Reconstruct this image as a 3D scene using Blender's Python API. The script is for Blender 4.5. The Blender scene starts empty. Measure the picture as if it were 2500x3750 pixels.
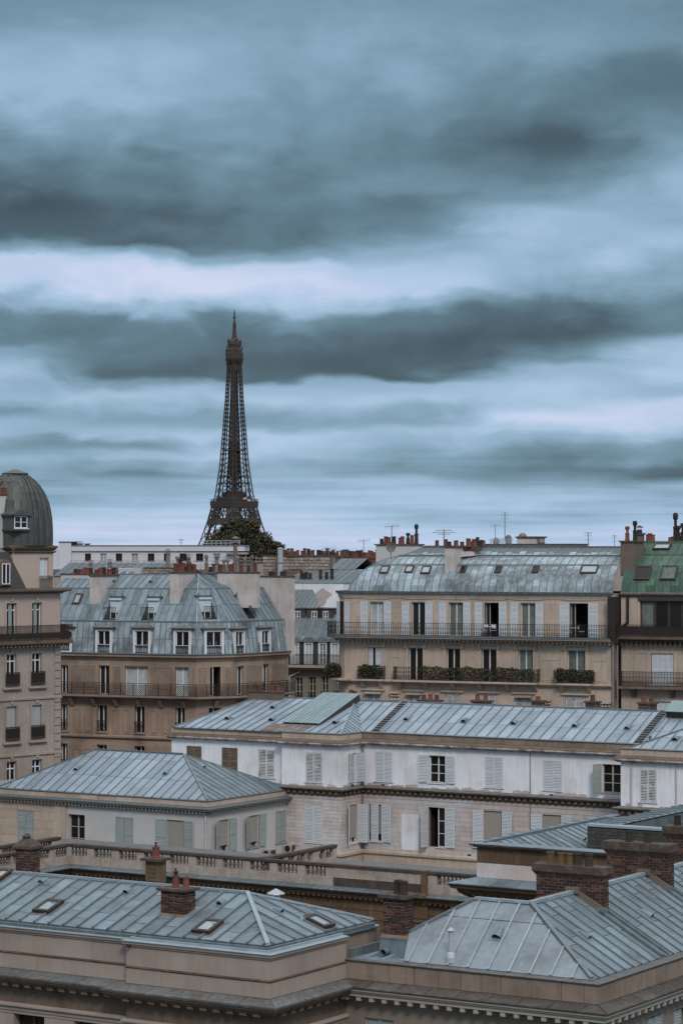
import bpy, math, random
from mathutils import Vector, Matrix
random.seed(7)
R_ = math.radians
scene = bpy.context.scene
COL = scene.collection
# ------------------------------------------------------------------ camera
FPX = 9200.0; HOR = 2020.0; CAMH = 27.0
PITCH = math.atan((HOR - 1875.0) / FPX)
cam_d = bpy.data.cameras.new('camera'); cam = bpy.data.objects.new('camera', cam_d); COL.objects.link(cam)
cam.location = (0, 0, CAMH); cam.rotation_euler = (math.pi/2 + PITCH, 0, 0)
cam_d.sensor_fit = 'HORIZONTAL'; cam_d.sensor_width = 36; cam_d.lens = 36*FPX/2500.0
cam_d.clip_start = 1; cam_d.clip_end = 60000
scene.camera = cam
scene.render.resolution_x = 682; scene.render.resolution_y = 1024
scene.view_settings.view_transform = 'Standard'; scene.view_settings.look = 'None'
scene.view_settings.gamma = 1; scene.view_settings.use_curve_mapping = False
scene.view_settings.exposure = 0.0
# ------------------------------------------------------------------ colour helper
def lin(c):
    c /= 255.0
    return c/12.92 if c <= .04045 else ((c+.055)/1.055)**2.4
def S(r, g, b): return (lin(r), lin(g), lin(b), 1)
# ------------------------------------------------------------------ world
SUN_AZ = R_(170); SUN_EL = R_(40)          # compass-like azimuth measured from +Y clockwise
W = bpy.data.worlds.new('World'); scene.world = W; W.use_nodes = True
nt = W.node_tree; nt.nodes.clear()
def N(t, **k):
    n = nt.nodes.new(t)
    for a, b in k.items(): setattr(n, a, b)
    return n
def L(a, b): nt.links.new(a, b)
def M(op, a, b=None, c=None, clamp=False):
    n = N('ShaderNodeMath', operation=op); n.use_clamp = clamp
    for i, v in enumerate((a, b, c)):
        if v is None: continue
        if isinstance(v, (int, float)): n.inputs[i].default_value = v
        else: L(v, n.inputs[i])
    return n.outputs[0]
tc = N('ShaderNodeTexCoord'); sep = N('ShaderNodeSeparateXYZ'); L(tc.outputs['Generated'], sep.inputs[0])
dx, dy, dz = sep.outputs
az = M('ARCTAN2', dx, dy)                       # 0 straight ahead, + right
hyp = M('SQRT', M('ADD', M('MULTIPLY', dx, dx), M('MULTIPLY', dy, dy)))
el = M('ARCTAN2', dz, hyp)
# stretched wind-drawn noise in azimuth / elevation
cmb = N('ShaderNodeCombineXYZ'); L(M('MULTIPLY', az, 9.0), cmb.inputs[0]); L(M('MULTIPLY', el, 40.0), cmb.inputs[1]); L(M('MULTIPLY', dz, 1.5), cmb.inputs[2])
nA = N('ShaderNodeTexNoise'); nA.inputs['Scale'].default_value = 1.0; nA.inputs['Detail'].default_value = 4; nA.inputs['Roughness'].default_value = .5; L(cmb.outputs[0], nA.inputs['Vector'])
cmb2 = N('ShaderNodeCombineXYZ'); L(M('MULTIPLY', az, 30.0), cmb2.inputs[0]); L(M('MULTIPLY', el, 80.0), cmb2.inputs[1])
nB = N('ShaderNodeTexNoise'); nB.inputs['Scale'].default_value = 1.0; nB.inputs['Detail'].default_value = 3; nB.inputs['Roughness'].default_value = .45; L(cmb2.outputs[0], nB.inputs['Vector'])
na = M('SUBTRACT', nA.outputs['Fac'], .5); nb = M('SUBTRACT', nB.outputs['Fac'], .5)
cmb3 = N('ShaderNodeCombineXYZ'); L(M('MULTIPLY', az, 55.0), cmb3.inputs[0]); L(M('MULTIPLY', M('POWER', M('MAXIMUM', el, 0.0), .75), 75.0), cmb3.inputs[1])
nD = N('ShaderNodeTexNoise'); nD.inputs['Scale'].default_value = .55; nD.inputs['Detail'].default_value = 5; nD.inputs['Roughness'].default_value = .5; nD.inputs['Distortion'].default_value = .35; L(cmb3.outputs[0], nD.inputs['Vector'])
nd = M('SUBTRACT', nD.outputs['Fac'], .5)
wamp = M('ADD', .35, M('MULTIPLY', M('MAXIMUM', el, 0.0), 5.0))
warp = M('MULTIPLY', wamp, M('ADD', M('MULTIPLY', na, .012), M('ADD', M('MULTIPLY', nb, .006), M('MULTIPLY', nd, .017))))
elw = M('ADD', el, warp)
EMAX = 0.232
fac = M('DIVIDE', elw, EMAX, clamp=True)
cols = {
 0:[(0,.42),(60,.45),(150,.60),(210,.64),(290,.52),(350,.36),(420,.24),(500,.13),(545,.18),(575,.45),(610,.84),(660,.85),(700,.6),(740,.35),(775,.3),(800,.5),(860,.7),(905,.6),(940,.42),(975,.62),(1000,.6),(1025,.42),(1060,.55),(1100,.5),(1150,.55),(1190,.7),(1240,.8)],
 1:[(0,.40),(80,.5),(150,.62),(220,.60),(290,.5),(380,.36),(430,.3),(500,.2),(565,.2),(590,.5),(630,.95),(670,.9),(710,.6),(740,.32),(800,.28),(860,.2),(880,.45),(905,.68),(940,.6),(970,.5),(1000,.65),(1030,.44),(1050,.65),(1075,.5),(1090,.38),(1110,.55),(1150,.6),(1190,.8),(1240,.86)],
 2:[(0,.45),(100,.5),(200,.52),(300,.45),(400,.35),(450,.32),(500,.3),(560,.3),(590,.5),(620,.85),(660,.95),(700,.75),(735,.4),(780,.25),(830,.17),(868,.2),(890,.6),(920,.7),(960,.55),(980,.5),(1000,.75),(1040,.7),(1070,.55),(1100,.6),(1140,.65),(1190,.8),(1240,.84)],
 3:[(0,.45),(100,.52),(180,.5),(260,.42),(340,.35),(420,.4),(480,.3),(530,.38),(570,.55),(620,.72),(670,.8),(700,.6),(730,.3),(800,.15),(858,.12),(882,.6),(920,.7),(945,.55),(970,.5),(990,.65),(1010,.6),(1050,.5),(1080,.45),(1110,.65),(1150,.7),(1190,.65),(1240,.83)],
 4:[(0,.40),(100,.48),(200,.36),(270,.3),(340,.15),(400,.3),(450,.45),(490,.65),(560,.65),(620,.6),(670,.5),(710,.22),(770,.12),(820,.35),(850,.6),(900,.72),(930,.68),(955,.9),(985,.75),(1010,.6),(1050,.4),(1085,.35),(1110,.5),(1140,.7),(1190,.6),(1240,.81)],
 5:[(0,.38),(100,.4),(200,.28),(280,.35),(370,.5),(420,.6),(500,.55),(580,.7),(640,.5),(700,.35),(760,.35),(800,.7),(850,.7),(900,.6),(930,.85),(975,.8),(1000,.65),(1030,.45),(1060,.45),(1100,.2),(1125,.6),(1180,.65),(1240,.78)],
}
# cloud bands of the picture, laid out as elevation ramps at six compass bearings
colpos = [-.1359, -.0815, -.0272, .0272, .0815, .1359]
total = None
for k in range(6):
    rp = N('ShaderNodeValToRGB'); rp.color_ramp.interpolation = 'B_SPLINE' if False else 'EASE'
    st = sorted([(max(0, min(1, ((HOR - zy*1.5944)/FPX)/EMAX)), v) for zy, v in cols[k]])
    e = rp.color_ramp.elements
    while len(e) > 1: e.remove(e[-1])
    e[0].position = st[0][0]; e[0].color = (st[0][1],)*3 + (1,)
    for p, v in st[1:]:
        q = e.new(p); q.color = (v, v, v, 1)
    L(fac, rp.inputs[0])
    azw = M('ADD', az, M('ADD', M('MULTIPLY', na, .05), M('MULTIPLY', nd, .06)))
    if k == 0: w = N('ShaderNodeMapRange'); w.interpolation_type = 'SMOOTHSTEP'; a0, a1 = colpos[0], colpos[1]; L(azw, w.inputs[0]); [setattr(w.inputs[i], 'default_value', v) for i, v in ((1,a0),(2,a1),(3,1),(4,0))]; wt = w.outputs[0]
    elif k == 5: w = N('ShaderNodeMapRange'); w.interpolation_type = 'SMOOTHSTEP'; a0, a1 = colpos[4], colpos[5]; L(azw, w.inputs[0]); [setattr(w.inputs[i], 'default_value', v) for i, v in ((1,a0),(2,a1),(3,0),(4,1))]; wt = w.outputs[0]
    else:
        w = N('ShaderNodeMapRange'); w.interpolation_type = 'SMOOTHSTEP'; L(azw, w.inputs[0]); [setattr(w.inputs[i], 'default_value', v) for i, v in ((1,colpos[k-1]),(2,colpos[k]),(3,0),(4,1))]
        w2 = N('ShaderNodeMapRange'); w2.interpolation_type = 'SMOOTHSTEP'; L(azw, w2.inputs[0]); [setattr(w2.inputs[i], 'default_value', v) for i, v in ((1,colpos[k]),(2,colpos[k+1]),(3,1),(4,0))]
        wt = M('MULTIPLY', w.outputs[0], w2.outputs[0])
    t = M('MULTIPLY', rp.outputs[0], wt)
    total = t if total is None else M('ADD', total, t)
total = M('ADD', M('MULTIPLY', M('SUBTRACT', total, .5), 1.12), .5)
# thin stacked layers near the horizon
cmb4 = N('ShaderNodeCombineXYZ'); L(M('MULTIPLY', az, 12.0), cmb4.inputs[0]); L(M('MULTIPLY', el, 330.0), cmb4.inputs[1])
nE = N('ShaderNodeTexNoise'); nE.inputs['Scale'].default_value = 1.0; nE.inputs['Detail'].default_value = 5; L(cmb4.outputs[0], nE.inputs['Vector'])
lw_ = N('ShaderNodeMapRange'); L(el, lw_.inputs[0]); [setattr(lw_.inputs[i], 'default_value', v) for i, v in ((1,.0),(2,.05),(3,.6),(4,.0))]
total = M('ADD', total, M('MULTIPLY', M('SUBTRACT', nE.outputs['Fac'], .5), lw_.outputs[0]))
cmb5 = N('ShaderNodeCombineXYZ'); L(M('MULTIPLY', az, 70.0), cmb5.inputs[0]); L(M('MULTIPLY', el, 190.0), cmb5.inputs[1])
nF = N('ShaderNodeTexNoise'); nF.inputs['Scale'].default_value = 1.0; nF.inputs['Detail'].default_value = 3; nF.inputs['Roughness'].default_value = .55; nF.inputs['Distortion'].default_value = .5; L(cmb5.outputs[0], nF.inputs['Vector'])
total = M('ADD', total, M('MULTIPLY', M('SUBTRACT', nF.outputs['Fac'], .5), .07))
total = M('ADD', total, M('ADD', M('MULTIPLY', nb, .07), M('MULTIPLY', nd, .26)))
# the same kind of cloud cover everywhere else in the sky (planar cloud deck)
zc_ = M('MAXIMUM', dz, .06)
cp = N('ShaderNodeCombineXYZ'); L(M('DIVIDE', dx, zc_), cp.inputs[0]); L(M('DIVIDE', dy, zc_), cp.inputs[1])
nC = N('ShaderNodeTexNoise'); nC.inputs['Scale'].default_value = .45; nC.inputs['Detail'].default_value = 5; nC.inputs['Roughness'].default_value = .5; L(cp.outputs[0], nC.inputs['Vector'])
deck = N('ShaderNodeMapRange'); L(nC.outputs['Fac'], deck.inputs[0]); [setattr(deck.inputs[i], 'default_value', v) for i, v in ((1,.3),(2,.7),(3,.2),(4,.85))]
mside = N('ShaderNodeMapRange'); mside.interpolation_type = 'SMOOTHSTEP'; L(M('ABSOLUTE', az), mside.inputs[0]); [setattr(mside.inputs[i], 'default_value', v) for i, v in ((1,.15),(2,.30),(3,0),(4,1))]
mup = N('ShaderNodeMapRange'); mup.interpolation_type = 'SMOOTHSTEP'; L(el, mup.inputs[0]); [setattr(mup.inputs[i], 'default_value', v) for i, v in ((1,.225),(2,.34),(3,0),(4,1))]
mm = M('MAXIMUM', mside.outputs[0], mup.outputs[0])
mx = N('ShaderNodeMix'); mx.data_type = 'FLOAT'; L(mm, mx.inputs[0]); L(total, mx.inputs[2]); L(deck.outputs[0], mx.inputs[3])
bright = mx.outputs[0]
cr = N('ShaderNodeValToRGB'); e = cr.color_ramp.elements; e[0].position = 0; e[0].color = S(60, 77, 88); e[1].position = 1; e[1].color = S(209, 218, 243)
for p, c in ((.15, S(76,96,108)), (.3, S(95,122,137)), (.45, S(120,151,171)), (.6, S(147,178,203)), (.75, S(172,199,226)), (.88, S(192,208,236))):
    q = e.new(p); q.color = c
L(bright, cr.inputs[0])
# overcast luminance grows towards the zenith
gain = M('ADD', 1.0, M('MULTIPLY', M('MAXIMUM', M('SUBTRACT', dz, .24), 0.0), 3.1))
wt_ = N('ShaderNodeMapRange'); L(dz, wt_.inputs[0]); [setattr(wt_.inputs[i], 'default_value', v) for i, v in ((1,.25),(2,.7),(3,0),(4,.75))]
wmx = N('ShaderNodeMix'); wmx.data_type = 'RGBA'; L(wt_.outputs[0], wmx.inputs[0]); L(cr.outputs[0], wmx.inputs[6]); wmx.inputs[7].default_value = (.43,.425,.425,1)
bgc = N('ShaderNodeBackground'); L(wmx.outputs[2], bgc.inputs[0]); L(gain, bgc.inputs[1])
sky = N('ShaderNodeTexSky', sky_type='NISHITA'); sky.sun_disc = False; sky.sun_elevation = SUN_EL; sky.sun_rotation = SUN_AZ
bgs = N('ShaderNodeBackground'); L(sky.outputs[0], bgs.inputs[0]); bgs.inputs[1].default_value = .06
ms = N('ShaderNodeMixShader'); ms.inputs[0].default_value = .95; L(bgs.outputs[0], ms.inputs[1]); L(bgc.outputs[0], ms.inputs[2])
out = N('ShaderNodeOutputWorld'); L(ms.outputs[0], out.inputs[0])
# ------------------------------------------------------------------ soft overcast sun
sd = bpy.data.lights.new('sun', 'SUN'); so = bpy.data.objects.new('sun', sd); COL.objects.link(so)
sd.energy = 1.5; sd.angle = R_(13); sd.color = (1, .92, .84)
dirv = Vector((math.sin(SUN_AZ)*math.cos(SUN_EL), math.cos(SUN_AZ)*math.cos(SUN_EL), math.sin(SUN_EL)))
so.rotation_euler = dirv.to_track_quat('Z', 'Y').to_euler(); so.location = (0, -50, 200)

# ------------------------------------------------------------------ materials
def mat(name, col, rough=.85, metal=0.0, var=.10, dirt=None, damt=.5, dscale=.5, streak=0.0, scol=None, fine=.12, fscale=6.0, bump=.0, bscale=20., spec=.4, hue=None, lo=.45, hi=.7):
    m = bpy.data.materials.new(name); m.use_nodes = True; t = m.node_tree; t.nodes.clear()
    def n(ty, **k):
        x = t.nodes.new(ty)
        for a, b in k.items(): setattr(x, a, b)
        return x
    lk = t.links.new
    o = n('ShaderNodeOutputMaterial'); p = n('ShaderNodeBsdfPrincipled'); lk(p.outputs[0], o.inputs[0])
    p.inputs['Roughness'].default_value = rough; p.inputs['Metallic'].default_value = metal
    p.inputs['Specular IOR Level'].default_value = spec
    g = n('ShaderNodeNewGeometry'); oi = n('ShaderNodeObjectInfo')
    rgb = n('ShaderNodeRGB'); rgb.outputs[0].default_value = col
    cur = rgb.outputs[0]
    def noise(scale, det=4, vec=None):
        z = n('ShaderNodeTexNoise'); z.inputs['Scale'].default_value = scale; z.inputs['Detail'].default_value = det; z.inputs['Roughness'].default_value = .6
        lk(vec if vec is not None else g.outputs['Position'], z.inputs['Vector']); return z.outputs['Fac']
    def mapr(f, a, b, c, d):
        z = n('ShaderNodeMapRange'); lk(f, z.inputs[0]); z.inputs[1].default_value = a; z.inputs[2].default_value = b; z.inputs[3].default_value = c; z.inputs[4].default_value = d; return z.outputs[0]
    def mixc(f, a, b, bt='MIX'):
        z = n('ShaderNodeMix'); z.data_type = 'RGBA'; z.blend_type = bt
        if isinstance(f, float): z.inputs[0].default_value = f
        else: lk(f, z.inputs[0])
        lk(a, z.inputs[6])
        if isinstance(b, tuple): z.inputs[7].default_value = b
        else: lk(b, z.inputs[7])
        return z.outputs[2]
    rnd = n('ShaderNodeMath', operation='ADD'); lk(oi.outputs['Random'], rnd.inputs[0]); lk(g.outputs['Random Per Island'], rnd.inputs[1])
    fr = n('ShaderNodeMath', operation='FRACT'); lk(rnd.outputs[0], fr.inputs[0])
    if hue: cur = mixc(mapr(fr.outputs[0], .55, 1, 0, .9), cur, hue)
    if dirt: cur = mixc(mapr(noise(dscale), lo, hi, 0, damt), cur, dirt)
    if streak:
        vm = n('ShaderNodeVectorMath', operation='MULTIPLY'); lk(g.outputs['Position'], vm.inputs[0]); vm.inputs[1].default_value = (3.2, 3.2, .35)
        cur = mixc(mapr(noise(1.6, 5, vm.outputs[0]), .48, .72, 0, streak), cur, scol or dirt or (.05,.04,.03,1))
    if var or fine:
        f1 = mapr(fr.outputs[0], 0, 1, 1-var, 1+var)
        f2 = mapr(noise(fscale, 6), .25, .75, 1-fine, 1+fine)
        mu = n('ShaderNodeMath', operation='MULTIPLY'); lk(f1, mu.inputs[0]); lk(f2, mu.inputs[1])
        vs = n('ShaderNodeVectorMath', operation='SCALE'); lk(cur, vs.inputs[0]); lk(mu.outputs[0], vs.inputs['Scale']); cur = vs.outputs[0]
    lk(cur, p.inputs['Base Color'])
    if bump:
        b = n('ShaderNodeBump'); b.inputs['Strength'].default_value = bump; b.inputs['Distance'].default_value = .03; lk(noise(bscale, 5), b.inputs['Height']); lk(b.outputs[0], p.inputs['Normal'])
    return m
MT = {}
C4 = lambda r, g, b: (r, g, b, 1)
MT['zinc']   = mat('zinc_sheet', C4(.165,.21,.238), .5, .15, .20, dirt=C4(.09,.10,.105), damt=.85, dscale=.8, streak=.35, scol=C4(.27,.32,.35), fine=.10, fscale=5, bump=.12, bscale=3, lo=.5)
MT['zinc_p'] = mat('pale_zinc_sheet', C4(.275,.33,.385), .42, .15, .15, dirt=C4(.16,.19,.215), damt=.65, dscale=.5, streak=.2, scol=C4(.38,.42,.46), fine=.08, fscale=4, bump=.1, bscale=3)
MT['zinc_g'] = mat('broad_grey_zinc_sheet', C4(.215,.25,.28), .5, .1, .12, dirt=C4(.13,.135,.14), damt=.8, dscale=.7, streak=.45, scol=C4(.30,.29,.29), fine=.12, fscale=5, bump=.12, bscale=3)
MT['zinc_w'] = mat('weathered_zinc_sheet', C4(.30,.36,.395), .5, .1, .20, dirt=C4(.105,.12,.125), damt=.9, dscale=.5, streak=.42, scol=C4(.50,.58,.64), fine=.14, fscale=3, bump=.1, bscale=3, lo=.42, hi=.62)
MT['zinc_d'] = mat('dull_zinc_sheet', C4(.105,.13,.14), .55, .1, .14, dirt=C4(.11,.125,.125), damt=.7, dscale=.8, streak=.35, scol=C4(.27,.32,.33), fine=.12, fscale=4, bump=.1, bscale=3)
MT['zinc_b'] = mat('zinc_batten', C4(.165,.185,.20), .45, .15, .12, dirt=C4(.12,.12,.12), damt=.5, dscale=2, fine=.1)
MT['zinc_l'] = mat('bright_zinc_trim', C4(.30,.36,.40), .4, .15, .1, dirt=C4(.22,.24,.25), damt=.6, dscale=2, fine=.1)
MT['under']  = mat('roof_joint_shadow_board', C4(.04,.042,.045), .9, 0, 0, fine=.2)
MT['green']  = mat('green_copper_sheet', C4(.05,.098,.07), .6, .05, .25, dirt=C4(.035,.06,.045), damt=.7, dscale=.8, streak=.3, scol=C4(.17,.26,.20), fine=.15, hue=C4(.07,.115,.08))
MT['dome']   = mat('dome_dark_zinc', C4(.082,.083,.076), .5, .1, .2, dirt=C4(.055,.055,.05), damt=.6, dscale=.7, streak=.4, scol=C4(.13,.14,.135), fine=.1)
MT['slate']  = mat('dark_slate', C4(.055,.05,.047), .7, 0, .2, fine=.25, fscale=8)
MT['white']  = mat('white_painted_plaster', C4(.77,.765,.80), .9, 0, 0, dirt=C4(.47,.42,.39), damt=.55, dscale=.35, streak=.38, scol=C4(.46,.41,.37), fine=.06, fscale=2, bump=.05, bscale=4)
MT['cream']  = mat('smooth_off_white_plaster', C4(.50,.485,.48), .9, 0, 0, dirt=C4(.40,.36,.33), damt=.4, dscale=.3, streak=.12, scol=C4(.38,.33,.3), fine=.04, fscale=2)
MT['edgeW'] = mat('weathered_white_moulding', C4(.52,.48,.46), .9, 0, 0, dirt=C4(.17,.12,.09), damt=.85, dscale=1.6, streak=.6, scol=C4(.13,.09,.07), fine=.15, lo=.42, hi=.6)
MT['baluD'] = mat('dark_baluster_stone', C4(.13,.095,.07), .9, 0, .25, dirt=C4(.24,.19,.16), damt=.5, dscale=2, fine=.2)
MT['stoneW'] = mat('pinkish_limestone_course', C4(.50,.43,.40), .9, 0, .09, dirt=C4(.66,.65,.68), damt=.95, dscale=.28, streak=.3, scol=C4(.26,.19,.15), fine=.08, fscale=3)
MT['stone2'] = mat('warm_limestone', C4(.475,.378,.305), .9, 0, .07, dirt=C4(.28,.205,.16), damt=.6, dscale=.35, streak=.35, scol=C4(.22,.16,.12), fine=.08, fscale=3)
MT['stone1'] = mat('brown_soiled_limestone', C4(.32,.235,.18), .9, 0, .10, dirt=C4(.13,.085,.06), damt=.7, dscale=.35, streak=.4, scol=C4(.33,.25,.2), fine=.12, fscale=3)
MT['stoneA'] = mat('grey_beige_limestone', C4(.36,.30,.26), .9, 0, .06, dirt=C4(.22,.175,.145), damt=.6, dscale=.3, streak=.25, scol=C4(.18,.14,.11), fine=.08, fscale=3)
MT['pinkA']  = mat('pinkish_facade_paint', C4(.47,.36,.31), .9, 0, 0, dirt=C4(.38,.29,.25), damt=.4, dscale=.3, fine=.04)
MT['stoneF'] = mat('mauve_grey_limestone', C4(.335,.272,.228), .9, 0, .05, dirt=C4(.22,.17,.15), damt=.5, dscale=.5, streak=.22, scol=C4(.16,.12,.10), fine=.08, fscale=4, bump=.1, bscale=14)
MT['stoneG'] = mat('patchy_parapet_slab', C4(.245,.185,.145), .9, 0, .12, dirt=C4(.15,.105,.075), damt=.65, dscale=.7, streak=.4, scol=C4(.13,.09,.07), fine=.12, fscale=4, bump=.1, bscale=14)
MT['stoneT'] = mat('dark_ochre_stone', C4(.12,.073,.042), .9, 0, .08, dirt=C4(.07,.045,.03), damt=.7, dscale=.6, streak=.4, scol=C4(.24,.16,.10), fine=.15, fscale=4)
MT['corn']   = mat('soiled_shaded_cornice_stone', C4(.15,.105,.075), .9, 0, .05, dirt=C4(.09,.06,.045), damt=.8, dscale=1.0, streak=.5, scol=C4(.21,.155,.115), fine=.15, fscale=5)  # soiling plus the shade under mouldings, both put into the darker base colour
MT['balus']  = mat('pale_balustrade_stone', C4(.38,.32,.28), .9, 0, .08, dirt=C4(.17,.12,.085), damt=.5, dscale=1.3, streak=.35, scol=C4(.12,.08,.055), fine=.15, fscale=5)
MT['rail']   = mat('blackened_coping_stone', C4(.055,.04,.032), .9, 0, .1, dirt=C4(.11,.08,.065), damt=.5, dscale=1.5, fine=.2, fscale=6)
MT['creamG'] = mat('grey_cream_cornice_paint', C4(.36,.325,.275), .85, 0, .04, dirt=C4(.27,.24,.21), damt=.5, dscale=.6, fine=.06)
MT['wallG']  = mat('olive_grey_render', C4(.21,.18,.145), .9, 0, 0, dirt=C4(.18,.15,.12), damt=.5, dscale=.4, fine=.06)
MT['chimp']  = mat('pale_chimney_render', C4(.52,.47,.45), .9, 0, .05, dirt=C4(.32,.26,.22), damt=.6, dscale=.6, streak=.4, scol=C4(.26,.19,.15), fine=.08)
MT['chimd']  = mat('brown_chimney_render', C4(.15,.115,.09), .9, 0, .05, dirt=C4(.09,.07,.055), damt=.6, dscale=.6, fine=.1)
MT['brick']  = mat('dark_red_brick', C4(.042,.023,.018), .9, 0, .35, dirt=C4(.035,.02,.016), damt=.8, dscale=2.2, fine=.25, fscale=12, hue=C4(.12,.044,.028), bump=.3, bscale=30)
MT['mortar'] = mat('brown_mortar', C4(.30,.21,.16), .95, 0, 0, dirt=C4(.12,.08,.06), damt=.6, dscale=2.5, fine=.2)
MT['capst']  = mat('sooty_cap_stone', C4(.07,.05,.04), .95, 0, .05, dirt=C4(.16,.125,.11), damt=.5, dscale=3, fine=.25, bump=.3, bscale=20)
MT['pot']    = mat('terracotta', C4(.165,.055,.036), .85, 0, .3, dirt=C4(.07,.03,.02), damt=.6, dscale=3, fine=.2)
MT['potd']   = mat('sooty_clay', C4(.035,.024,.02), .85, 0, .2, fine=.3)
MT['poty']   = mat('yellow_clay', C4(.105,.066,.030), .85, 0, .1, dirt=C4(.15,.08,.03), damt=.6, dscale=3, fine=.2)
MT['potg']   = mat('grey_cement_pot', C4(.19,.165,.15), .9, 0, .25, dirt=C4(.08,.06,.05), damt=.6, dscale=3, fine=.2)
MT['shutW']  = mat('white_shutter_paint', C4(.58,.61,.66), .6, 0, .05, dirt=C4(.50,.49,.48), damt=.4, dscale=1.5, fine=.05)
MT['shutX']  = mat('flaking_white_shutter_paint', C4(.56,.56,.57), .75, 0, .1, dirt=C4(.28,.22,.18), damt=.7, dscale=2.4, fine=.12, lo=.54, hi=.64)
MT['shutB']  = mat('bare_brown_shutter_wood', C4(.15,.11,.08), .8, 0, .1, dirt=C4(.3,.25,.21), damt=.5, dscale=2.5, fine=.15)
MT['shutG']  = mat('grey_green_shutter_paint', C4(.27,.31,.30), .6, 0, .06, dirt=C4(.2,.22,.21), damt=.5, dscale=1.5, fine=.06)
MT['frameW'] = mat('white_window_paint', C4(.66,.68,.72), .5, 0, .05, fine=.05)
MT['frameG'] = mat('pale_grey_window_paint', C4(.38,.39,.39), .5, 0, .05, fine=.08)
MT['frameD'] = mat('dark_brown_window_frame', C4(.055,.04,.032), .6, 0, .1, fine=.1)
MT['velux']  = mat('brown_skylight_frame', C4(.045,.032,.025), .5, .1, .1, fine=.15)
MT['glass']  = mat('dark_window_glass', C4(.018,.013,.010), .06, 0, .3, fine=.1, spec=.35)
MT['glassS'] = mat('sky_reflecting_glass', C4(.30,.33,.34), .25, .25, .15, fine=.05, spec=.6)
MT['glassL'] = mat('bright_pane_glass', C4(.34,.37,.38), .3, .2, .15, fine=.05, spec=.6)
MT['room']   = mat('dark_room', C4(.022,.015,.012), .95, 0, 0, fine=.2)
MT['curtain']= mat('sheer_curtain', C4(.40,.43,.44), .9, 0, .1, dirt=C4(.22,.22,.21), damt=.7, dscale=3, streak=.6, scol=C4(.5,.52,.53), fine=.1)
MT['curtG']  = mat('greenish_curtain', C4(.13,.15,.13), .9, 0, .1, dirt=C4(.06,.06,.05), damt=.7, dscale=3, streak=.5, scol=C4(.2,.22,.2), fine=.1)
MT['blind']  = mat('beige_roller_blind', C4(.30,.27,.235), .85, 0, .06, fine=.05)
MT['blindW'] = mat('white_roller_blind', C4(.52,.58,.63), .7, 0, .06, fine=.04)
MT['iron']   = mat('black_wrought_iron', C4(.028,.021,.018), .6, .2, .1, fine=.2)
MT['pipe']   = mat('grey_downpipe', C4(.24,.22,.21), .6, .1, .1, dirt=C4(.13,.1,.09), damt=.5, dscale=2, fine=.1)
MT['pipeW']  = mat('pale_downpipe', C4(.48,.44,.42), .6, .1, .1, fine=.1)
MT['steel']  = mat('galvanised_metal', C4(.42,.45,.47), .45, .3, .1, fine=.1)
MT['ledge']  = mat('stained_ledge_zinc', C4(.125,.12,.115), .7, .05, .15, dirt=C4(.085,.068,.055), damt=.75, dscale=1.5, streak=.4, scol=C4(.24,.25,.25), fine=.2, fscale=8)
MT['ledgeB'] = mat('dark_mossy_ledge_slab', C4(.075,.06,.05), .85, 0, .2, dirt=C4(.14,.13,.12), damt=.5, dscale=2.0, fine=.25, fscale=8)
MT['tower']  = mat('tower_brown_iron', C4(.052,.039,.035), .8, 0, 0, fine=.1, fscale=.1)
MT['modern'] = mat('white_concrete_panel', C4(.56,.54,.57), .85, 0, .03, dirt=C4(.44,.42,.42), damt=.4, dscale=.15, fine=.04)
MT['rough']  = mat('rough_rubble_stone', C4(.33,.27,.23), .95, 0, .25, dirt=C4(.17,.13,.10), damt=.6, dscale=1.2, fine=.2, bump=.3, bscale=8)
MT['joint']  = mat('rubble_joint', C4(.15,.11,.085), .95, 0, 0, fine=.2)
MT['redwall']= mat('red_brick_gable', C4(.16,.055,.035), .9, 0, .2, dirt=C4(.08,.03,.02), damt=.6, dscale=.8, fine=.2)
MT['patch']  = mat('bare_plaster_patch', C4(.44,.36,.33), .9, 0, 0, dirt=C4(.55,.50,.49), damt=.6, dscale=.8, fine=.1)
MT['leaf']   = mat('dark_green_leaf', C4(.043,.042,.020), .7, 0, .6, fine=.3, fscale=2, hue=C4(.085,.075,.03))
MT['bark']   = mat('brown_bark', C4(.07,.05,.035), .9, 0, 0, fine=.3)
MT['asphalt']= mat('dark_asphalt', C4(.05,.048,.047), .9, 0, 0, dirt=C4(.07,.065,.06), damt=.5, dscale=.05, fine=.1)
MT['acwhite']= mat('off_white_appliance', C4(.40,.38,.36), .6, 0, 0, fine=.05)
MT['teal']   = mat('greenish_glazed_panel', C4(.22,.30,.30), .35, .2, .1, dirt=C4(.16,.22,.21), damt=.5, dscale=.6, streak=.25, scol=C4(.33,.42,.43), fine=.08)
MT['rust']   = mat('rusty_streaked_sheet', C4(.16,.11,.09), .8, 0, .1, dirt=C4(.30,.30,.31), damt=.7, dscale=1.8, fine=.2)

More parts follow.
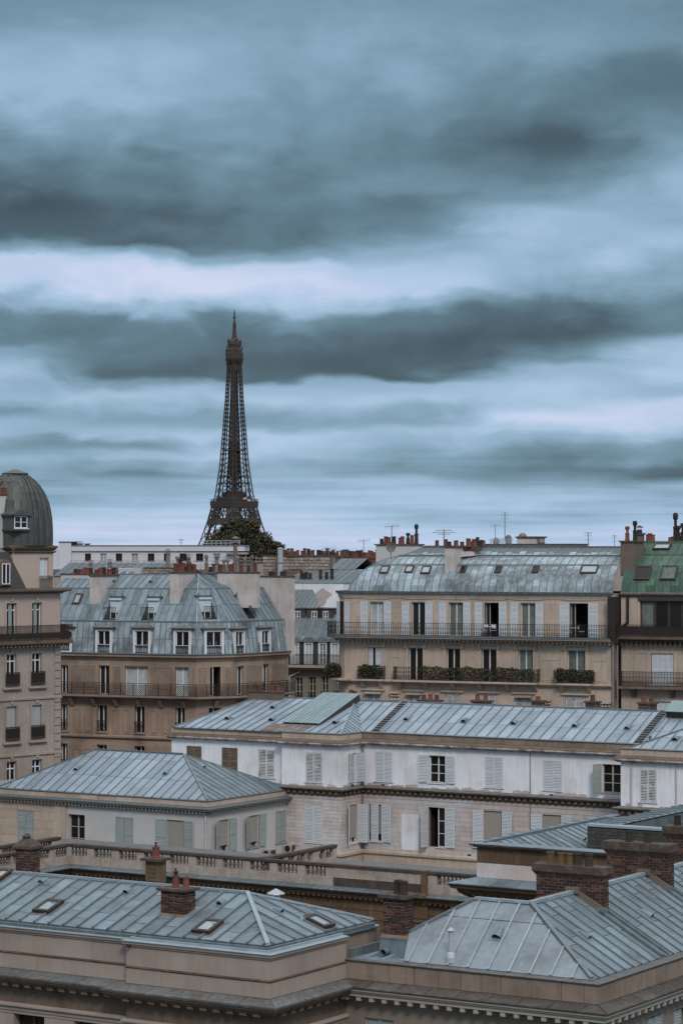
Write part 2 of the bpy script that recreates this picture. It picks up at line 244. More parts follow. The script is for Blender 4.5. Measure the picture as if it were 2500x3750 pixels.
# ------------------------------------------------------------------ frames
def ray(px, py):
    x = (px-1250.)/FPX; z = (1875.-py)/FPX
    c, s = math.cos(PITCH), math.sin(PITCH)
    return Vector((x, c - z*s, s + z*c))
def at(px, py, Y):
    d = ray(px, py); return Vector((0,0,CAMH)) + d*(Y/d.y)
class Frame:
    def __init__(s, px, Y, ang):
        p = at(px, HOR, Y); s.o = Vector((p.x, p.y, 0)); s.ang = ang
        s.u = Vector((math.cos(ang), math.sin(ang))); s.v = Vector((-math.sin(ang), math.cos(ang)))
    def l2(s, x, y): w = Vector((x - s.o.x, y - s.o.y)); return Vector((w.dot(s.u), w.dot(s.v)))
    def ld(s, d): w = Vector((d.x, d.y)); return Vector((w.dot(s.u), w.dot(s.v), d.z))
    def cam(s): c = s.l2(0, 0); return Vector((c.x, c.y, CAMH))
    def world(s, a, b, z): w = s.u*a + s.v*b; return Vector((s.o.x+w.x, s.o.y+w.y, z))
    def plane(s, px, py, P, n):
        c = s.cam(); d = s.ld(ray(px, py)); k = (Vector(P)-c).dot(n)/d.dot(n); return c + d*k
    def onb(s, px, py, b): p = s.plane(px, py, (0,b,0), Vector((0,1,0))); return p.x, p.z
    def ona(s, px, py, a): p = s.plane(px, py, (a,0,0), Vector((1,0,0))); return p.y, p.z
    def zat(s, a, b, py):
        w = s.world(a, b, 0); d = ray(1250, py)
        return CAMH + d.z/d.y*w.y
    def depth(s, py, px, Y): return s.l2(*at(px, py, Y).xy)
ANG1 = math.atan2(-.529, .8485)
ANG2 = math.atan2(-.3973, .9177)

def empty(name, fr, label, cat, group=None):
    o = bpy.data.objects.new(name, None); COL.objects.link(o)
    o.location = fr.o; o.rotation_euler = (0, 0, fr.ang); o.empty_display_size = .5
    o['label'] = label; o['category'] = cat
    if group: o['group'] = group
    return o
def tag(o, label, cat, group=None):
    o['label'] = label; o['category'] = cat
    if group: o['group'] = group
    return o
class MB:
    def __init__(s): s.v = []; s.f = []; s.m = []
    def poly(s, pts, mi=0):
        k = len(s.v); s.v += [tuple(p) for p in pts]; s.f.append(tuple(range(k, k+len(pts)))); s.m.append(mi)
    def hexa(s, p, mi=0):      # 8 points: bottom 4 ccw, top 4 ccw
        k = len(s.v); s.v += [tuple(q) for q in p]
        for f in ((0,3,2,1),(4,5,6,7),(0,1,5,4),(1,2,6,5),(2,3,7,6),(3,0,4,7)):
            s.f.append(tuple(k+i for i in f)); s.m.append(mi)
    def box(s, x0, x1, y0, y1, z0, z1, mi=0):
        s.hexa([(x0,y0,z0),(x1,y0,z0),(x1,y1,z0),(x0,y1,z0),(x0,y0,z1),(x1,y0,z1),(x1,y1,z1),(x0,y1,z1)], mi)
    def wbox(s, w, t0, t1, z0, z1, o0, o1, mi=0):
        P = w.P
        s.hexa([P(t0,z0,o1),P(t1,z0,o1),P(t1,z0,o0),P(t0,z0,o0),P(t0,z1,o1),P(t1,z1,o1),P(t1,z1,o0),P(t0,z1,o0)], mi)
    def bar(s, p, q, w, h=None, up=None, mi=0):
        p = Vector(p); q = Vector(q); h = h or w; d = (q-p)
        if d.length < 1e-6: return
        d.normalize(); up = Vector(up) if up is not None else (Vector((0,0,1)) if abs(d.z) < .95 else Vector((1,0,0)))
        sx = d.cross(up).normalized()*(w/2); sy = sx.cross(d).normalized()*(h/2)
        s.hexa([p-sx-sy, p+sx-sy, q+sx-sy, q-sx-sy, p-sx+sy, p+sx+sy, q+sx+sy, q-sx+sy], mi)
    def tube(s, p, q, r, r2=None, n=8, mi=0, caps=True):
        p = Vector(p); q = Vector(q); r2 = r if r2 is None else r2; d = (q-p).normalized()
        a = d.orthogonal().normalized(); b = d.cross(a); k = len(s.v)
        for c, rr in ((p, r), (q, r2)):
            for i in range(n):
                t = 2*math.pi*i/n; s.v.append(tuple(c + (a*math.cos(t)+b*math.sin(t))*rr))
        for i in range(n):
            j = (i+1) % n; s.f.append((k+i, k+j, k+n+j, k+n+i)); s.m.append(mi)
        if caps:
            s.f.append(tuple(k+i for i in range(n))[::-1]); s.m.append(mi); s.f.append(tuple(k+n+i for i in range(n))); s.m.append(mi)
    def lathe(s, c, prof, n=12, mi=0):
        k = len(s.v); c = Vector(c)
        for r, z in prof:
            for i in range(n):
                t = 2*math.pi*i/n; s.v.append((c.x+r*math.cos(t), c.y+r*math.sin(t), c.z+z))
        for j in range(len(prof)-1):
            for i in range(n):
                i2 = (i+1) % n; s.f.append((k+j*n+i, k+j*n+i2, k+(j+1)*n+i2, k+(j+1)*n+i)); s.m.append(mi)
        s.f.append(tuple(k+i for i in range(n))[::-1]); s.m.append(mi)
        s.f.append(tuple(k+(len(prof)-1)*n+i for i in range(n))); s.m.append(mi)
    def sweep(s, path, prof, mi=0, closed_prof=True, caps=True):
        """path: 2D points (outward = right of travel); prof: (out, z) list going round the section"""
        offs = mitres(path); k = len(s.v); m = len(prof)
        for p, o in zip(path, offs):
            for (d, z) in prof: s.v.append((p[0]+o[0]*d, p[1]+o[1]*d, z))
        rng = range(m) if closed_prof else range(m-1)
        for i in range(len(path)-1):
            for j in rng:
                j2 = (j+1) % m; s.f.append((k+i*m+j, k+(i+1)*m+j, k+(i+1)*m+j2, k+i*m+j2)); s.m.append(mi)
        if caps and closed_prof:
            s.f.append(tuple(k+j for j in range(m))); s.m.append(mi); e = k+(len(path)-1)*m; s.f.append(tuple(e+j for j in range(m))[::-1]); s.m.append(mi)
    def build(s, name, mats, parent=None, smooth=False):
        me = bpy.data.meshes.new(name); me.from_pydata(s.v, [], s.f)
        if not isinstance(mats, (list, tuple)): mats = [mats]
        for m in mats: me.materials.append(MT[m] if isinstance(m, str) else m)
        if len(mats) > 1: me.polygons.foreach_set('material_index', s.m)
        if smooth: me.polygons.foreach_set('use_smooth', [True]*len(s.f))
        me.update(); o = bpy.data.objects.new(name, me); COL.objects.link(o)
        if parent: o.parent = parent
        return o
def mitres(path):
    n = len(path); offs = []
    def nor(a, b): d = Vector((b[0]-a[0], b[1]-a[1])).normalized(); return Vector((d.y, -d.x))
    for i in range(n):
        if i == 0: o = nor(path[0], path[1])
        elif i == n-1: o = nor(path[-2], path[-1])
        else:
            a, b = nor(path[i-1], path[i]), nor(path[i], path[i+1]); h = (a+b); o = h/ max(.2, (1 + a.dot(b)))
        offs.append(o)
    return offs
class Wall:
    def __init__(s, fr, p0, p1):
        s.fr = fr; s.p0 = Vector(p0); s.p1 = Vector(p1); s.d = (s.p1-s.p0); s.L = s.d.length; s.d.normalize(); s.n = Vector((s.d.y, -s.d.x))
    def P(s, t, z, o=0.): q = s.p0 + s.d*t + s.n*o; return Vector((q.x, q.y, z))
    def px(s, x, y, o=0.):
        q = s.fr.plane(x, y, (s.p0.x+s.n.x*o, s.p0.y+s.n.y*o, 0), Vector((s.n.x, s.n.y, 0)))
        return (Vector((q.x, q.y))-s.p0).dot(s.d), q.z
    def rect(s, x0, y0, x1, y1, o=0.):
        ym = (y0+y1)/2; xm = (x0+x1)/2
        return s.px(x0, ym, o)[0], s.px(x1, ym, o)[0], s.px(xm, y1, o)[1], s.px(xm, y0, o)[1]
    def rot(s): return math.atan2(s.d.y, s.d.x)

def facade(w, t0, t1, z0, z1, ops, m, parent, depth=.3, o=0., name='wall', rev=None):
    """wall skin with real openings and reveals"""
    mb = MB(); ts = sorted(set([t0, t1] + [min(max(x, t0), t1) for q in ops for x in q[:2]])); zs = sorted(set([z0, z1] + [min(max(x, z0), z1) for q in ops for x in q[2:4]]))
    for i in range(len(ts)-1):
        for j in range(len(zs)-1):
            a, b, c, d = ts[i], ts[i+1], zs[j], zs[j+1]
            if b-a < 1e-5 or d-c < 1e-5: continue
            mt, mz = (a+b)/2, (c+d)/2
            if any(q[0] < mt < q[1] and q[2] < mz < q[3] for q in ops): continue
            mb.poly([w.P(a,c,o), w.P(b,c,o), w.P(b,d,o), w.P(a,d,o)])
    for q in ops:
        a, b, c, d = max(q[0],t0), min(q[1],t1), max(q[2],z0), min(q[3],z1); e = o-depth
        mb.poly([w.P(a,c,o), w.P(a,d,o), w.P(a,d,e), w.P(a,c,e)]); mb.poly([w.P(b,c,o), w.P(b,c,e), w.P(b,d,e), w.P(b,d,o)])
        mb.poly([w.P(a,d,o), w.P(b,d,o), w.P(b,d,e), w.P(a,d,e)]); mb.poly([w.P(a,c,o), w.P(a,c,e), w.P(b,c,e), w.P(b,c,o)])
    return mb.build(name, m, parent)

_shut = {}
def shutter_mesh(w, h, m, rails=3):
    key = (round(w, 2), round(h, 2), m, rails)
    if key in _shut: return _shut[key]
    mb = MB(); f = .055; T = .04
    mb.box(0, f, 0, T, 0, h); mb.box(w-f, w, 0, T, 0, h)
    zs = [0] + [h*k/(rails-1) for k in range(1, rails-1)] + [h]
    for k, z in enumerate(zs):
        a = max(0, z-.05); b = min(h, z+.05); mb.box(f, w-f, .001, T-.001, a, b)
    mb.box(f, w-f, T*.45, T*.55, .02, h-.02, 1)
    for k in range(len(zs)-1):
        a, b = zs[k]+.05, zs[k+1]-.05; n = max(3, int((b-a)/.085)); st = (b-a)/n
        for i in range(n):
            z = a + st*(i+.5)
            mb.hexa([(f,.0,z-st*.36),(w-f,.0,z-st*.36),(w-f,T*.8,z+st*.18),(f,T*.8,z+st*.18),(f,.0,z-st*.20),(w-f,.0,z-st*.20),(w-f,T*.8,z+st*.34),(f,T*.8,z+st*.34)])
    o = mb.build('shutter', [m, 'frameG' if m not in ('shutB','shutX') else 'frameD']); me = o.data; bpy.data.objects.remove(o)
    _shut[key] = me; return me
def shutter(w, t, z0, z1, wd, parent, m='shutW', o=.03, swing=0., hinge='L', rails=3):
    """wd wide leaf starting at t (its left edge when flat on the wall); swing>0 turns it outward about its hinge"""
    me = shutter_mesh(abs(wd), z1-z0, m, rails); ob = bpy.data.objects.new('shutter', me); COL.objects.link(ob); ob.parent = parent
    if hinge == 'L':
        ob.location = w.P(t, z0, o+.04); ob.rotation_euler = (0, 0, w.rot()-swing)
    else:
        base = w.P(t+wd, z0, o+.04); r = w.rot()+swing; ob.rotation_euler = (0, 0, r)
        ob.location = base - Vector((math.cos(r), math.sin(r), 0))*wd
    return ob
def window(w, q, parent, depth=.25, fm='frameW', glass='glass', rows=1, leaf=2, fw=.055, o=0., sill=True, label=None, per_cell=False, transom=0, inner=.0, sillm=None, sillw=.08):
    t0, t1, z0, z1 = q; d = o-depth; mb = MB()
    mb.wbox(w, t0, t0+fw, z0, z1, d-.05, d); mb.wbox(w, t1-fw, t1, z0, z1, d-.05, d)
    mb.wbox(w, t0+fw, t1-fw, z0, z0+fw, d-.05, d-.001); mb.wbox(w, t0+fw, t1-fw, z1-fw, z1, d-.05, d-.001)
    a, b = t0+fw, t1-fw; c, e = z0+fw, z1-fw; lw = (b-a)/leaf
    for i in range(1, leaf): mb.wbox(w, a+lw*i-fw*.75, a+lw*i+fw*.75, c, e, d-.045, d+.008)
    ztop = e
    if transom: ztop = e-transom; mb.wbox(w, a, b, ztop-.04, ztop+.04, d-.045, d+.01)
    if rows > 1:
        for r in range(1, rows): z = c+(ztop-c)*r/rows; mb.wbox(w, a, b, z-.018, z+.018, d-.04, d-.004)
    if sill and sillm is None: mb.wbox(w, t0-sillw, t1+sillw, z0-.06, z0, o-depth, o+.07)
    ob = mb.build('window', fm, parent)
    if sill and sillm: s2 = MB(); s2.wbox(w, t0-sillw, t1+sillw, z0-.07, z0, o-depth, o+.08); s2.build('sill', sillm, ob)
    if label: ob['label'] = label
    for i in range(leaf):
        rr = rows if per_cell else 1
        for r in range(rr):
            g = MB(); x0, x1 = a+lw*i+.01, a+lw*(i+1)-.01; y0 = c+(e-c)*r/rr+.004; y1 = c+(e-c)*(r+1)/rr-.004
            g.poly([w.P(x0,y0,d-.03), w.P(x1,y0,d-.03), w.P(x1,y1,d-.03), w.P(x0,y1,d-.03)]); g.build('pane', glass, ob)
    return ob
def blind(w, q, parent, drop=.8, depth=.12, m='blind'):
    t0, t1, z0, z1 = q; b = MB(); zb = z1-(z1-z0)*drop; b.wbox(w, t0+.01, t1-.01, zb, z1-.005, -depth-.02, -depth); b.wbox(w, t0+.012, t1-.012, zb-.03, zb+.01, -depth-.025, -depth+.01)
    return b.build('roller_blind', m, parent)
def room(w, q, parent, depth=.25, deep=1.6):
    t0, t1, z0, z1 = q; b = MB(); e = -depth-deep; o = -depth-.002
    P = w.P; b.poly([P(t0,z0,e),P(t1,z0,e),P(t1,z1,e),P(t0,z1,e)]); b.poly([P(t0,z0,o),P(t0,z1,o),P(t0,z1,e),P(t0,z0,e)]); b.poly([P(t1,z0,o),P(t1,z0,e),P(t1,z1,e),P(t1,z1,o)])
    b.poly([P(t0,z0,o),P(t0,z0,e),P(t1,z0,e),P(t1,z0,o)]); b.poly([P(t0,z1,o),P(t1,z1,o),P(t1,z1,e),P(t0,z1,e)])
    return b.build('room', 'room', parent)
def clip(poly, ax, v, keep_less):
    out = []
    for i in range(len(poly)):
        p, q = poly[i], poly[(i+1) % len(poly)]
        ip = (p[ax] <= v) if keep_less else (p[ax] >= v); iq = (q[ax] <= v) if keep_less else (q[ax] >= v)
        if ip: out.append(p)
        if ip != iq:
            k = (v-p[ax])/(q[ax]-p[ax]); out.append((p[0]+(q[0]-p[0])*k, p[1]+(q[1]-p[1])*k))
    return out
def area(p): return abs(sum(p[i][0]*p[(i+1)%len(p)][1]-p[(i+1)%len(p)][0]*p[i][1] for i in range(len(p))))/2 if len(p) > 2 else 0
def minus(polys, rects):
    for (x0,x1,y0,y1) in rects:
        nxt = []
        for p in polys:
            xs = [a[0] for a in p]; ys = [a[1] for a in p]
            if max(xs) <= x0 or min(xs) >= x1 or max(ys) <= y0 or min(ys) >= y1: nxt.append(p); continue
            nxt.append(clip(p,0,x0,True)); nxt.append(clip(p,0,x1,False)); mid = clip(clip(p,0,x0,False),0,x1,True)
            if len(mid) > 2: nxt.append(clip(mid,1,y0,True)); nxt.append(clip(mid,1,y1,False))
        polys = [p for p in nxt if area(p) > 1e-4]
    return polys
class RoofFace:
    """a plane of standing-seam sheets: every sheet an object, every batten an object"""
    def __init__(s, fr, pts, root):
        s.fr = fr; s.pts = [Vector(p) for p in pts]; s.root = root
        s.e = (s.pts[1]-s.pts[0]).normalized(); n = s.e.cross(s.pts[2]-s.pts[0]).normalized()
        if n.z < 0: n = -n
        s.n = n; s.s = n.cross(s.e).normalized(); s.o = s.pts[0]
        s.p2 = [((p-s.o).dot(s.e), (p-s.o).dot(s.s)) for p in s.pts]
    def P(s, x, y, h=0.): return s.o + s.e*x + s.s*y + s.n*h
    def px(s, x, y): return s.fr.plane(x, y, s.o, s.n)
    def xy(s, x, y): q = s.px(x, y)-s.o; return q.dot(s.e), q.dot(s.s)
    def sheets(s, roof, spacing, cuts=(), m='zinc', bm='zinc_b', phase=0., stagger=0., holes=(), bw=.045, bh=.05, lift=.012, gap=.012):
        xs = [p[0] for p in s.p2]; ys = [p[1] for p in s.p2]; x = min(xs)+phase-spacing if phase else min(xs); k = 0; cnt = 0
        while x < max(xs)-1e-4:
            a, b = x, x+spacing; st = clip(clip(list(s.p2), 0, a+gap*.2, False), 0, b-gap*.2, True) if True else None
            if len(st) > 2 and area(st) > .002:
                off = stagger if k % 2 else 0.
                cc = [min(ys)-1] + [min(ys)+(max(ys)-min(ys))*min(.98, c+off) for c in cuts] + [max(ys)+1]
                for j in range(len(cc)-1):
                    cell = clip(clip(st, 1, cc[j]+(gap if j else 0), False), 1, cc[j+1]-gap if j < len(cc)-2 else cc[j+1], True)
                    for pc in (minus([cell], holes) if len(cell) > 2 else []):
                        if area(pc) < .004: continue
                        h = lift+random.uniform(-.004, .004); mb = MB()
                        top = [s.P(q[0], q[1], h) for q in pc]; mb.poly(top)
                        for i in range(len(pc)):
                            q, r = pc[i], pc[(i+1)%len(pc)]; mb.poly([s.P(q[0],q[1],h), s.P(q[0],q[1],-.02), s.P(r[0],r[1],-.02), s.P(r[0],r[1],h)])
                        mb.build('zinc_sheet', m, roof); cnt += 1
            # batten on the joint at b
            if b < max(xs)-.05:
                col = clip(clip(list(s.p2), 0, b-.004, False), 0, b+.004, True)
                if len(col) > 2:
                    y0 = min(q[1] for q in col); y1 = max(q[1] for q in col); segs = [(y0, y1)]
                    for (hx0,hx1,hy0,hy1) in holes:
                        if hx0 < b < hx1:
                            ns = []
                            for (c, d) in segs:
                                if hy0 > c: ns.append((c, min(d, hy0)))
                                if hy1 < d: ns.append((max(c, hy1), d))
                            segs = [q for q in ns if q[1]-q[0] > .05]
                    for (c, d) in segs:
                        if d-c < .12: continue
                        mb = MB(); mb.bar(s.P(b,c,lift+bh/2), s.P(b,d,lift+bh/2), bw, bh, up=s.n)
                        mb.bar(s.P(b,c-.01,lift+bh*.5), s.P(b,c+.05,lift+bh*.5), bw*1.5, bh*1.35, up=s.n)
                        if d-c > 2.: mb.bar(s.P(b,(c+d)/2-.03,lift+bh*.5), s.P(b,(c+d)/2+.03,lift+bh*.5), bw*1.3, bh*1.25, up=s.n)
                        mb.build('batten', bm, roof)
            x = b; k += 1
        return cnt
    def base(s, mb, holes=()):
        for pc in minus([list(s.p2)], holes): mb.poly([s.P(q[0],q[1],-.02) for q in pc])
    def skylight(s, roof, x0, y0, x1, y1, glass='glassS', fm='velux', rise=.09, fw=.07, flash=True):
        """corners in photo px (bounding box) -> frame lying on the slope"""
        (ax, ay) = s.xy((x0+x1)/2, (y0+y1)/2)
        # size from bounding box edges
        bx = s.xy(x1, (y0+y1)/2)[0]-s.xy(x0, (y0+y1)/2)[0]; 
        return ax, ay, bx
    def velux(s, roof, cx, cy, w, h, glass='glassS', fm='velux', rise=.13, fw=.10, flash=True):
        ax, ay = s.xy(cx, cy); mb = MB(); x0,x1,y0,y1 = ax-w/2, ax+w/2, ay-h/2, ay+h/2
        for (a,b,c,d) in ((x0,x1,y0,y0+fw),(x0,x1,y1-fw*1.3,y1),(x0,x0+fw,y0+fw,y1-fw*1.3),(x1-fw,x1,y0+fw,y1-fw*1.3)):
            mb.hexa([s.P(a,c,0),s.P(b,c,0),s.P(b,d,0),s.P(a,d,0),s.P(a,c,rise),s.P(b,c,rise),s.P(b,d,rise),s.P(a,d,rise)])
        if flash: 
            f = .10; mb.hexa([s.P(x0-f,y0-f,0),s.P(x1+f,y0-f,0),s.P(x1+f,y1+f,0),s.P(x0-f,y1+f,0),s.P(x0-f,y0-f,.022),s.P(x1+f,y0-f,.022),s.P(x1+f,y1+f,.022),s.P(x0-f,y1+f,.022)], 1)
        o = mb.build('skylight', [fm, 'ledge'], roof)
        g = MB(); g.poly([s.P(x0+fw*.9,y0+fw*.9,rise-.03),s.P(x1-fw*.9,y0+fw*.9,rise-.03),s.P(x1-fw*.9,y1-fw*1.2,rise-.03),s.P(x0+fw*.9,y1-fw*1.2,rise-.03)]); g.build('pane', glass, o)
        return o
    def vent(s, roof, cx, cy, r=.11, ln=.30, m='zinc'):
        r *= 1.35; ln *= 1.3
        ax, ay = s.xy(cx, cy); mb = MB(); n = 8; k = 0
        ring = []
        for (yy, rr) in ((ay-ln/2, r), (ay+ln/2, r*.55)):
            ring.append([s.P(ax+rr*math.cos(math.pi*i/n), yy, .01+rr*math.sin(math.pi*i/n)*1.15) for i in range(n+1)])
        for i in range(n): mb.poly([ring[0][i], ring[0][i+1], ring[1][i+1], ring[1][i]])
        mb.poly(ring[1])
        inner = [s.P(ax+r*.86*math.cos(math.pi*i/n), ay-ln/2+.03, .01+r*.98*math.sin(math.pi*i/n)) for i in range(n+1)]
        mb.poly(inner, 1)
        for i in range(n): mb.poly([ring[0][i], inner[i], inner[i+1], ring[0][i+1]])
        mb.hexa([s.P(ax-r*1.5,ay-ln*.7,.0),s.P(ax+r*1.5,ay-ln*.7,.0),s.P(ax+r*1.5,ay+ln*.8,.0),s.P(ax-r*1.5,ay+ln*.8,.0),s.P(ax-r*1.5,ay-ln*.7,.02),s.P(ax+r*1.5,ay-ln*.7,.02),s.P(ax+r*1.5,ay+ln*.8,.02),s.P(ax-r*1.5,ay+ln*.8,.02)])
        return mb.build('roof_vent', [m, 'room'], roof)
def ridge(roof, pts, m='zinc_l', w=.10, h=.08, lift=.05, name='ridge_cap', joints=1.6):
    mb = MB()
    for i in range(len(pts)-1):
        a, b = Vector(pts[i])+Vector((0,0,lift)), Vector(pts[i+1])+Vector((0,0,lift)); mb.bar(a, b, w, h)
        n = int((b-a).length/joints)
        for k in range(n):
            c = a.lerp(b, (k+.5)/max(1,n)); d = (b-a).normalized()*.035; mb.bar(c-d, c+d, w*1.18, h*1.18)
    return mb.build(name, m, roof)
# --- chimneys ------------------------------------------------------------
BRICKN = {}
def unit_cube(m, name):
    key = ('cube', m, name)
    if key not in _shut:
        mb = MB(); mb.box(-.5,.5,-.5,.5,-.5,.5); o = mb.build(name, m); _shut[key] = o.data; bpy.data.objects.remove(o)
    return _shut[key]
def piece(name, m, parent, c, dims, rz=0.):
    o = bpy.data.objects.new(name, unit_cube(m, name)); o.location = c; o.scale = dims; o.rotation_euler = (0,0,rz); COL.objects.link(o); o.parent = parent; return o
def brick_chimney(fr, root, a0, a1, b0, b1, z0, z1, rowh=.078, capo=.12, caph=.16, pots=(), label=None, bl=.235, key=None, cap_mat='capst', bigcap=True):
    core = MB(); core.box(a0+.012, a1-.012, b0+.012, b1-.012, z0, z1); ch = core.build('chimney', 'mortar', root)
    if label: ch['label'] = label
    n = int((z1-z0)/rowh); rh = (z1-z0)/n; extra = MB(); key = key or root.name
    for r in range(n):
        z = z0+rh*(r+.5); off = (r % 2)*.5
        for side in (0, 1):
            lo, hi = (a0, a1) if side == 0 else (b0, b1); x = lo - off*bl
            while x < hi-1e-3:
                p, q = max(x, lo), min(x+bl, hi); x += bl
                if q-p < .035: continue
                g = .018; L0 = q-p-g; j = random.uniform(-.004, .006); th = .06
                hgt = rh-g
                if side == 0: c = ((p+q)/2, b0-j+th/2, z); d = (L0, th, hgt)
                else: c = (a1+j-th/2, (p+q)/2, z); d = (th, L0, hgt)
                if BRICKN.get(key, 0) < 295: piece('brick', 'brick', ch, c, d); BRICKN[key] = BRICKN.get(key, 0)+1
                else: extra.box(c[0]-d[0]/2, c[0]+d[0]/2, c[1]-d[1]/2, c[1]+d[1]/2, c[2]-d[2]/2, c[2]+d[2]/2)
    if extra.v: e = extra.build('brick', 'brick', ch); e['kind'] = 'stuff'
    cp = MB(); o = capo
    cp.sweep_ring = None
    # corbelled cap
    def rg(o0, zz0, o1, zz1):
        cp.hexa([(a0-o0,b0-o0,zz0),(a1+o0,b0-o0,zz0),(a1+o0,b1+o0,zz0),(a0-o0,b1+o0,zz0),(a0-o1,b0-o1,zz1),(a1+o1,b0-o1,zz1),(a1+o1,b1+o1,zz1),(a0-o1,b1+o1,zz1)])
    rg(.005, z1, o*.9, z1+caph*.35); rg(o, z1+caph*.35+.001, o, z1+caph); 
    cp.build('cap', cap_mat, ch)
    for (pa, pb, kind, h, r) in pots: pot(ch, (pa, pb, z1+caph), kind, h, r)
    return ch
def pot(parent, c, kind='pot', h=.4, r=.12, cowl=None):
    mb = MB(); c = Vector(c)
    mb.lathe(c, [(r*1.12,-.03),(r*1.12,.03),(r,.05),(r*.88,h*.85),(r*1.05,h*.87),(r*1.05,h),(r*.8,h),(r*.78,h-.1)], 12)
    if cowl == 'hat':
        for k in range(4):
            t = k*math.pi/2; mb.tube(c+Vector((r*.7*math.cos(t), r*.7*math.sin(t), h-.02)), c+Vector((r*.7*math.cos(t), r*.7*math.sin(t), h+.18)), .015, n=4)
        mb.lathe(c+Vector((0,0,h+.16)), [(r*1.5,0),(r*1.5,.03),(.01,.16)], 12)
    if cowl == 'tall':
        mb.lathe(c+Vector((0,0,h)), [(r*.6,0),(r*.6,h*.45),(r*1.0,h*.5),(r*1.1,h*.75),(r*.9,h*.9),(r*.2,h*.95)], 10)
    mb.build('chimney_pot', kind, parent)
def stack(root, x0, x1, y0, y1, z0, z1, m='chimp', capm='capst', capo=.07, caph=.10, pots=(), label=None, name='chimney'):
    mb = MB(); mb.box(x0, x1, y0, y1, z0, z1); ch = mb.build(name, m, root)
    if label: ch['label'] = label
    c = MB(); c.box(x0-capo, x1+capo, y0-capo, y1+capo, z1, z1+caph); c.build('cap', capm, ch)
    for p in pots: pot(ch, (p[0], p[1], z1+caph), *p[2:])
    return ch
def row_pots(x0, x1, y, n, kinds=('pot','pot','potd'), h=(.3,.5), r=(.10,.14), jit=.03):
    o = []
    for i in range(n):
        o.append((x0+(x1-x0)*(i+.5)/n+random.uniform(-jit,jit), y, random.choice(kinds), random.uniform(*h), random.uniform(*r)))
    return o
# --- railings ------------------------------------------------------------
def railing(parent, path, z0, z1, style='bars', sp=.13, th=.022, name='railing', m='iron', out=0.):
    offs = mitres(path); pts = [(p[0]+o.x*out, p[1]+o.y*out) for p, o in zip(path, offs)]
    mb = MB(); H = z1-z0
    for i in range(len(pts)-1):
        a = Vector((pts[i][0], pts[i][1], 0)); b = Vector((pts[i+1][0], pts[i+1][1], 0)); L0 = (b-a).length; d = (b-a).normalized()
        Z = lambda z: Vector((0,0,z))
        mb.bar(a+Z(z1), b+Z(z1), .05, .04); mb.bar(a+Z(z0+.06), b+Z(z0+.06), .035, .03); mb.bar(a+Z(z1-H*.13), b+Z(z1-H*.13), .025, .02)
        n = max(1, int(round(L0/sp))); s = L0/n
        if style == 'lattice':
            zb, zt = z0+.06, z1-H*.13; hh = zt-zb; k = int(L0/(hh/2.)) or 1; step = L0/k
            # diagonal lattice
            nn = max(2, int(L0/.17)); stp = L0/nn; run = hh
            for j in range(-int(run/stp)-1, nn+1):
                for sgn in (1, -1):
                    xa = j*stp; xb = xa+run
                    ya, yb = (zb, zt) if sgn > 0 else (zt, zb)
                    x0, x1 = max(0, xa), min(L0, xb)
                    if x1-x0 < .02: continue
                    yy0 = ya+(yb-ya)*(x0-xa)/(xb-xa); yy1 = ya+(yb-ya)*(x1-xa)/(xb-xa)
                    mb.bar(a+d*x0+Z(yy0), a+d*x1+Z(yy1), th, th)
            for j in range(int(L0/1.1)+2):
                x = min(L0, j*L0/(int(L0/1.1)+1)); mb.bar(a+d*x+Z(z0), a+d*x+Z(z1), .04, .04)
        else:
            for j in range(n+1):
                x = j*s; mb.bar(a+d*x+Z(z0), a+d*x+Z(z1), th, th)
                if style == 'scroll' and j < n:
                    xm = x+s/2
                    for zz, rr in ((z0+H*.28, s*.42), (z0+H*.62, s*.42)):
                        m6 = 6
                        for q in range(m6):
                            t0, t1 = 2*math.pi*q/m6, 2*math.pi*(q+1)/m6
                            mb.bar(a+d*(xm+rr*math.cos(t0))+Z(zz+rr*1.25*math.sin(t0)), a+d*(xm+rr*math.cos(t1))+Z(zz+rr*1.25*math.sin(t1)), .016, .016)
    return mb.build(name, m, parent)
def dentils(mb, path, z0, z1, sp, wd, out0, out1):
    for i in range(len(path)-1):
        w = Wall(None, path[i], path[i+1]); n = max(1, int(w.L/sp)); s = w.L/n
        for k in range(n): mb.wbox(w, s*(k+.5)-wd/2, s*(k+.5)+wd/2, z0, z1, out0, out1)
def quick(name, parent, m, fn, smooth=False): mb = MB(); fn(mb); return mb.build(name, m, parent, smooth)
def leafblob(mb, fn, n, size, seed=1):
    rn = random.Random(seed)
    for i in range(n):
        c = fn(rn); d = Vector((rn.gauss(0,1), rn.gauss(0,1), rn.gauss(0,1)+.3)).normalized(); a = d.orthogonal().normalized(); a.rotate(Matrix.Rotation(rn.uniform(0, 6.28), 3, d)); b = d.cross(a); s = size*rn.uniform(.6, 1.3)
        mb.poly([c-a*s, c-b*s*.6, c+a*s, c+b*s*.6])
def slabs(w, root, t0, t1, z0, z1, sp, th, m, name='stone_slab', o=0., gap=.018, jit=.2, caplist=None):
    t = t0
    while t < t1-.05:
        e = min(t1, t+sp*random.uniform(1-jit, 1+jit)); e = t1 if t1-e < sp*.4 else e
        c = w.P((t+e)/2, (z0+z1)/2, o+random.uniform(-.006,.006)-th/2); piece(name, m, root, c, (e-t-gap, th, z1-z0-.002), w.rot()); t = e
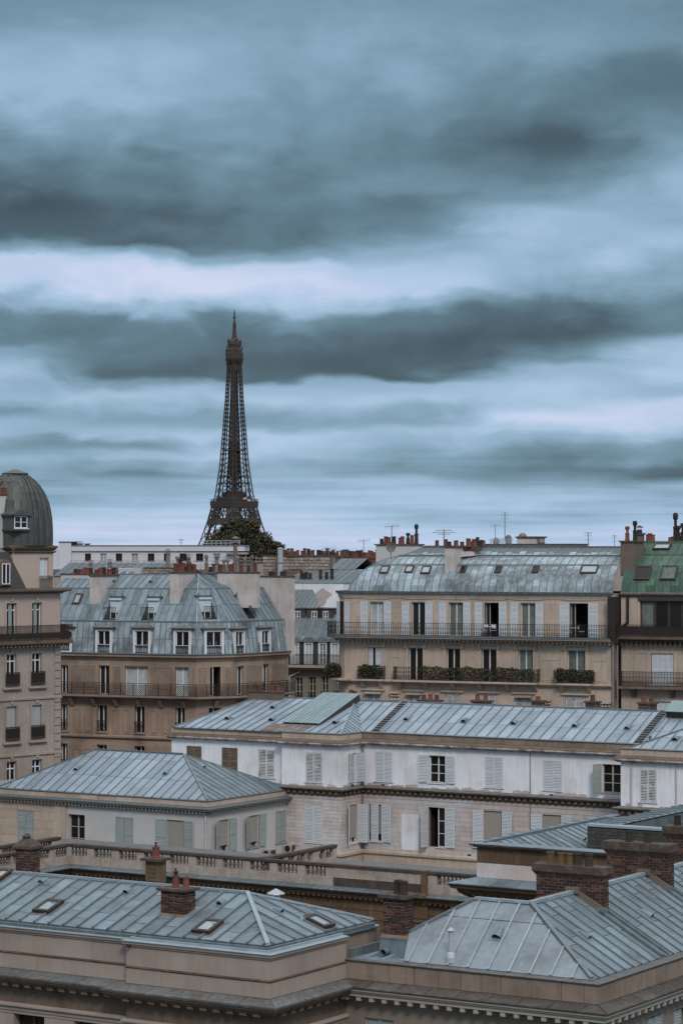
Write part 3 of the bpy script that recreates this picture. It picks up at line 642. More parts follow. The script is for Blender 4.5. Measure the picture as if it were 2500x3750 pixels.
def courses(w, root, t0, t1, z0, z1, ops, ch, bl, m, th=.08, o=0., gap=.022, name='stone_block', jit=.25):
    """ashlar courses around openings, each block an object"""
    n = max(1, int(round((z1-z0)/ch))); h = (z1-z0)/n; cnt = 0
    for r in range(n):
        a, b = z0+h*r, z0+h*(r+1); free = [(t0, t1)]
        for q in ops:
            if q[2] < b-.03 and q[3] > a+.03:
                nf = []
                for (x, y) in free:
                    if q[0] > x: nf.append((x, min(y, q[0])))
                    if q[1] < y: nf.append((max(x, q[1]), y))
                free = [f for f in nf if f[1]-f[0] > .04]
        for (x, y) in free:
            t = x; first = True
            while t < y-.02:
                L0 = bl*random.uniform(1-jit, 1+jit); L0 = L0*.5 if (first and r % 2) else L0; first = False
                e = min(y, t+L0); e = y if y-e < bl*.3 else e
                piece(name, m, root, w.P((t+e)/2, (a+b)/2, o-th/2+random.uniform(-.004,.004)), (e-t-gap, th, h-gap), w.rot()); cnt += 1; t = e
    return cnt
def bodybox(root, x0, x1, y0, y1, z0, z1, m, name='core'):
    mb = MB(); mb.box(x0, x1, y0, y1, z0, z1); return mb.build(name, m, root)
def solve(fn, target, lo, hi):
    flo = fn(lo)-target
    for _ in range(50):
        mid = (lo+hi)/2; fm = fn(mid)-target
        if (fm > 0) == (flo > 0): lo = mid
        else: hi = mid
    return (lo+hi)/2
def pxof(fr, a, b): w = fr.world(a, b, 0); return 1250 + w.x/(w.y)*FPX*math.cos(PITCH)/1.0
def back_walls(root, pts, z0, z1, m, name='wall'):
    mb = MB()
    for i in range(len(pts)-1): p, q = pts[i], pts[i+1]; mb.poly([(p[0],p[1],z0),(q[0],q[1],z0),(q[0],q[1],z1),(p[0],p[1],z1)])
    return mb.build(name, m, root)
# ------------------------------------------------------------------ ground
def ground():
    mb = MB(); ys = [-300, 0, 300, 700, 2000, 2750, 9000, 40000]; zs = [0, 0, 0, -8, -33, -34.2, -34.2, -34.2]
    for i in range(len(ys)-1):
        for x0, x1 in ((-20000,-600),(-600,600),(600,20000)):
            mb.poly([(x0,ys[i],zs[i]),(x1,ys[i],zs[i]),(x1,ys[i+1],zs[i+1]),(x0,ys[i+1],zs[i+1])])
    o = mb.build('ground', 'asphalt'); o['kind'] = 'structure'; return o
ground()
# ================================================================== F : near-left building
F = Frame(988, 70, ANG1)
Fr = empty('stone_building', F, 'mauve stone building with low blue zinc hip roof and skylights, nearest at lower left', 'building')
def build_F():
    z = lambda y: F.zat(0, 0, y)
    zt, zf, zb0, zb1, zw = z(3497), z(3519), z(3592), z(3606), z(3660)
    a4 = F.onb(462, 3420, 0)[0]; rb = .28; aL = -16.; W1 = F.ona(1268, 3560, 0)[0]; W2 = 6.3
    path = [(aL, rb), (a4, rb), (a4, 0), (0, 0), (0, W1)]
    # attic wall of big stone slabs
    walls = [Wall(F, path[i], path[i+1]) for i in range(4)]
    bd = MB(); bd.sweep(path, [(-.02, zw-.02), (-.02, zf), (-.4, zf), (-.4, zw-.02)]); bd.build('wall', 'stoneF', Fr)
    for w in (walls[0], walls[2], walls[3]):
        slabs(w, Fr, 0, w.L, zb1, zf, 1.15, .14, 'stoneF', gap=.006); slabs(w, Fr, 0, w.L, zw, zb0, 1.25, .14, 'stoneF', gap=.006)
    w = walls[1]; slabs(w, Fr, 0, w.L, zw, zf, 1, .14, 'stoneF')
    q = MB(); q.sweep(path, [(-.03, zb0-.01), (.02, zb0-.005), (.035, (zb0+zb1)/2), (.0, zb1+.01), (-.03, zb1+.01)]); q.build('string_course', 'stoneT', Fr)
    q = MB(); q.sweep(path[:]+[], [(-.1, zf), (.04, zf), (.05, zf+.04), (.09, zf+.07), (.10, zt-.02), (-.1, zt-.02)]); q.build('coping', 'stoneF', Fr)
    # zinc gutter on top, with raised roll
    gp = path[:-1] + [(0, W1-.05)]
    q = MB(); q.sweep(gp, [(-.42, zt-.03), (.12, zt-.025), (.13, zt), (.0, zt+.02), (-.42, zt+.06)]); q.build('gutter', 'zinc_l', Fr)
    q = MB(); q.sweep(gp, [(-.13, zt+.02), (-.07, zt+.02), (-.07, zt+.085), (-.13, zt+.085)]); q.build('gutter_roll', 'zinc_l', Fr)
    # set-back right end
    w = Wall(F, (-.35, W1-.2), (-.35, W2)); b = MB(); b.wbox(w, 0, w.L, zw-.3, zt-.05, -.3, 0); b.build('wall', 'stoneG', Fr)
    b = MB(); b.sweep([(-.35, W1-.2), (-.35, W2)], [(-.3, zt-.05), (.1, zt-.05), (.12, zt), (-.3, zt+.05)]); b.build('gutter', 'zinc_l', Fr)
    # projecting ledge with metal slabs
    lo = .52; q = MB(); q.sweep(path, [(0, zw-.05), (lo-.03, zw-.14), (lo, zw-.16), (lo, zw-.20), (0, zw-.20)]); q.build('ledge', 'ledge', Fr)
    for i in (0, 2, 3):
        w = walls[i]; t = 0
        while t < w.L-.05:
            e = min(w.L, t+1.05); mb = MB(); g = .012
            P = w.P; x0 = t-(lo if (i in (2,) and t == 0) else 0); x1 = e+(lo if (i == 2 and e == w.L) else 0); y0 = t-(lo if i == 3 and t == 0 else 0)
            if i == 3: x0 = y0
            mb.hexa([P(x0+g, zw-.16, lo+.02), P(x1-g, zw-.16, lo+.02), P(e-g, zw-.05, .0), P(t+g, zw-.05, .0), P(x0+g, zw-.125, lo+.02), P(x1-g, zw-.125, lo+.02), P(e-g, zw-.015, 0), P(t+g, zw-.015, 0)])
            mb.build('ledge_sheet', 'ledge', Fr); t = e
    q = MB(); q.sweep(path, [(0, zw-.20), (lo-.04, zw-.20), (lo-.05, zw-.27), (lo-.12, zw-.31), (lo-.14, zw-.36), (0, zw-.36)]); q.build('cornice', 'corn', Fr)
    q = MB(); q.sweep(path, [(0, zw-.36), (.30, zw-.36), (.24, zw-.45), (.05, zw-.52), (0, zw-.52)]); dentils(q, path, zw-.47, zw-.37, .42, .22, .06, .34); q.build('cornice_modillions', 'corn', Fr)
    zfr = zw-1.02
    # frieze, lower cornice, wall with dark windows
    q = MB(); q.sweep(path, [(-.3, zw-.52), (0, zw-.52), (0, zfr), (-.3, zfr)]); q.build('frieze', 'corn', Fr)
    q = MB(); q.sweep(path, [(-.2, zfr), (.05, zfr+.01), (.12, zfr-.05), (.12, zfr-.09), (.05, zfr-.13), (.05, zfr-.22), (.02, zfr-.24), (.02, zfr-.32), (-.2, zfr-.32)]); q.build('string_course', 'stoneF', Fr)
    zl = zfr-.32; w0 = walls[0]; ops = [w0.rect(50, 3702, 162, 3950), w0.rect(272, 3738, 380, 3990)]
    ops = [(o[0], o[1], o[3]-2.2, o[3]) for o in ops]
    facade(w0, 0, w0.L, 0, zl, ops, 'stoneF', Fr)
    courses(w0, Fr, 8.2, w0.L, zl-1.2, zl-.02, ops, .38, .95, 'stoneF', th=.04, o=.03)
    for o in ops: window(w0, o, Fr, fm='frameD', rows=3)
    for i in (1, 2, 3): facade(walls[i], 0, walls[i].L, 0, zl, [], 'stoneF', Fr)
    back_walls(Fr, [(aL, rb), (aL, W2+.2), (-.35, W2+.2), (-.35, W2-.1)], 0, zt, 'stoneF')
    # pipe stub
    p4 = w.P
    q = MB(); c = walls[2].P(.18, zf+.03, .02); q.tube(c-Vector((0,.05,0)), c+Vector((0,-.16,0)), .05); q.build('overflow_pipe', 'potd', Fr)
    # ---- roof
    c0 = (-.30, .34); ze = F.zat(c0[0], c0[1], 3466); bk = W2-.25; rbk = (c0[1]+bk)/2; pa, zr = F.onb(905, 3275, rbk)
    A = Vector((c0[0], c0[1], ze)); B = Vector((c0[0], bk, ze)); Pk = Vector((pa, rbk, zr)); LL = Vector((aL+.3, c0[1], ze)); LR = Vector((aL+.3, rbk, zr)); LB = Vector((aL+.3, bk, ze))
    f1 = RoofFace(F, [LL, A, Pk, LR], Fr); f2 = RoofFace(F, [A, B, Pk], Fr); f3 = RoofFace(F, [B, LB, LR, Pk], Fr)
    mb = MB(); [f.base(mb) for f in (f1, f2, f3)]; roof = mb.build('roof', 'under', Fr)
    f1.sheets(roof, .545, cuts=(.33, .80), stagger=-.14, m='zinc', bw=.045, bh=.055)
    f2.sheets(roof, .545, cuts=(.45,), stagger=.12, phase=.30)
    f3.sheets(roof, 1.1, cuts=())
    ridge(roof, [A+Vector((.02,-.02,0)), Pk], w=.12, h=.10); ridge(roof, [LR, Pk], w=.12, h=.08); ridge(roof, [Pk, B], w=.09, h=.06)
    q = MB(); q.sweep([(aL+.3, .34), (-.30, .34), (-.30, bk)], [(-.02, ze-.03), (.06, ze-.06), (.06, ze-.16), (-.02, ze-.16)]); q.build('eave_strip', 'zinc_d', roof)
    for (x, y, ww, hh, lab) in ((178, 3328, .62, .78, None), (762, 3402, .62, .78, None), (5, 3212, .5, .7, None)): f1.velux(roof, x, y, ww, hh, 'glassL')
    f2.velux(roof, 1166, 3383, .62, .78, 'glassL')
    for (x, y) in ((160, 3232), (470, 3268), (813, 3310)): f1.vent(roof, x, y, .085, .24)
    f2.vent(roof, 1016, 3338, .085, .24)
    for f, x, y in ((f1, 200, 3318), (f1, 790, 3396), (f2, 1108, 3372)):
        ax, ay = f.xy(x, y); q = MB(); q.hexa([f.P(ax-.09,ay-.05,.02),f.P(ax+.09,ay-.05,.02),f.P(ax+.09,ay+.05,.02),f.P(ax-.09,ay+.05,.02),f.P(ax-.07,ay-.04,.14),f.P(ax+.07,ay-.04,.14),f.P(ax+.05,ay+.05,.09),f.P(ax-.05,ay+.05,.09)]); q.build('roof_latch', 'zinc_l', roof)
    # central brick chimney standing on the front slope
    bq = f1.px(672, 3362); w = Wall(F, (0, bq.y), (1, bq.y)); t0, _ = w.px(588, 3330); t1, _ = w.px(672, 3330)
    zc = w.px(630, 3268)[1]; zbase = bq.z-.25
    b1 = bq.y+.62
    brick_chimney(F, Fr, t0, t1, bq.y, b1, zbase+.33, zc, capo=.10, caph=.10, pots=((t0+.33, bq.y+.3, 'pot', .36, .10), (t0+.70, bq.y+.3, 'pot', .33, .095)), key='F')
    q = MB(); q.box(t0-.03, t1+.03, bq.y-.03, b1+.03, zbase-.3, zbase+.33); q.build('chimney_plinth', 'mortar', Fr)
    q = MB(); c = Vector((t0+.33, bq.y+.3, zc+.46)); q.lathe(c, [(.05,0),(.05,.06),(.10,.08),(.10,.10),(.03,.12),(.03,.2)], 8); q.build('cowl', 'potd', Fr)
    # two chimneys rising behind the ridge
    bb = rbk+1.1
    for (x0, x1, yt, kind) in ((56, 112, 3112, 'a'), (532, 577, 3153, 'b')):
        w = Wall(F, (0, bb), (1, bb)); t0, zc = w.px(x0, yt); t1, _ = w.px(x1, yt)
        if kind == 'a':
            ch = brick_chimney(F, Fr, t0, t1, bb, bb+.5, zc-1.15, zc, capo=.07, caph=.12, key='F')
            q = MB(); q.hexa([(t0-.06,bb-.06,zc+.12),(t1+.06,bb-.06,zc+.12),(t1+.06,bb+.56,zc+.12),(t0-.06,bb+.56,zc+.12),(t0+.2,bb+.12,zc+.34),(t1-.2,bb+.12,zc+.34),(t1-.2,bb+.38,zc+.34),(t0+.2,bb+.38,zc+.34)])
            q.lathe(((t0+t1)/2-.05, bb+.25, zc+.3), [(.14,0),(.12,.08),(.16,.10),(.06,.2)], 8); q.build('cap', 'capst', ch)
        else:
            ch = stack(Fr, t0, t1, bb, bb+.45, zc-1.2, zc, 'stoneT', 'capst', .12, .08)
            courses(Wall(F, (t0, bb), (t1, bb)), ch, 0, t1-t0, zc-1.0, zc, [], .12, .32, 'stoneT', th=.05, o=.015, name='stone_block')
            pot(ch, ((t0+t1)/2+.02, bb+.2, zc+.08), 'pot', .34, .12); pot(ch, ((t0+t1)/2+.02, bb+.2, zc+.38), 'potd', .18, .035)
    w = Wall(F, (0, bb), (1, bb)); t, zz = w.px(1010, 3275); q = MB(); q.lathe((t, bb, zz-.5), [(.13,0),(.13,.5)], 10); q.lathe((t, bb, zz), [(.28,0),(.27,.03),(.02,.16)], 10); q.build('roof_vent', 'steel', Fr)
build_F()
# ================================================================== G : near-right building
_b = F.ona(1266, 3585, 0)[0]; _a = F.onb(2190, 3680, _b)[0]; _w = F.world(_a, _b, 0)
G = Frame(1250 + _w.x/_w.y*FPX, _w.y, ANG1)
Gr = empty('stone_building', G, 'building with broad pale zinc hip roof and brick chimneys, nearest at lower right', 'building')
def build_G():
    z = lambda y: G.zat(0, 0, y)
    zt, zw = z(3606), z(3681); aL = -_a; D = 45.
    path = [(aL, 0), (0, 0), (0, D)]
    w1 = Wall(G, path[0], path[1]); w2 = Wall(G, path[1], path[2])
    b = MB(); b.sweep(path, [(-.02, zw-.05), (-.02, zt-.02), (-.35, zt-.02), (-.35, zw-.05)]); b.build('wall', 'stoneG', Gr)
    slabs(w1, Gr, 0, w1.L, zw, zt-.03, .95, .12, 'stoneG', jit=.35); slabs(w2, Gr, 0, 22, zw, zt-.03, .80, .12, 'stoneG', jit=.3)
    q = MB(); q.sweep(path, [(-.40, zt-.03), (.05, zt-.03), (.06, zt), (-.1, zt+.025), (-.40, zt+.01)]); q.build('gutter', 'ledge', Gr)
    lo = .50
    q = MB(); q.sweep(path, [(0, zw-.05), (lo-.03, zw-.15), (lo, zw-.17), (lo, zw-.20), (0, zw-.20)]); q.build('ledge', 'ledgeB', Gr)
    for w, Lm in ((w1, w1.L), (w2, 22)):
        t = 0; i = 0
        while t < Lm-.05:
            e = min(Lm, t+.98); P = w.P; g = .014; x0 = t-(lo if w is w2 and i == 0 else 0); x1 = e+(lo if (w is w1 and e == Lm) else 0); mb = MB()
            mb.hexa([P(x0+g, zw-.17, lo+.02), P(x1-g, zw-.17, lo+.02), P(e-g, zw-.05, 0), P(t+g, zw-.05, 0), P(x0+g, zw-.135, lo+.02), P(x1-g, zw-.135, lo+.02), P(e-g, zw-.015, 0), P(t+g, zw-.015, 0)])
            mb.build('ledge_sheet', 'ledgeB', Gr); t = e; i += 1
    q = MB(); q.sweep(path, [(0, zw-.20), (lo-.01, zw-.20), (lo-.02, zw-.25), (lo-.06, zw-.27), (lo-.07, zw-.31), (lo-.12, zw-.34), (lo-.12, zw-.42), (0, zw-.42)]); q.build('cornice', 'creamG', Gr)
    k = 0
    for w, Lm in ((w1, w1.L), (w2, 22)):
        n = int(Lm/.42)
        for i in range(n):
            piece('modillion', 'creamG', Gr, w.P((i+.5)*Lm/n, zw-.485, .17), (.14, .38, .12), w.rot()); k += 1
    q = MB(); q.sweep(path, [(0, zw-.42), (.10, zw-.42), (.08, zw-.60), (.02, zw-.62), (0, zw-.62)]); q.build('frieze', 'wallG', Gr)
    o1 = w1.rect(1334, 3733, 1440, 3900); o2 = w2.rect(2370, 3722, 2424, 3860); o3 = w2.rect(2466, 3694, 2520, 3860)
    facade(w1, 0, w1.L, 0, zw-.6, [o1], 'wallG', Gr); facade(w2, 0, D, 0, zw-.6, [o2, o3], 'wallG', Gr)
    for w, o in ((w1, o1),): wn = window(w, o, Gr, fm='shutG', depth=.06, glass='shutG')
    for o in (o2, o3):
        wn = window(w2, o, Gr, fm='shutG', depth=.2); shutter(w2, o[0], o[2]+.05, o[3]-.03, (o[1]-o[0])/2, wn, 'shutG', o=-.03); shutter(w2, (o[0]+o[1])/2, o[2]+.05, o[3]-.03, (o[1]-o[0])/2, wn, 'shutG', o=-.03, swing=.9 if o is o3 else 0, hinge='R')
    back_walls(Gr, [(0, D), (-12, D)], 0, zt, 'wallG'); back_walls(Gr, [(aL+1, 9.4), (aL+1, 3.5)], zt-3, zt, 'stoneG')
    # ---- roof
    c = .36; ze = G.zat(-c, c, 3592); rb = c+1.95; ra, zr = G.onb(1943, 3313, rb)
    E0a = G.onb(1478, 3530, c)[0]; aG = G.onb(1332, 3512, c)[0]; P2a = G.onb(1740, 3295, rb)[0]
    E0 = Vector((E0a, c, ze)); E1 = Vector((-c, c, ze)); P1 = Vector((ra, rb, zr)); P2 = Vector((P2a, rb, zr)); bk = 2*rb-c
    E2 = Vector((-c, D-.5, ze)); P3 = Vector((ra, D-.5, zr)); E0b = Vector((E0a, bk, ze)); V = Vector((2*ra+c, bk, ze)); V2 = Vector((2*ra+c, D-.5, ze))
    f1 = RoofFace(G, [E0, E1, P1, P2], Gr); Q_ = f1.px(1497, 3418); f1 = RoofFace(G, [E0, E1, P1, P2, Q_], Gr); f2 = RoofFace(G, [E1, E2, P3, P1], Gr); f3 = RoofFace(G, [E0b, Q_, P2], Gr); f4 = RoofFace(G, [V, E0b, P2, P1], Gr); f5 = RoofFace(G, [V2, V, P1, P3], Gr)
    mb = MB(); [f.base(mb) for f in (f1, f2, f3, f4, f5)]; roof = mb.build('roof', 'under', Gr)
    f1.sheets(roof, .66, cuts=(.72,), m='zinc_g', bm='zinc_l', bw=.05, bh=.045, phase=.45); f2.sheets(roof, .545, cuts=(.42, .80), stagger=.09, phase=.40)
    f3.sheets(roof, .66, m='zinc_p'); f4.sheets(roof, .9); f5.sheets(roof, 1.1)
    ridge(roof, [E1+Vector((-.05,.05,0)), P1], w=.13, h=.10, m='zinc_b'); ridge(roof, [P2, P1], w=.13, h=.08, m='zinc_l'); ridge(roof, [Q_, P2], w=.10, h=.06, m='zinc_b'); ridge(roof, [P1, P3], w=.15, h=.10, m='zinc_l')
    q = MB(); q.sweep([(-c, c+.1), (-c, D-.5)], [(-.02, ze-.03), (.05, ze-.05), (.05, ze-.14), (-.02, ze-.14)]); q.build('eave_strip', 'zinc_d', roof)
    f1.vent(roof, 1828, 3420, .115, .32, 'zinc'); f2.vent(roof, 2136, 3428, .09, .30); f2.vent(roof, 2365, 3350, .09, .30)
    # mushroom vent pipe
    bp = f1.px(1650, 3520); q = MB(); q.lathe(bp, [(.15,-.05),(.15,.10),(.12,.22),(.065,.25),(.065,.86)], 12); q.lathe(bp+Vector((0,0,.84)), [(.10,0),(.12,.03),(.02,.12)], 12); q.build('vent_pipe', 'steel', roof)
    # brick stack at the left corner with zinc skirt
    bq = c+.55; w = Wall(G, (0, bq), (1, bq)); t0, zc = w.px(1402, 3294); t1, _ = w.px(1481, 3294); zb = w.px(1440, 3430)[1]
    bw_ = MB(); bw_.box(t0+.05, t1-.05, bq+.05, bq+.45, zt, zb); bw_.build('chimney_plinth', 'mortar', Gr)
    ch = brick_chimney(G, Gr, t0, t1, bq, bq+.50, zb, zc, capo=.12, caph=.15, pots=((t0+.34, bq+.30, 'potd', .40, .125), (t0+.60, bq+.16, 'potd', .40, .125)), key='Gs', rowh=.085, bl=.25)
    q = MB(); q.box(t0-.04, t1+.04, bq-.04, bq+.54, zb-.06, zb+.04); q.build('chimney_plinth', 'mortar', ch)
    q = MB(); q.hexa([(t0-.12,bq-.14,zb-.75),(t1+.16,bq-.14,zb-.75),(t1+.16,bq+.7,zb-.75),(t0-.12,bq+.7,zb-.75),(t0-.05,bq-.05,zb-.05),(t1+.05,bq-.05,zb-.05),(t1+.05,bq+.55,zb-.05),(t0-.05,bq+.55,zb-.05)]); q.box(t0-.07,t1+.07,bq-.07,bq+.57,zb-.09,zb-.04); q.build('flashing', 'zinc', ch)
    q = MB(); c2 = Vector((t0+.22, bq-.12, zb-.42)); q.tube(c2, c2+Vector((0,-.26,-.02)), .10, n=12, caps=False); q.tube(c2+Vector((0,-.05,0)), c2+Vector((0,-.06,0)), .095, n=12, mi=1); q.build('outlet_pipe', ['zinc_b', 'room'], ch)
    # flat zinc gutter area with battens left of it
    q = MB(); q.box(aL+.02, E0a+.02, .1, 2.0, zt-.03, zt+.03); q.build('gutter', 'zinc', Gr)
    for k in range(3): q = MB(); x = aL+.5+k*.62; q.bar((x, .2, zt+.05), (x+.05, 1.6, zt+.12), .07, .07); q.build('batten', 'zinc_l', Gr)
    q = MB(); q.box(aL+.02, aL+.12, .1, 2.4, zt-.1, zt+.28); q.build('flashing', 'zinc_d', Gr)
    # long brick stacks across the ridge
    specs = ((1962, 2204, 3346, 3203, 3171, ((1,.30),(1,.30)), 1), (2219, 2446, 3264, 3124, 3088, None, 2), (2437, 2660, 3185, 3066, 3031, None, 3))
    for (x0, x1, yb, yt, yc, _, k) in specs:
        bp = f2.px(x1, yb); w = Wall(G, (0, bp.y), (1, bp.y)); t0, zc = w.px(x0, yt); t1, _ = w.px(x1, yt); zc2 = w.px((x0+x1)/2, yc)[1]
        th = .45; zb = bp.z-.3; pots = []
        if k == 1: pots = [(w.px(x, 3160)[0], bp.y+.22, 'poty', .34, .125) for x in (2003, 2043, 2074)] + [(w.px(x, 3160)[0], bp.y+.22, 'potd', .36, .12) for x in (2103, 2144)]
        if k == 2: pots = [(w.px(x, 3080)[0], bp.y+.22, 'potd', .34, .12) for x in (2293, 2360)]
        if k == 3: pots = [(w.px(x, 3020)[0], bp.y+.22, 'potd', .34, .12) for x in (2470, 2510)]
        ch = brick_chimney(G, Gr, t0, t1, bp.y, bp.y+th, zb, zc, capo=.10, caph=max(.15, zc2-zc), pots=pots, key='G%d' % 1, rowh=.088, bl=.25)
        # stepped flashing and side gutter
        zz = lambda a: zr - (a-ra)/( -c-ra)*(zr-ze)
        q = MB(); y = bp.y-.04
        q.bar((ra, y, zr+.10), (t1+.02, y, zz(t1)+.10), .10, .16); q.bar((t0, y, zr-(ra-t0)*.3+.10), (ra, y, zr+.10), .08, .12); q.box(ra-.22, ra+.22, y-.12, y+.03, zr+.02, zr+.20); q.build('flashing', 'chimd', ch)
        q = MB(); q.bar((t1-.02, bp.y-.10, zz(t1)+.07), (-c, bp.y-.10, ze+.05), .12, .07, up=f2.n); q.bar((t1-.02, bp.y+.32, zz(t1)+.06), (-c, bp.y+.32, ze+.05), .07, .06, up=f2.n); q.build('side_gutter', 'zinc_d', roof)
        q = MB(); q.box(t1-.10, t1+.14, bp.y-.16, bp.y+.1, zz(t1)-.05, zz(t1)+.16); q.build('flashing', 'zinc_b', roof)
build_G()
# ================================================================== T : terrace with balustrade
T = Frame(255, 133, ANG1)
Tr = empty('balustrade_terrace', T, 'long stone terrace with vase balustrade and soiled ledge, behind the near-left zinc roof', 'terrace')
_bal = None
def baluster(parent, p, h):
    global _bal
    if _bal is None:
        mb = MB(); mb.lathe((0,0,0), [(.085,0),(.085,.06),(.045,.10),(.04,.16),(.095,.42),(.085,.5),(.04,.78),(.045,.88),(.08,.93),(.08,1.0)], 6); o = mb.build('baluster', 'baluD'); _bal = o.data; bpy.data.objects.remove(o)
    o = bpy.data.objects.new('baluster', _bal); o.location = p; o.scale = (1,1,h); COL.objects.link(o); o.parent = parent
def bal_run(root, w, t0, t1, piers, zp, zb, zr, nbal=None, o=0., pierm='balus', pw=None, counted=[0]):
    """piers: list of (t0,t1); zp plinth bottom, zb baluster base, zr rail top"""
    mb = MB(); mb.wbox(w, t0, t1, zp, zb, o-.34, o); mb.build('plinth', 'balus', root)
    mb = MB(); mb.wbox(w, t0-.03, t1+.03, zr-.13, zr, o-.38, o+.04); mb.wbox(w, t0, t1, zr-.17, zr-.13, o-.33, o-.01); mb.build('handrail', 'rail', root)
    edges = [t0] + [x for p in piers for x in p] + [t1]
    for (a, b) in piers: mb = MB(); mb.wbox(w, a, b, zb+.001, zr-.171, o-.31, o-.015); mb.build('pier', 'balus', root)
    for i in range(0, len(edges), 2):
        a, b = edges[i], edges[i+1]; n = int((b-a)/.215)
        for k in range(n): baluster(root, w.P(a+(b-a)*(k+.5)/n, zb, o-.17), zr-.17-zb)
def build_T():
    z = lambda y: T.zat(0, 0, y); zr, zb, zp = z(3091), z(3134), z(3165)
    wf = Wall(T, (0, 0), (40, 0)); ws = Wall(T, (0, -18), (0, 0))
    P = [(317,343),(407,434),(499,526),(594,621),(689,717),(787,815),(887,914),(986,1014),(1087,1116),(1191,1222)]
    piers = [(wf.px(a, 3120+.08*(a-255))[0], wf.px(b, 3120+.08*(a-255))[0]) for a, b in P]; tS = piers[-1][1]
    bal_run(Tr, wf, .0, tS, piers, zp, zb, zr)
    bal_run(Tr, ws, 6, 18.0, [(ws.px(a, 3125)[0], ws.px(b, 3125)[0]) for a, b in ((40,50),(60,70),(126,136),(184,204))], zp, zb, zr)
    # solid parapet
    tE = wf.px(1545, 3215)[0]
    slabs(wf, Tr, tS, tE, zb-.02, zr-.13, 1.5, .3, 'balus'); q = MB(); q.wbox(wf, tS, tE+.3, zr-.13, zr, -.38, .05); q.wbox(wf, tS, tE, zp, zb-.02, -.34, .03); q.build('coping', 'rail', Tr)
    q = MB(); q.wbox(wf, tE, tE+.32, zp-.6, zr-.13, -.4, .10); q.build('pier', 'stoneT', Tr)
    t2 = wf.px(1562, 3240)[0]; t3 = wf.px(1598, 3240)[0]; t4 = wf.px(1760, 3240)[0]
    bal_run(Tr, wf, t2, 40, [(t2, t3), (t4, t4+.7)], zp, zb, zr)
    # ledge + cornice + wall
    path = [(0, -18), (0, 0), (40, 0)]
    q = MB(); q.sweep(path, [(-.4, zp), (.0, zp-.002), (.50, zp-.12), (.52, zp-.16), (-.4, zp-.16)]); q.build('ledge', 'ledge', Tr)
    for w, L0, L1 in ((wf, .5, 28), (ws, 8, 17.5)):
        t = L0
        while t < L1: q = MB(); Q = w.P; q.hexa([Q(t+.01,zp-.14,.54),Q(t+.98,zp-.14,.54),Q(t+.98,zp-.03,.0),Q(t+.01,zp-.03,0),Q(t+.01,zp-.11,.54),Q(t+.98,zp-.11,.54),Q(t+.98,zp+.01,0),Q(t+.01,zp+.01,0)]); q.build('ledge_sheet', 'zinc_d', Tr); t += 1.0
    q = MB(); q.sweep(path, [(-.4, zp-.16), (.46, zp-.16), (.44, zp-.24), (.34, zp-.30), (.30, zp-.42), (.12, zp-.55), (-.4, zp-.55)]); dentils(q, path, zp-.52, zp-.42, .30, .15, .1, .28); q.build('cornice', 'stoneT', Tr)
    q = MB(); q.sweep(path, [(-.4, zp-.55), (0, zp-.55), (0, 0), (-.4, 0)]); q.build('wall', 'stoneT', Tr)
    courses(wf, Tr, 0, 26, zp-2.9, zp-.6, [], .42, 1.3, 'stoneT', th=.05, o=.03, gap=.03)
    # pilaster under the pier
    for tt in (tE-.35,): q = MB(); q.wbox(wf, tt, tt+.75, zp-6, zp-.16, .0, .16); q.wbox(wf, tt-.05, tt+.8, zp-.16, zp+.0, 0, .62); q.wbox(wf, tt-.05, tt+.8, zp-1.4, zp-1.3, 0, .22); q.wbox(wf, tt-.05, tt+.8, zp-1.2, zp-1.15, 0, .2); q.build('pilaster', 'stoneT', Tr)
    # terrace floor
    q = MB(); q.box(.0, 40, .3, 10, zp-.3, zp-.1); q.box(-9, 0, -18, 10, zp-.3, zp-.1); q.build('floor', 'ledge', Tr)
    # return balustrade running back to the white building
    f0 = wf.px(957, 3146)[0]; wr = Wall(T, (f0, 0.2), (f0, 12)); tr = wr.px(1232, 3095)[0]
    p = [(wr.px(a, 3120)[0], wr.px(b, 3120)[0]) for a, b in ((1039,1055),(1081,1086),(1118,1124),(1148,1169),(1190,1194),(1222,1234))]
    bal_run(Tr, wr, 0, tr, p, zp-.1, zb, zr)
    # second run further left
    c = T.cam(); d = T.ld(ray(222, 3066)); k = (zr-c.z)/d.z; e = c+d*k; wl = Wall(T, (e.x, e.y-14), (e.x, e.y))
    bal_run(Tr, wl, 4, 14, [(13.3, 14), (11.2, 11.7), (8.6, 9.1), (6.2, 6.7)], zp-.1, zb, zr)
build_T()
# ================================================================== B3 : hip-roofed pavilion
P3 = Frame(762, 150, ANG1)
P3r = empty('hip_roof_pavilion', P3, 'off-white pavilion with wide pale zinc hip roof and grey-green shutters, left of centre', 'building')
def closed_pair(w, q, root, m='shutW', fm='frameW', o=-.02, label=None, depth=.16):
    wn = window(w, q, root, fm=fm, depth=depth, sill=True, label=label); h = (q[1]-q[0])/2
    shutter(w, q[0]+.01, q[2]+.02, q[3]-.02, h-.015, wn, m, o=o); shutter(w, q[0]+h+.005, q[2]+.02, q[3]-.02, h-.015, wn, m, o=o); return wn
def open_pair(w, q, root, wl, wr, m='shutW', fm='frameW', kind='glass', drop=.8, rows=3, percell=False, depth=.2, left=True, right=True, sl=0.12, sr=0.12, transom=0):
    wn = window(w, q, root, fm=fm, depth=depth, rows=rows, glass=kind, per_cell=percell, transom=transom)
    if drop: blind(w, (q[0], q[1], q[2], q[3]), wn, drop=drop, depth=depth*.45)
    if left: shutter(w, q[0]-wl, q[2]+.0, q[3]+.0, wl, wn, m, swing=sl, hinge='R')
    if right: shutter(w, q[1], q[2]+.0, q[3]+.0, wr, wn, m, swing=sr, hinge='L')
    return wn
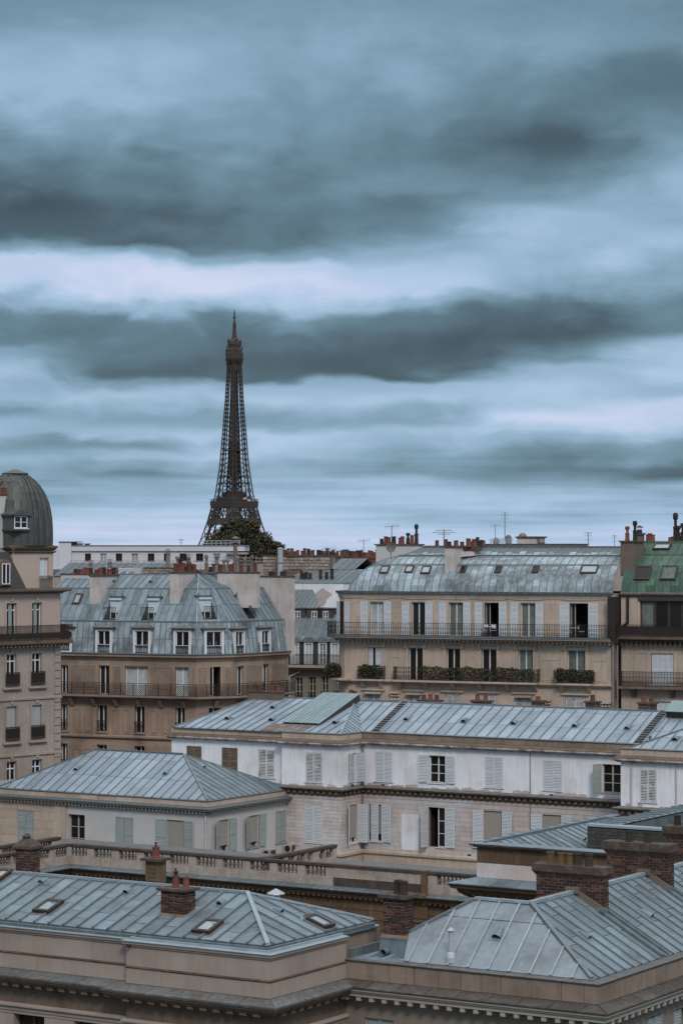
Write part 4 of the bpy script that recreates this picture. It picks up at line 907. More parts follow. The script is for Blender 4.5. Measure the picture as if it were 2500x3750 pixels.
def build_P3():
    z = lambda y: P3.zat(0, 0, y); Wd = P3.ona(1056, 2900, 0)[0]; aL = -19.
    ze, zb1, zc1, zc2, zd = z(2934), z(2956), z(2964), z(2972), z(2983)
    path = [(aL, 0), (0, 0), (0, Wd)]; wf, wr = Wall(P3, path[0], path[1]), Wall(P3, path[1], path[2])
    tx = wf.px(248, 3030)[0]
    def R(w, *q): return w.rect(*q)
    st = R(wf, 66, 2970, 124, 3080); big = R(wf, 250, 2984, 310, 3112); p1 = R(wf, 423, 2995, 487, 3112); b1 = R(wf, 611, 3005, 675, 3125)
    fo = [st, big, p1, b1]; sh = 2.15
    fo = [(q[0], q[1], q[3]-sh, q[3]) for q in fo]; fo[1] = (big[0], big[1], fo[1][2]-.1, big[3])
    ro = [R(wr, 802, 3003, 838, 3118), R(wr, 911, 2987, 946, 3100), R(wr, 1009, 2971, 1047, 3092)]; ro = [(q[0], q[1], q[3]-1.95, q[3]) for q in ro]
    zl = 8.0
    facade(wf, 0, tx, 0, zd, [fo[0]], 'stoneW', P3r); facade(wf, tx, wf.L, 0, zd, fo[1:], 'cream', P3r); facade(wr, 0, wr.L, 0, zd, ro, 'cream', P3r)
    courses(wf, P3r, 2.5, tx, zd-4.2, zd-.01, [fo[0]], .52, 1.5, 'stone2', th=.05, o=.025, gap=.012)
    q = MB(); q.wbox(wf, tx-1.0, tx-.12, 0, zd, 0, .07); q.build('pilaster', 'stone2', P3r)
    closed_pair(wf, fo[0], P3r, 'shutG', 'frameG'); window(wf, fo[1], P3r, fm='frameG', rows=3, per_cell=True, depth=.22); closed_pair(wf, fo[2], P3r, 'shutG', 'frameG')
    open_pair(wf, fo[3], P3r, .72, .66, 'shutG', 'frameG', drop=.9)
    open_pair(wr, ro[0], P3r, .72, .66, 'shutG', 'frameG', drop=.78, sl=.35, sr=.1); open_pair(wr, ro[1], P3r, .68, .66, 'shutG', 'frameG', drop=.82, sl=.35, sr=.1); closed_pair(wr, ro[2], P3r, 'shutG', 'frameG')
    # cornice with dentils, zinc covered ledge and stone parapet band
    q = MB(); q.sweep(path, [(0, zd), (.06, zd), (.10, zc2-.02), (.34, zc2), (.36, zc1-.06), (.42, zc1-.04), (.42, zc1), (0, zc1)]); q.build('cornice', 'creamG', P3r)
    q = MB(); dentils(q, path, zc2-.16, zc2-.01, .265, .13, .08, .24); q.build('dentils', 'creamG', P3r)
    q = MB(); q.sweep(path, [(0, zc1), (.46, zc1+.003), (.46, zc1+.03), (0, zc1+.12)]); q.build('ledge', 'zinc_d', P3r)
    q = MB(); q.sweep(path, [(-.3, zc1+.1), (-.03, zc1+.1), (-.03, ze-.03), (-.3, ze-.03)]); q.build('parapet', 'corn', P3r)
    for w in (wf, wr): slabs(w, P3r, 0, w.L, zc1+.12, ze-.06, 1.3, .1, 'stone2', o=-.0, gap=.02)
    q = MB(); q.sweep(path, [(-.3, ze-.06), (.05, ze-.06), (.06, ze-.02), (-.3, ze+.02)]); q.build('coping', 'zinc_d', P3r)
    # roof
    c = .12; rb = (c+Wd)/2+.1; pa, zr = P3.onb(671, 2764, rb); la = P3.onb(352, 2746, rb)[0]; cl = P3.onb(-6, 2888, c)[0]
    A = Vector((-c, c, ze)); B = Vector((-c, Wd+.3, ze)); Pk = Vector((pa, rb, zr)); Lk = Vector((la, rb, zr)); Cl = Vector((cl, c, ze)); Cb = Vector((cl, 2*rb, ze))
    f1 = RoofFace(P3, [Cl, A, Pk, Lk], P3r); f2 = RoofFace(P3, [A, B, Pk], P3r); f3 = RoofFace(P3, [B, Cb, Lk, Pk], P3r); f4 = RoofFace(P3, [Cb, Cl, Lk], P3r)
    mb = MB(); [f.base(mb) for f in (f1, f2, f3, f4)]; roof = mb.build('roof', 'under', P3r)
    f1.sheets(roof, .665, cuts=(.40, .83), m='zinc_p', bw=.045, bh=.05); f2.sheets(roof, .62, cuts=(.40,.83), m='zinc', bw=.045, bh=.05); f3.sheets(roof, 1.3); f4.sheets(roof, 1.3)
    ridge(roof, [A, Pk], w=.13, h=.08, m='zinc_b'); ridge(roof, [Lk, Pk], w=.14, h=.09, m='zinc_d', joints=.5); ridge(roof, [Cl, Lk], w=.10, h=.07, m='zinc_d'); ridge(roof, [Pk, B], w=.09, h=.05, m='zinc_b')
    for (x, y) in ((284, 2816), (611, 2832)): f1.vent(roof, x, y, .12, .34)
    f2.vent(roof, 738, 2808, .12, .34)
    # downpipe at the corner
    q = MB(); p = wf.P(wf.L-.12, 0, .08); q.tube((p.x,p.y,2), (p.x,p.y,zd-.1), .055); q.lathe((p.x,p.y,zd-.5), [(.075,0),(.075,.08)], 8); q.build('downpipe', 'pipeW', P3r)
    back_walls(P3r, [(0, Wd), (0, 2*rb), (aL, 2*rb), (aL, 0)], 0, ze, 'cream')
build_P3()
# air conditioners on the terrace, side
for k, (x0, x1, y0, y1, lab) in enumerate(((969, 1006, 3112, 3143, 'small outdoor air conditioner unit against the white pavilion, left one of two'), (1047, 1084, 3092, 3124, 'small outdoor air conditioner unit beside the downpipe, right one of two'))):
    w = Wall(P3, (.55, 0), (.55, 14)); t0, t1, z0, z1 = w.rect(x0+13, y0, x1, y1)
    e = empty('air_conditioner', P3, lab, 'air conditioner', 'air conditioners on the terrace'); q = MB(); q.box(.12, .62, t0, t0+.85, z0, z0+.55); q.build('casing', 'acwhite', e)
    q = MB(); c = Vector((.12+.27, t0-.005, z0+.28)); q.tube(c, c+Vector((0,-.012,0)), .20, n=16); q.build('fan_grille', 'room', e)
    q = MB(); q.box(.624, .63, t0+.15, t0+.7, z0+.08, z0+.47); q.build('side_grille', 'frameD', e)
# ================================================================== W : long white building
WF = Frame(1248, 155.2, ANG1)
Wr = empty('long_white_building', WF, 'long white plaster building with louvred shutters and blue-grey zinc roof with ladder strips', 'building')
def build_W():
    z = lambda y: WF.zat(0, 0, y); inb = WF.ona(1325, 2690, 0)[0]
    a0 = WF.onb(628, 2700, .45)[0]; am = WF.onb(1046, 2700, .45)[0]; w2L = inb
    a3 = WF.onb(2272, 2850, -.8)[0]; b3 = -.8; aE = 48.
    path = [(a0, inb+6), (a0, .45), (am, .45), (am, 0), (0, 0), (0, inb), (a3, inb), (a3, b3), (aE, b3)]
    S_ = [Wall(WF, path[i], path[i+1]) for i in range(len(path)-1)]
    wA, wB, wS, w2, w3 = S_[1], S_[3], S_[4], S_[5], S_[7]
    zp, zp0, zc0, zk = z(2689), z(2714), z(2729), z(2737)        # parapet top, band bottom, cornice white edge, wall top
    zL, zL1, zD, zF = z(2889), z(2897), z(2920), z(2931)         # ledge, dentil band, frieze bottom
    zbot = z(3140)
    # ---- parapet + cornice
    q = MB(); q.sweep(path, [(-.25, zp0), (-.02, zp0), (-.02, zp-.05), (-.25, zp-.05)]); q.build('parapet', 'corn', Wr)
    for w in (wA, wB, wS, w2, w3): slabs(w, Wr, 0, min(w.L, 30), zp0+.01, zp-.05, 1.7, .1, 'stone2' if w is not w2 else 'stoneG', o=.0, gap=.018)
    q = MB(); q.sweep(path, [(-.3, zp-.05), (.05, zp-.05), (.06, zp-.01), (-.3, zp+.015)]); q.build('coping', 'zinc_b', Wr)
    q = MB(); q.sweep(path, [(0, zp0), (.10, zp0), (.28, zp0-.10), (.30, zc0+.10), (0, zc0+.10)]); q.build('cornice', 'corn', Wr)
    q = MB(); q.sweep(path, [(0, zc0+.09), (.34, zc0+.085), (.34, zc0+.0), (.16, zk+.02), (.05, zk), (0, zk)]); q.build('cornice_edge', 'edgeW', Wr)
    # ---- upper windows
    up = {}
    dark = wA.rect(683, 2733, 738, 2830); dk2 = wA.rect(812, 2739, 870, 2836); fl = wA.rect(946, 2747, 1005, 2848)
    H1 = fl[3]-fl[2]; dark = (dark[0], dark[1], dark[3]-H1, dark[3]); dk2 = (dk2[0], dk2[1], dk2[3]-H1, dk2[3])
    c1 = wB.rect(1119, 2758, 1179, 2864); sw = wS.rect(1276, 2760, 1305, 2862)
    u = [w2.rect(1373, 2757, 1436, 2862), w2.rect(1569, 2768, 1631, 2868), w2.rect(1775, 2776, 1840, 2884), w2.rect(1989, 2789, 2056, 2895), w2.rect(2204, 2800, 2275, 2905)]
    v = [w3.rect(2342, 2821, 2403, 2938), w3.rect(2560, 2835, 2620, 2950)]
    facade(wA, 0, wA.L, zL, zk, [dark, dk2, fl], 'white', Wr); facade(S_[2], 0, S_[2].L, zL, zk, [], 'white', Wr); facade(wB, 0, wB.L, zL, zk, [c1], 'white', Wr); facade(wS, 0, wS.L, zL, zk, [sw], 'white', Wr)
    facade(w2, 0, w2.L, zL, zk, u, 'white', Wr); facade(S_[6], 0, S_[6].L, zL, zk, [], 'white', Wr); facade(w3, 0, w3.L, zL-.4, zk, v, 'white', Wr); facade(S_[0], 0, S_[0].L, 0, zk, [], 'white', Wr)
    closed_pair(wA, dark, Wr, 'shutB', 'frameG', label='window with bare brown shutters'); closed_pair(wA, dk2, Wr, 'shutB', 'frameG', label='window with bare brown shutters'); closed_pair(wA, fl, Wr, 'shutX', 'frameW', label='window with flaking shutters')
    closed_pair(wB, c1, Wr, 'shutX', 'frameW'); closed_pair(w2, u[0], Wr); closed_pair(w2, u[2], Wr); closed_pair(w2, u[3], Wr); closed_pair(w3, v[0], Wr, 'shutX'); closed_pair(w3, v[1], Wr)
    open_pair(w2, u[1], Wr, .66, .66, rows=3, percell=True, drop=0, sl=.05, sr=.05)
    wn = window(w2, u[4], Wr, fm='frameG', rows=3, glass='glass', depth=.15, label='window standing open'); shutter(w2, u[4][0]-.62, u[4][2], u[4][3], .62, wn, 'shutG', swing=1.1, hinge='R')
    wn = window(wS, sw, Wr, rows=3, depth=.12); shutter(wS, sw[1], sw[2]-.03, sw[3]+.03, .60, wn, swing=1.45); shutter(wS, sw[0]-.5, sw[2], sw[3], .5, wn, swing=1.35, hinge='R')
    q = MB(); q.box(-.02+.0, .06, 0, 0, 0, 0)
    # ---- ledge, dentil cornice between storeys
    p2 = path[1:]
    q = MB(); q.sweep(p2, [(0, zL+.06), (.40, zL-.04), (.40, zL-.08), (0, zL-.08)]); q.build('ledge', 'ledge', Wr)
    q = MB(); q.sweep(p2, [(0, zL-.08), (.36, zL-.08), (.34, zL1-.02), (.24, zL1-.05), (.10, zL1-.08), (.08, zD+.05), (.05, zD), (0, zD)]); dentils(q, p2, zL1-.24, zL1-.07, .42, .21, .09, .24); q.build('cornice', 'corn', Wr)
    q = MB(); q.sweep(p2, [(-.1, zD), (.045, zD), (.045, zF), (-.1, zF)]); q.build('frieze', 'stoneW', Wr)
    # peeling render at the foot of the upper wall
    rn = random.Random(5)
    for w, n in ((w2, 34), (wB, 7), (wS, 3), (w3, 10)):
        for i in range(n):
            q = MB(); t = rn.uniform(.2, min(w.L, 18)-.6); ln = rn.uniform(.25, .9); hh = rn.uniform(.08, .26); m = 7
            pts = [(t, zL+.06)] + [(t+ln*k/m, zL+.06+hh*rn.uniform(.5, 1)) for k in range(m+1)] + [(t+ln, zL+.06)]
            q.poly([w.P(a, b, .006+.0004*i) for a, b in pts]); q.build('bare_render', 'patch', Wr)
    # ---- lower storey: ashlar
    lb = wB.rect(1117, 2946, 1180, 3086); ls = wS.rect(1276, 2948, 1306, 3088)
    l = [w2.rect(1343, 2947, 1398, 3082), w2.rect(1568, 2958, 1630, 3103), w2.rect(1770, 2971, 1839, 3110), w2.rect(1985, 2985, 2056, 3128), w2.rect(2200, 2998, 2262, 3140)]
    lv = [w3.rect(2342, 3020, 2403, 3160)]
    facade(wB, 0, wB.L, 0, zD, [lb], 'stoneW', Wr); facade(S_[2], 0, S_[2].L, 0, zD, [], 'stoneW', Wr); facade(wA, 0, wA.L, 0, zD, [], 'stoneW', Wr); facade(wS, 0, wS.L, 0, zD, [ls], 'stoneW', Wr); facade(w2, 0, w2.L, 0, zD, l, 'stoneW', Wr); facade(w3, 0, w3.L, 0, zD, [], 'stoneW', Wr); facade(S_[6], 0, S_[6].L, 0, zD, [], 'stoneW', Wr)
    zq = z(3122)
    courses(wB, Wr, .0, wB.L, zq, zF, [lb], .232, 1.3, 'stoneW', th=.05, o=.02, gap=.016); courses(wS, Wr, 0, wS.L, zq, zF, [ls], .232, 1.3, 'stoneW', th=.05, o=.02, gap=.016)
    tH = w2.px(1760, 3000)[0]
    courses(w2, Wr, 0, tH, zq, zF, l, .29, 2.1, 'stoneW', th=.05, o=.02, gap=.016); courses(w2, Wr, tH, w2.L-1, z(3040), zF, l, .29, 2.1, 'stoneW', th=.05, o=.02, gap=.016)
    # painted-over bays
    for x0, x1, y0 in ((1470, 1533, 2982),):
        t0, t1, _, zz = w2.rect(x0, y0, x1, y0+2); q = MB(); q.wbox(w2, t0, t1, zq+.1, zz, .0, .032); q.build('painted_patch', 'white', Wr)
    closed_pair(wB, lb, Wr, 'shutW')
    wn = window(wS, ls, Wr, rows=3, depth=.12); blind(wS, ls, wn, .85, .06); shutter(wS, ls[1], ls[2], ls[3], .66, wn, swing=1.45); shutter(wS, ls[0]-.45, ls[2]-.1, ls[3]+.02, .45, wn, swing=.5, hinge='R')
    open_pair(w2, l[0], Wr, .62, .70, drop=.78, rows=4, sl=.06, sr=.1, left=False)
    for k in range(2): shutter(w2, .15+.0+k*.56, l[0][2]-.05, l[0][3]+.05, .52, wn, swing=.35 if k == 0 else 0, o=.05)
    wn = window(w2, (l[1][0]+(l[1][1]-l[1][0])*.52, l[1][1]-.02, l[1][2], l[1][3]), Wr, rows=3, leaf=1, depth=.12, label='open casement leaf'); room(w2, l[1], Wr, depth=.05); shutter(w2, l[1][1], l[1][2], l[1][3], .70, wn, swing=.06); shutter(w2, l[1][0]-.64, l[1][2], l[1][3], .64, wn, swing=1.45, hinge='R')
    open_pair(w2, l[2], Wr, .70, .70, drop=.97); open_pair(w2, l[3], Wr, .70, .70, drop=.97); open_pair(w2, l[4], Wr, .66, .66, drop=.5, right=False)
    # base ledge
    q = MB(); q.sweep(p2, [(-.05, zq), (.05, zq), (.16, zq-.06), (.2, zq-.14), (.2, zq-.26), (.08, zq-.30), (-.05, zq-.30)]); q.build('string_course', 'stone2', Wr)
    q = MB(); q.sweep(p2, [(-.05, zq-.3), (.10, zq-.3), (.10, 0), (-.05, 0)]); q.build('base_wall', 'stone2', Wr)
    # pipes
    q = MB()
    for (w, t, r, zt_) in ((w2, .12, .07, zk),):
        p = w.P(t, 0, .10); q.tube((p.x, p.y, 3), (p.x, p.y, zL-.5), r); q.tube((p.x, p.y, zL+.1), (p.x, p.y, zt_), r); 
        for zz in (zk-.6, zL-1.2, zq+1.2, zq+.1): q.lathe((p.x, p.y, zz), [(r*1.35,0),(r*1.35,.07)], 8)
    q.build('downpipe', 'pipe', Wr)
    for w, px_ in ((w2, 1942), (w3, 2312), (w3, 2477)):
        t = w.px(px_, 2850)[0]; q = MB(); p = w.P(t, 0, .05); q.tube((p.x, p.y, 3 if w is w2 else zL), (p.x, p.y, zk), .028 if w is w2 else .05); q.build('downpipe', 'pipe' if w is w2 else 'pipeW', Wr)
    q = MB()
    for w, x, y in ((w2, 1402, 2878), (w2, 2019, 2914), (wS, 1290, 2878), (w2, 1718, 3134), (w2, 1400, 3128)):
        t, zz = w.px(x, y); q.wbox(w, t-.12, t+.12, zz-.08, zz+.08, .0, .03)
    q.build('wall_vent', 'room', Wr)
    back_walls(Wr, [(aE, b3), (aE, 10.5), (a0, 10.5), (a0, inb+6)], 0, zp, 'white')
    # ---- roof
    rb = inb+.3+3.8; ar = WF.onb(1302, 2566, rb)[0]; zr = WF.onb(1302, 2566, rb)[1]; ze = zp-.06; e1 = .28; e2 = inb+.30
    al = a0+.3; rl = WF.onb(952, 2571, rb)[0]; bk = 2*rb-e1
    V = Vector
    A = V((al, .7, ze)); B = V((-.2, e1, ze)); C = V((ar, rb, zr)); D = V((rl, rb, zr)); E = V((-.2, e2, ze)); Fp = V((aE, e2, ze)); Gp = V((aE, rb, zr))
    fA = RoofFace(WF, [V((al, e1, ze)), B, C, D], Wr); fT = RoofFace(WF, [B, E, C], Wr); f2 = RoofFace(WF, [E, Fp, Gp, C], Wr)
    Bk0, Bk1 = V((al, bk, ze)), V((aE, bk, ze)); fb = RoofFace(WF, [Bk1, Bk0, D, Gp], Wr); fl_ = RoofFace(WF, [Bk0, V((al, e1, ze)), D], Wr)
    # raised glazed panel occupies part of fA
    gx0, gy0 = fA.xy(1040, 2652); gx1, _ = fA.xy(1172, 2657); _, gy1 = fA.xy(1230, 2548); gy1 = min(gy1, (C-fA.o).dot(fA.s))
    mb = MB(); [f.base(mb) for f in (fA, fT, f2, fb, fl_)]; roof = mb.build('roof', 'under', Wr)
    fA.sheets(roof, .68, cuts=(.42, .80), stagger=.05, m='zinc_p', bw=.05, bh=.05); fT.sheets(roof, .42, m='zinc_p', cuts=()); 
    # ladder strips
    lad = []
    for (xb, xt, yb, yt) in ((1376, 1486, 2680, 2572), (2340, 2428, 2720, 2606)):
        x0 = f2.xy(xb, yb)[0]; lad.append((x0-.33, x0+.33))
    ymx = (Gp-f2.o).dot(f2.s)
    f2.sheets(roof, .725, cuts=(.40, .86), m='zinc_p', bw=.05, bh=.05, holes=[(a, b, .15, ymx-.05) for a, b in lad]); fb.sheets(roof, 1.5); fl_.sheets(roof, 1.2)
    for a, b in lad:
        q = MB(); q.bar(f2.P(a+.02, .1, .06), f2.P(a+.02, ymx-.05, .06), .05, .08, up=f2.n); q.bar(f2.P(b-.02, .1, .06), f2.P(b-.02, ymx-.05, .06), .05, .08, up=f2.n); ld = q.build('roof_ladder', 'zinc_p', roof)
        n = 13
        for k in range(n):
            y = .2+(ymx-.4)*(k+.5)/n; q = MB(); q.hexa([f2.P(a+.06,y-.05,.0),f2.P(b-.06,y-.05,.0),f2.P(b-.06,y+.05,.0),f2.P(a+.06,y+.05,.0),f2.P(a+.06,y-.05,.09),f2.P(b-.06,y-.05,.09),f2.P(b-.06,y+.05,.09),f2.P(a+.06,y+.05,.09)]); q.build('tread', 'ledge', ld)
    ridge(roof, [D, C, Gp], w=.12, h=.07, m='zinc_b'); ridge(roof, [B, C], w=.09, h=.06, m='zinc_l'); ridge(roof, [V((al, e1, ze)), D], w=.10, h=.06, m='zinc_b')
    for f, x, y in ((f2,1492,2634),(f2,1702,2641),(f2,1884,2649),(f2,2108,2658),(f2,2300,2667),(fA,837,2633),(fA,1004,2593),(fA,998,2638),(fA,1231,2648)): f.vent(roof, x, y, .14, .36)
    # raised glazed panel: low lantern with its own flat greenish lid
    h0, h1 = .12, .42; q = MB(); P = fA.P
    q.hexa([P(gx0,gy0,0),P(gx1,gy0,0),P(gx1,gy1,0),P(gx0,gy1,0),P(gx0,gy0,h0),P(gx1,gy0,h0),P(gx1,gy1,h1),P(gx0,gy1,h1)]); gl = q.build('roof_lantern', 'frameD', roof)
    n = 9
    for k in range(n):
        a, b = gx0-.03+(gx1-gx0+.06)*k/n, gx0-.03+(gx1-gx0+.06)*(k+1)/n; m = 4
        for j in range(m):
            y0 = gy0-.08+(gy1-gy0+.1)*j/m; y1 = gy0-.08+(gy1-gy0+.1)*(j+1)/m; hh = lambda y: h0+.02+(h1-h0)*(y-gy0)/(gy1-gy0); g = .022; q = MB()
            q.hexa([P(a+g,y0+g,hh(y0)),P(b-g,y0+g,hh(y0)),P(b-g,y1,hh(y1)),P(a+g,y1,hh(y1)),P(a+g,y0+g,hh(y0)+.03),P(b-g,y0+g,hh(y0)+.03),P(b-g,y1,hh(y1)+.03),P(a+g,y1,hh(y1)+.03)]); q.build('pane', 'teal', gl)
    q = MB()
    for k in range(n+1): a = gx0-.03+(gx1-gx0+.06)*k/n; q.bar(P(a, gy0-.08, h0+.06), P(a, gy1+.02, h1+.06), .04, .04, up=fA.n)
    q.build('glazing_bars', 'zinc_l', gl)
    q = MB(); x0 = fA.xy(1000, 2675)[0]
    for k in range(10): a = gx0-.9+k*.32; q.hexa([P(a,.05,.02),P(a+.30,.05,.02),P(a+.30,gy0-.12,.02),P(a,gy0-.12,.02),P(a,.05,.04),P(a+.30,.05,.04),P(a+.30,gy0-.12,.04),P(a,gy0-.12,.04)])
    q.build('rusty_sheets', 'rust', roof)
    # W3 block roof
    c3 = V((a3+.3, b3+.3, ze)); h = 3.6; k3 = V((c3.x+h, c3.y+h, zr-.15)); 
    f3 = RoofFace(WF, [c3, V((aE, b3+.3, ze)), V((aE, c3.y+h, k3.z)), k3], Wr); mb = MB(); f3.base(mb); mb.build('roof_base', 'under', roof); f3.sheets(roof, .72, cuts=(.40, .86), m='zinc_p'); q = MB(); q.poly([c3, k3, V((k3.x, e2+1, k3.z)), V((c3.x, e2, ze))]); q.build('roof_side', 'zinc_p', roof)
    ridge(roof, [c3, k3, V((aE, k3.y, k3.z))], w=.10, h=.07, m='zinc_d'); f3.vent(roof, 2475, 2708, .14, .36)
    q = MB(); bp = f2.px(2380, 2722); q.lathe(bp, [(.09,-.1),(.09,.36)], 8); q.lathe(bp+V((0,0,.36)), [(.12,0),(.12,.05)], 8); q.build('vent_pipe', 'zinc_d', roof)
    ax, ay = f2.xy(2488, 2618); q = MB(); P = f2.P; q.hexa([P(ax-.6,ay-.5,0),P(ax+1.6,ay-.5,0),P(ax+1.6,ay+.6,0),P(ax-.6,ay+.6,0),P(ax-.6,ay-.5,.45),P(ax+1.6,ay-.5,.45),P(ax+1.6,ay+.6,.55),P(ax-.6,ay+.6,.55)]); q.build('roof_hatch', 'velux', roof)
    q = MB(); q.hexa([P(ax-.66,ay-.56,.46),P(ax+1.66,ay-.56,.46),P(ax+1.66,ay+.66,.56),P(ax-.66,ay+.66,.56),P(ax-.66,ay-.56,.50),P(ax+1.66,ay-.56,.50),P(ax+1.66,ay+.66,.60),P(ax-.66,ay+.66,.60)]); q.build('hatch_lid', 'teal', roof)
    # ---- chimneys behind the ridge
    yb = rb+1.0; w = Wall(WF, (0, yb), (1, yb))
    for (x0, x1, yc, pots, m) in ((1532, 1604, 2560, 3, 0), (1726, 1786, 2562, 2, 0), (1944, 1982, 2563, 1, 0), (2142, 2184, 2566, 1, 0), (2336, 2392, 2570, 2, 0), (1272, 1296, 2545, 2, 0)):
        t0, zc = w.px(x0, yc+9); t1, _ = w.px(x1, yc+9)
        stack(Wr, t0, t1, yb, yb+.5, zr-1.2, zc, 'capst', 'capst', .07, .12, pots=[(t0+(t1-t0)*(k+.5)/pots, yb+.25, 'pot', random.uniform(.22,.38), .15) for k in range(pots)])
    # broad rendered stack at the left of the ridge, red pots on it
    yb2 = rb-.6; w = Wall(WF, (0, yb2), (1, yb2)); t0, zc = w.px(907, 2534); t1, _ = w.px(1027, 2534)
    stack(Wr, t0, t1, yb2, yb2+.5, zr-1.9, zc, 'chimd', 'capst', .06, .08, pots=[(w.px(x, 2520)[0], yb2+.25, 'pot', .38, .17) for x in (926, 945, 993, 1010)], label='broad rendered chimney with four red pots')
build_W()
# ================================================================== H : block with zinc roof in front of W, right
HF = Frame(1744, 112, ANG1)
Hr = empty('roof_block', HF, 'low stone block with pale zinc slope and black slate firewall behind the brick stacks', 'building')
def build_H():
    z = lambda y: HF.zat(0, 0, y); zt, zw, zl = z(3090), z(3216), z(3232); L = 26.; D = 26.
    path = [(0, 14), (0, 0), (L, 0)]; wl, wf = Wall(HF, path[0], path[1]), Wall(HF, path[1], path[2])
    q = MB(); q.sweep(path, [(-.3, 0), (-.03, 0), (-.03, zt-.15), (-.3, zt-.15)]); q.build('wall', 'stone2', Hr)
    zm = z(3158)
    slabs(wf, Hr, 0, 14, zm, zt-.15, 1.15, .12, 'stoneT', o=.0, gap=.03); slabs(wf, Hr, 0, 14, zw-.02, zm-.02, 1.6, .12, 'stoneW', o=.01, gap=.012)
    q = MB(); q.sweep(path, [(-.3, zt-.15), (.10, zt-.15), (.16, zt-.08), (.26, zt-.05), (.27, zt), (-.3, zt+.02)]); q.build('coping', 'corn', Hr)
    q = MB(); q.sweep(path, [(-.35, zt+.02), (.29, zt+.003), (.29, zt+.03), (-.35, zt+.07)]); q.build('gutter', 'zinc', Hr)
    q = MB(); q.sweep(path, [(0, zw+.02), (.95, zw-.20), (.97, zw-.24), (0, zw-.24)]); q.build('ledge', 'ledge', Hr)
    t = 0
    while t < 9: q = MB(); Q = wf.P; q.hexa([Q(t+.01-(1 if t==0 else 0),zw-.2,1.),Q(t+1.2,zw-.2,1.),Q(t+1.2,zw+.02,0),Q(t+.01,zw+.02,0),Q(t+.01-(1 if t==0 else 0),zw-.17,1.),Q(t+1.2,zw-.17,1.),Q(t+1.2,zw+.05,0),Q(t+.01,zw+.05,0)]); q.build('ledge_sheet', 'zinc', Hr); t += 1.22
    q = MB(); q.sweep(path, [(0, zw-.24), (.92, zw-.24), (.86, zw-.40), (.66, zw-.46), (.60, zw-.62), (.25, zw-.85), (0, zw-.85)]); dentils(q, path, zw-.72, zw-.60, .35, .18, .3, .58); q.build('cornice', 'stoneT', Hr)
    # roof: ridge runs away from the viewer, slope falls to the right behind the front parapet
    V = Vector; zr = zt+.02; c0 = .35; dr = .42
    r0 = V((c0, .1, zr)); r1 = V((c0, 12.4, zr)); s0 = V((c0+10, .1, zr-10*dr)); s1 = V((c0+10, 12.4, zr-10*dr))
    f = RoofFace(HF, [s0, s1, r1, r0], Hr); g = RoofFace(HF, [V((-.3, 12.4, zr-.02)), V((-.3, .1, zr-.02)), r0, r1], Hr)
    mb = MB(); f.base(mb); g.base(mb); roof = mb.build('roof', 'under', Hr)
    f.sheets(roof, .60, cuts=(.55, .78), stagger=.05, m='zinc'); g.sheets(roof, 1.1, m='zinc_p')
    ridge(roof, [r0, r1], w=.12, h=.09, m='zinc_d'); ax = f.xy(2122, 3072)
    f.vent(roof, 2126, 3075, .12, .3)
    q = MB(); q.box(c0-.5, 6, 12.4, 12.75, zr-1.5, zr+.06); q.build('end_parapet', 'zinc', roof)
    # slate firewall along the front of the taller part
    kb = 5.2; wk = Wall(HF, (0, kb), (1, kb)); t0, zk0 = wk.px(2150, 3026); t1, _ = wk.px(2432, 3040)
    q = MB(); q.box(t0, t1+8, kb, kb+.45, zt-2.5, zk0); k = q.build('firewall', 'slate', Hr)
    n = 10
    for r in range(n):
        x = t0-(r%2)*.15; z0 = zt-1.1+(zk0-zt+1.05)*r/n; z1 = z0+(zk0-zt+1.05)/n
        while x < t1: a, b = max(x, t0), min(x+.42, t1); piece('slate', 'slate', k, ((a+b)/2, kb-.01+random.uniform(-.004,.004), (z0+z1)/2), (b-a-.015, .03, z1-z0-.015)) if b-a > .06 else None; x += .42
    q = MB(); q.box(t0-.06, t1+8, kb-.08, kb+.52, zk0, zk0+.10); q.build('coping', 'zinc_l', k)
    q = MB(); q.hexa([(t0-.35,kb-.02,zt-1.2),(t0+.02,kb-.02,zt-1.2),(t0+.02,kb+.4,zt-1.2),(t0-.35,kb+.4,zt-1.2),(t0-.02,kb-.02,zt-.3),(t0+.02,kb-.02,zt-.3),(t0+.02,kb+.4,zt-.3),(t0-.02,kb+.4,zt-.3)]); q.build('flashing', 'zinc_d', k)
    # long wall with seamed zinc face and sheeted top behind it
    x1 = t0+1.25; kd = 17.; q = MB(); q.box(t0+.02, x1, kb+.5, kd, zt-2.5, zk0); q.build('upper_wall', 'slate', Hr)
    fz = RoofFace(HF, [V((t0, kb+.5, zk0+.02)), V((x1+.05, kb+.5, zk0+.05)), V((x1+.05, kd, zk0+.05)), V((t0, kd, zk0+.02))], Hr)
    mb = MB(); fz.base(mb); rt = mb.build('roof', 'under', Hr)
    y = kb+.5
    while y < kd-.1:
        q = MB(); q.hexa([(t0-.04,y+.02,zk0+.03),(x1+.08,y+.02,zk0+.06),(x1+.08,y+.78,zk0+.06),(t0-.04,y+.78,zk0+.03),(t0-.04,y+.02,zk0+.06),(x1+.08,y+.02,zk0+.09),(x1+.08,y+.78,zk0+.09),(t0-.04,y+.78,zk0+.06)]); q.build('zinc_sheet', 'zinc', rt)
        q = MB(); q.bar((t0-.04,y,zk0+.09),(x1+.08,y,zk0+.12),.05,.06); q.build('batten','zinc_b',rt)
        q = MB(); q.box(x1, x1+.03, y+.02, y+.78, zt-2.4, zk0); q.build('zinc_sheet', 'zinc_d', rt); q = MB(); q.box(x1, x1+.05, y-.02, y+.02, zt-2.4, zk0); q.build('batten', 'zinc_d', rt); y += .8
    back_walls(Hr, [(L, 0), (L, D), (0, D), (0, 14)], 0, zt-1, 'stone2')
build_H()
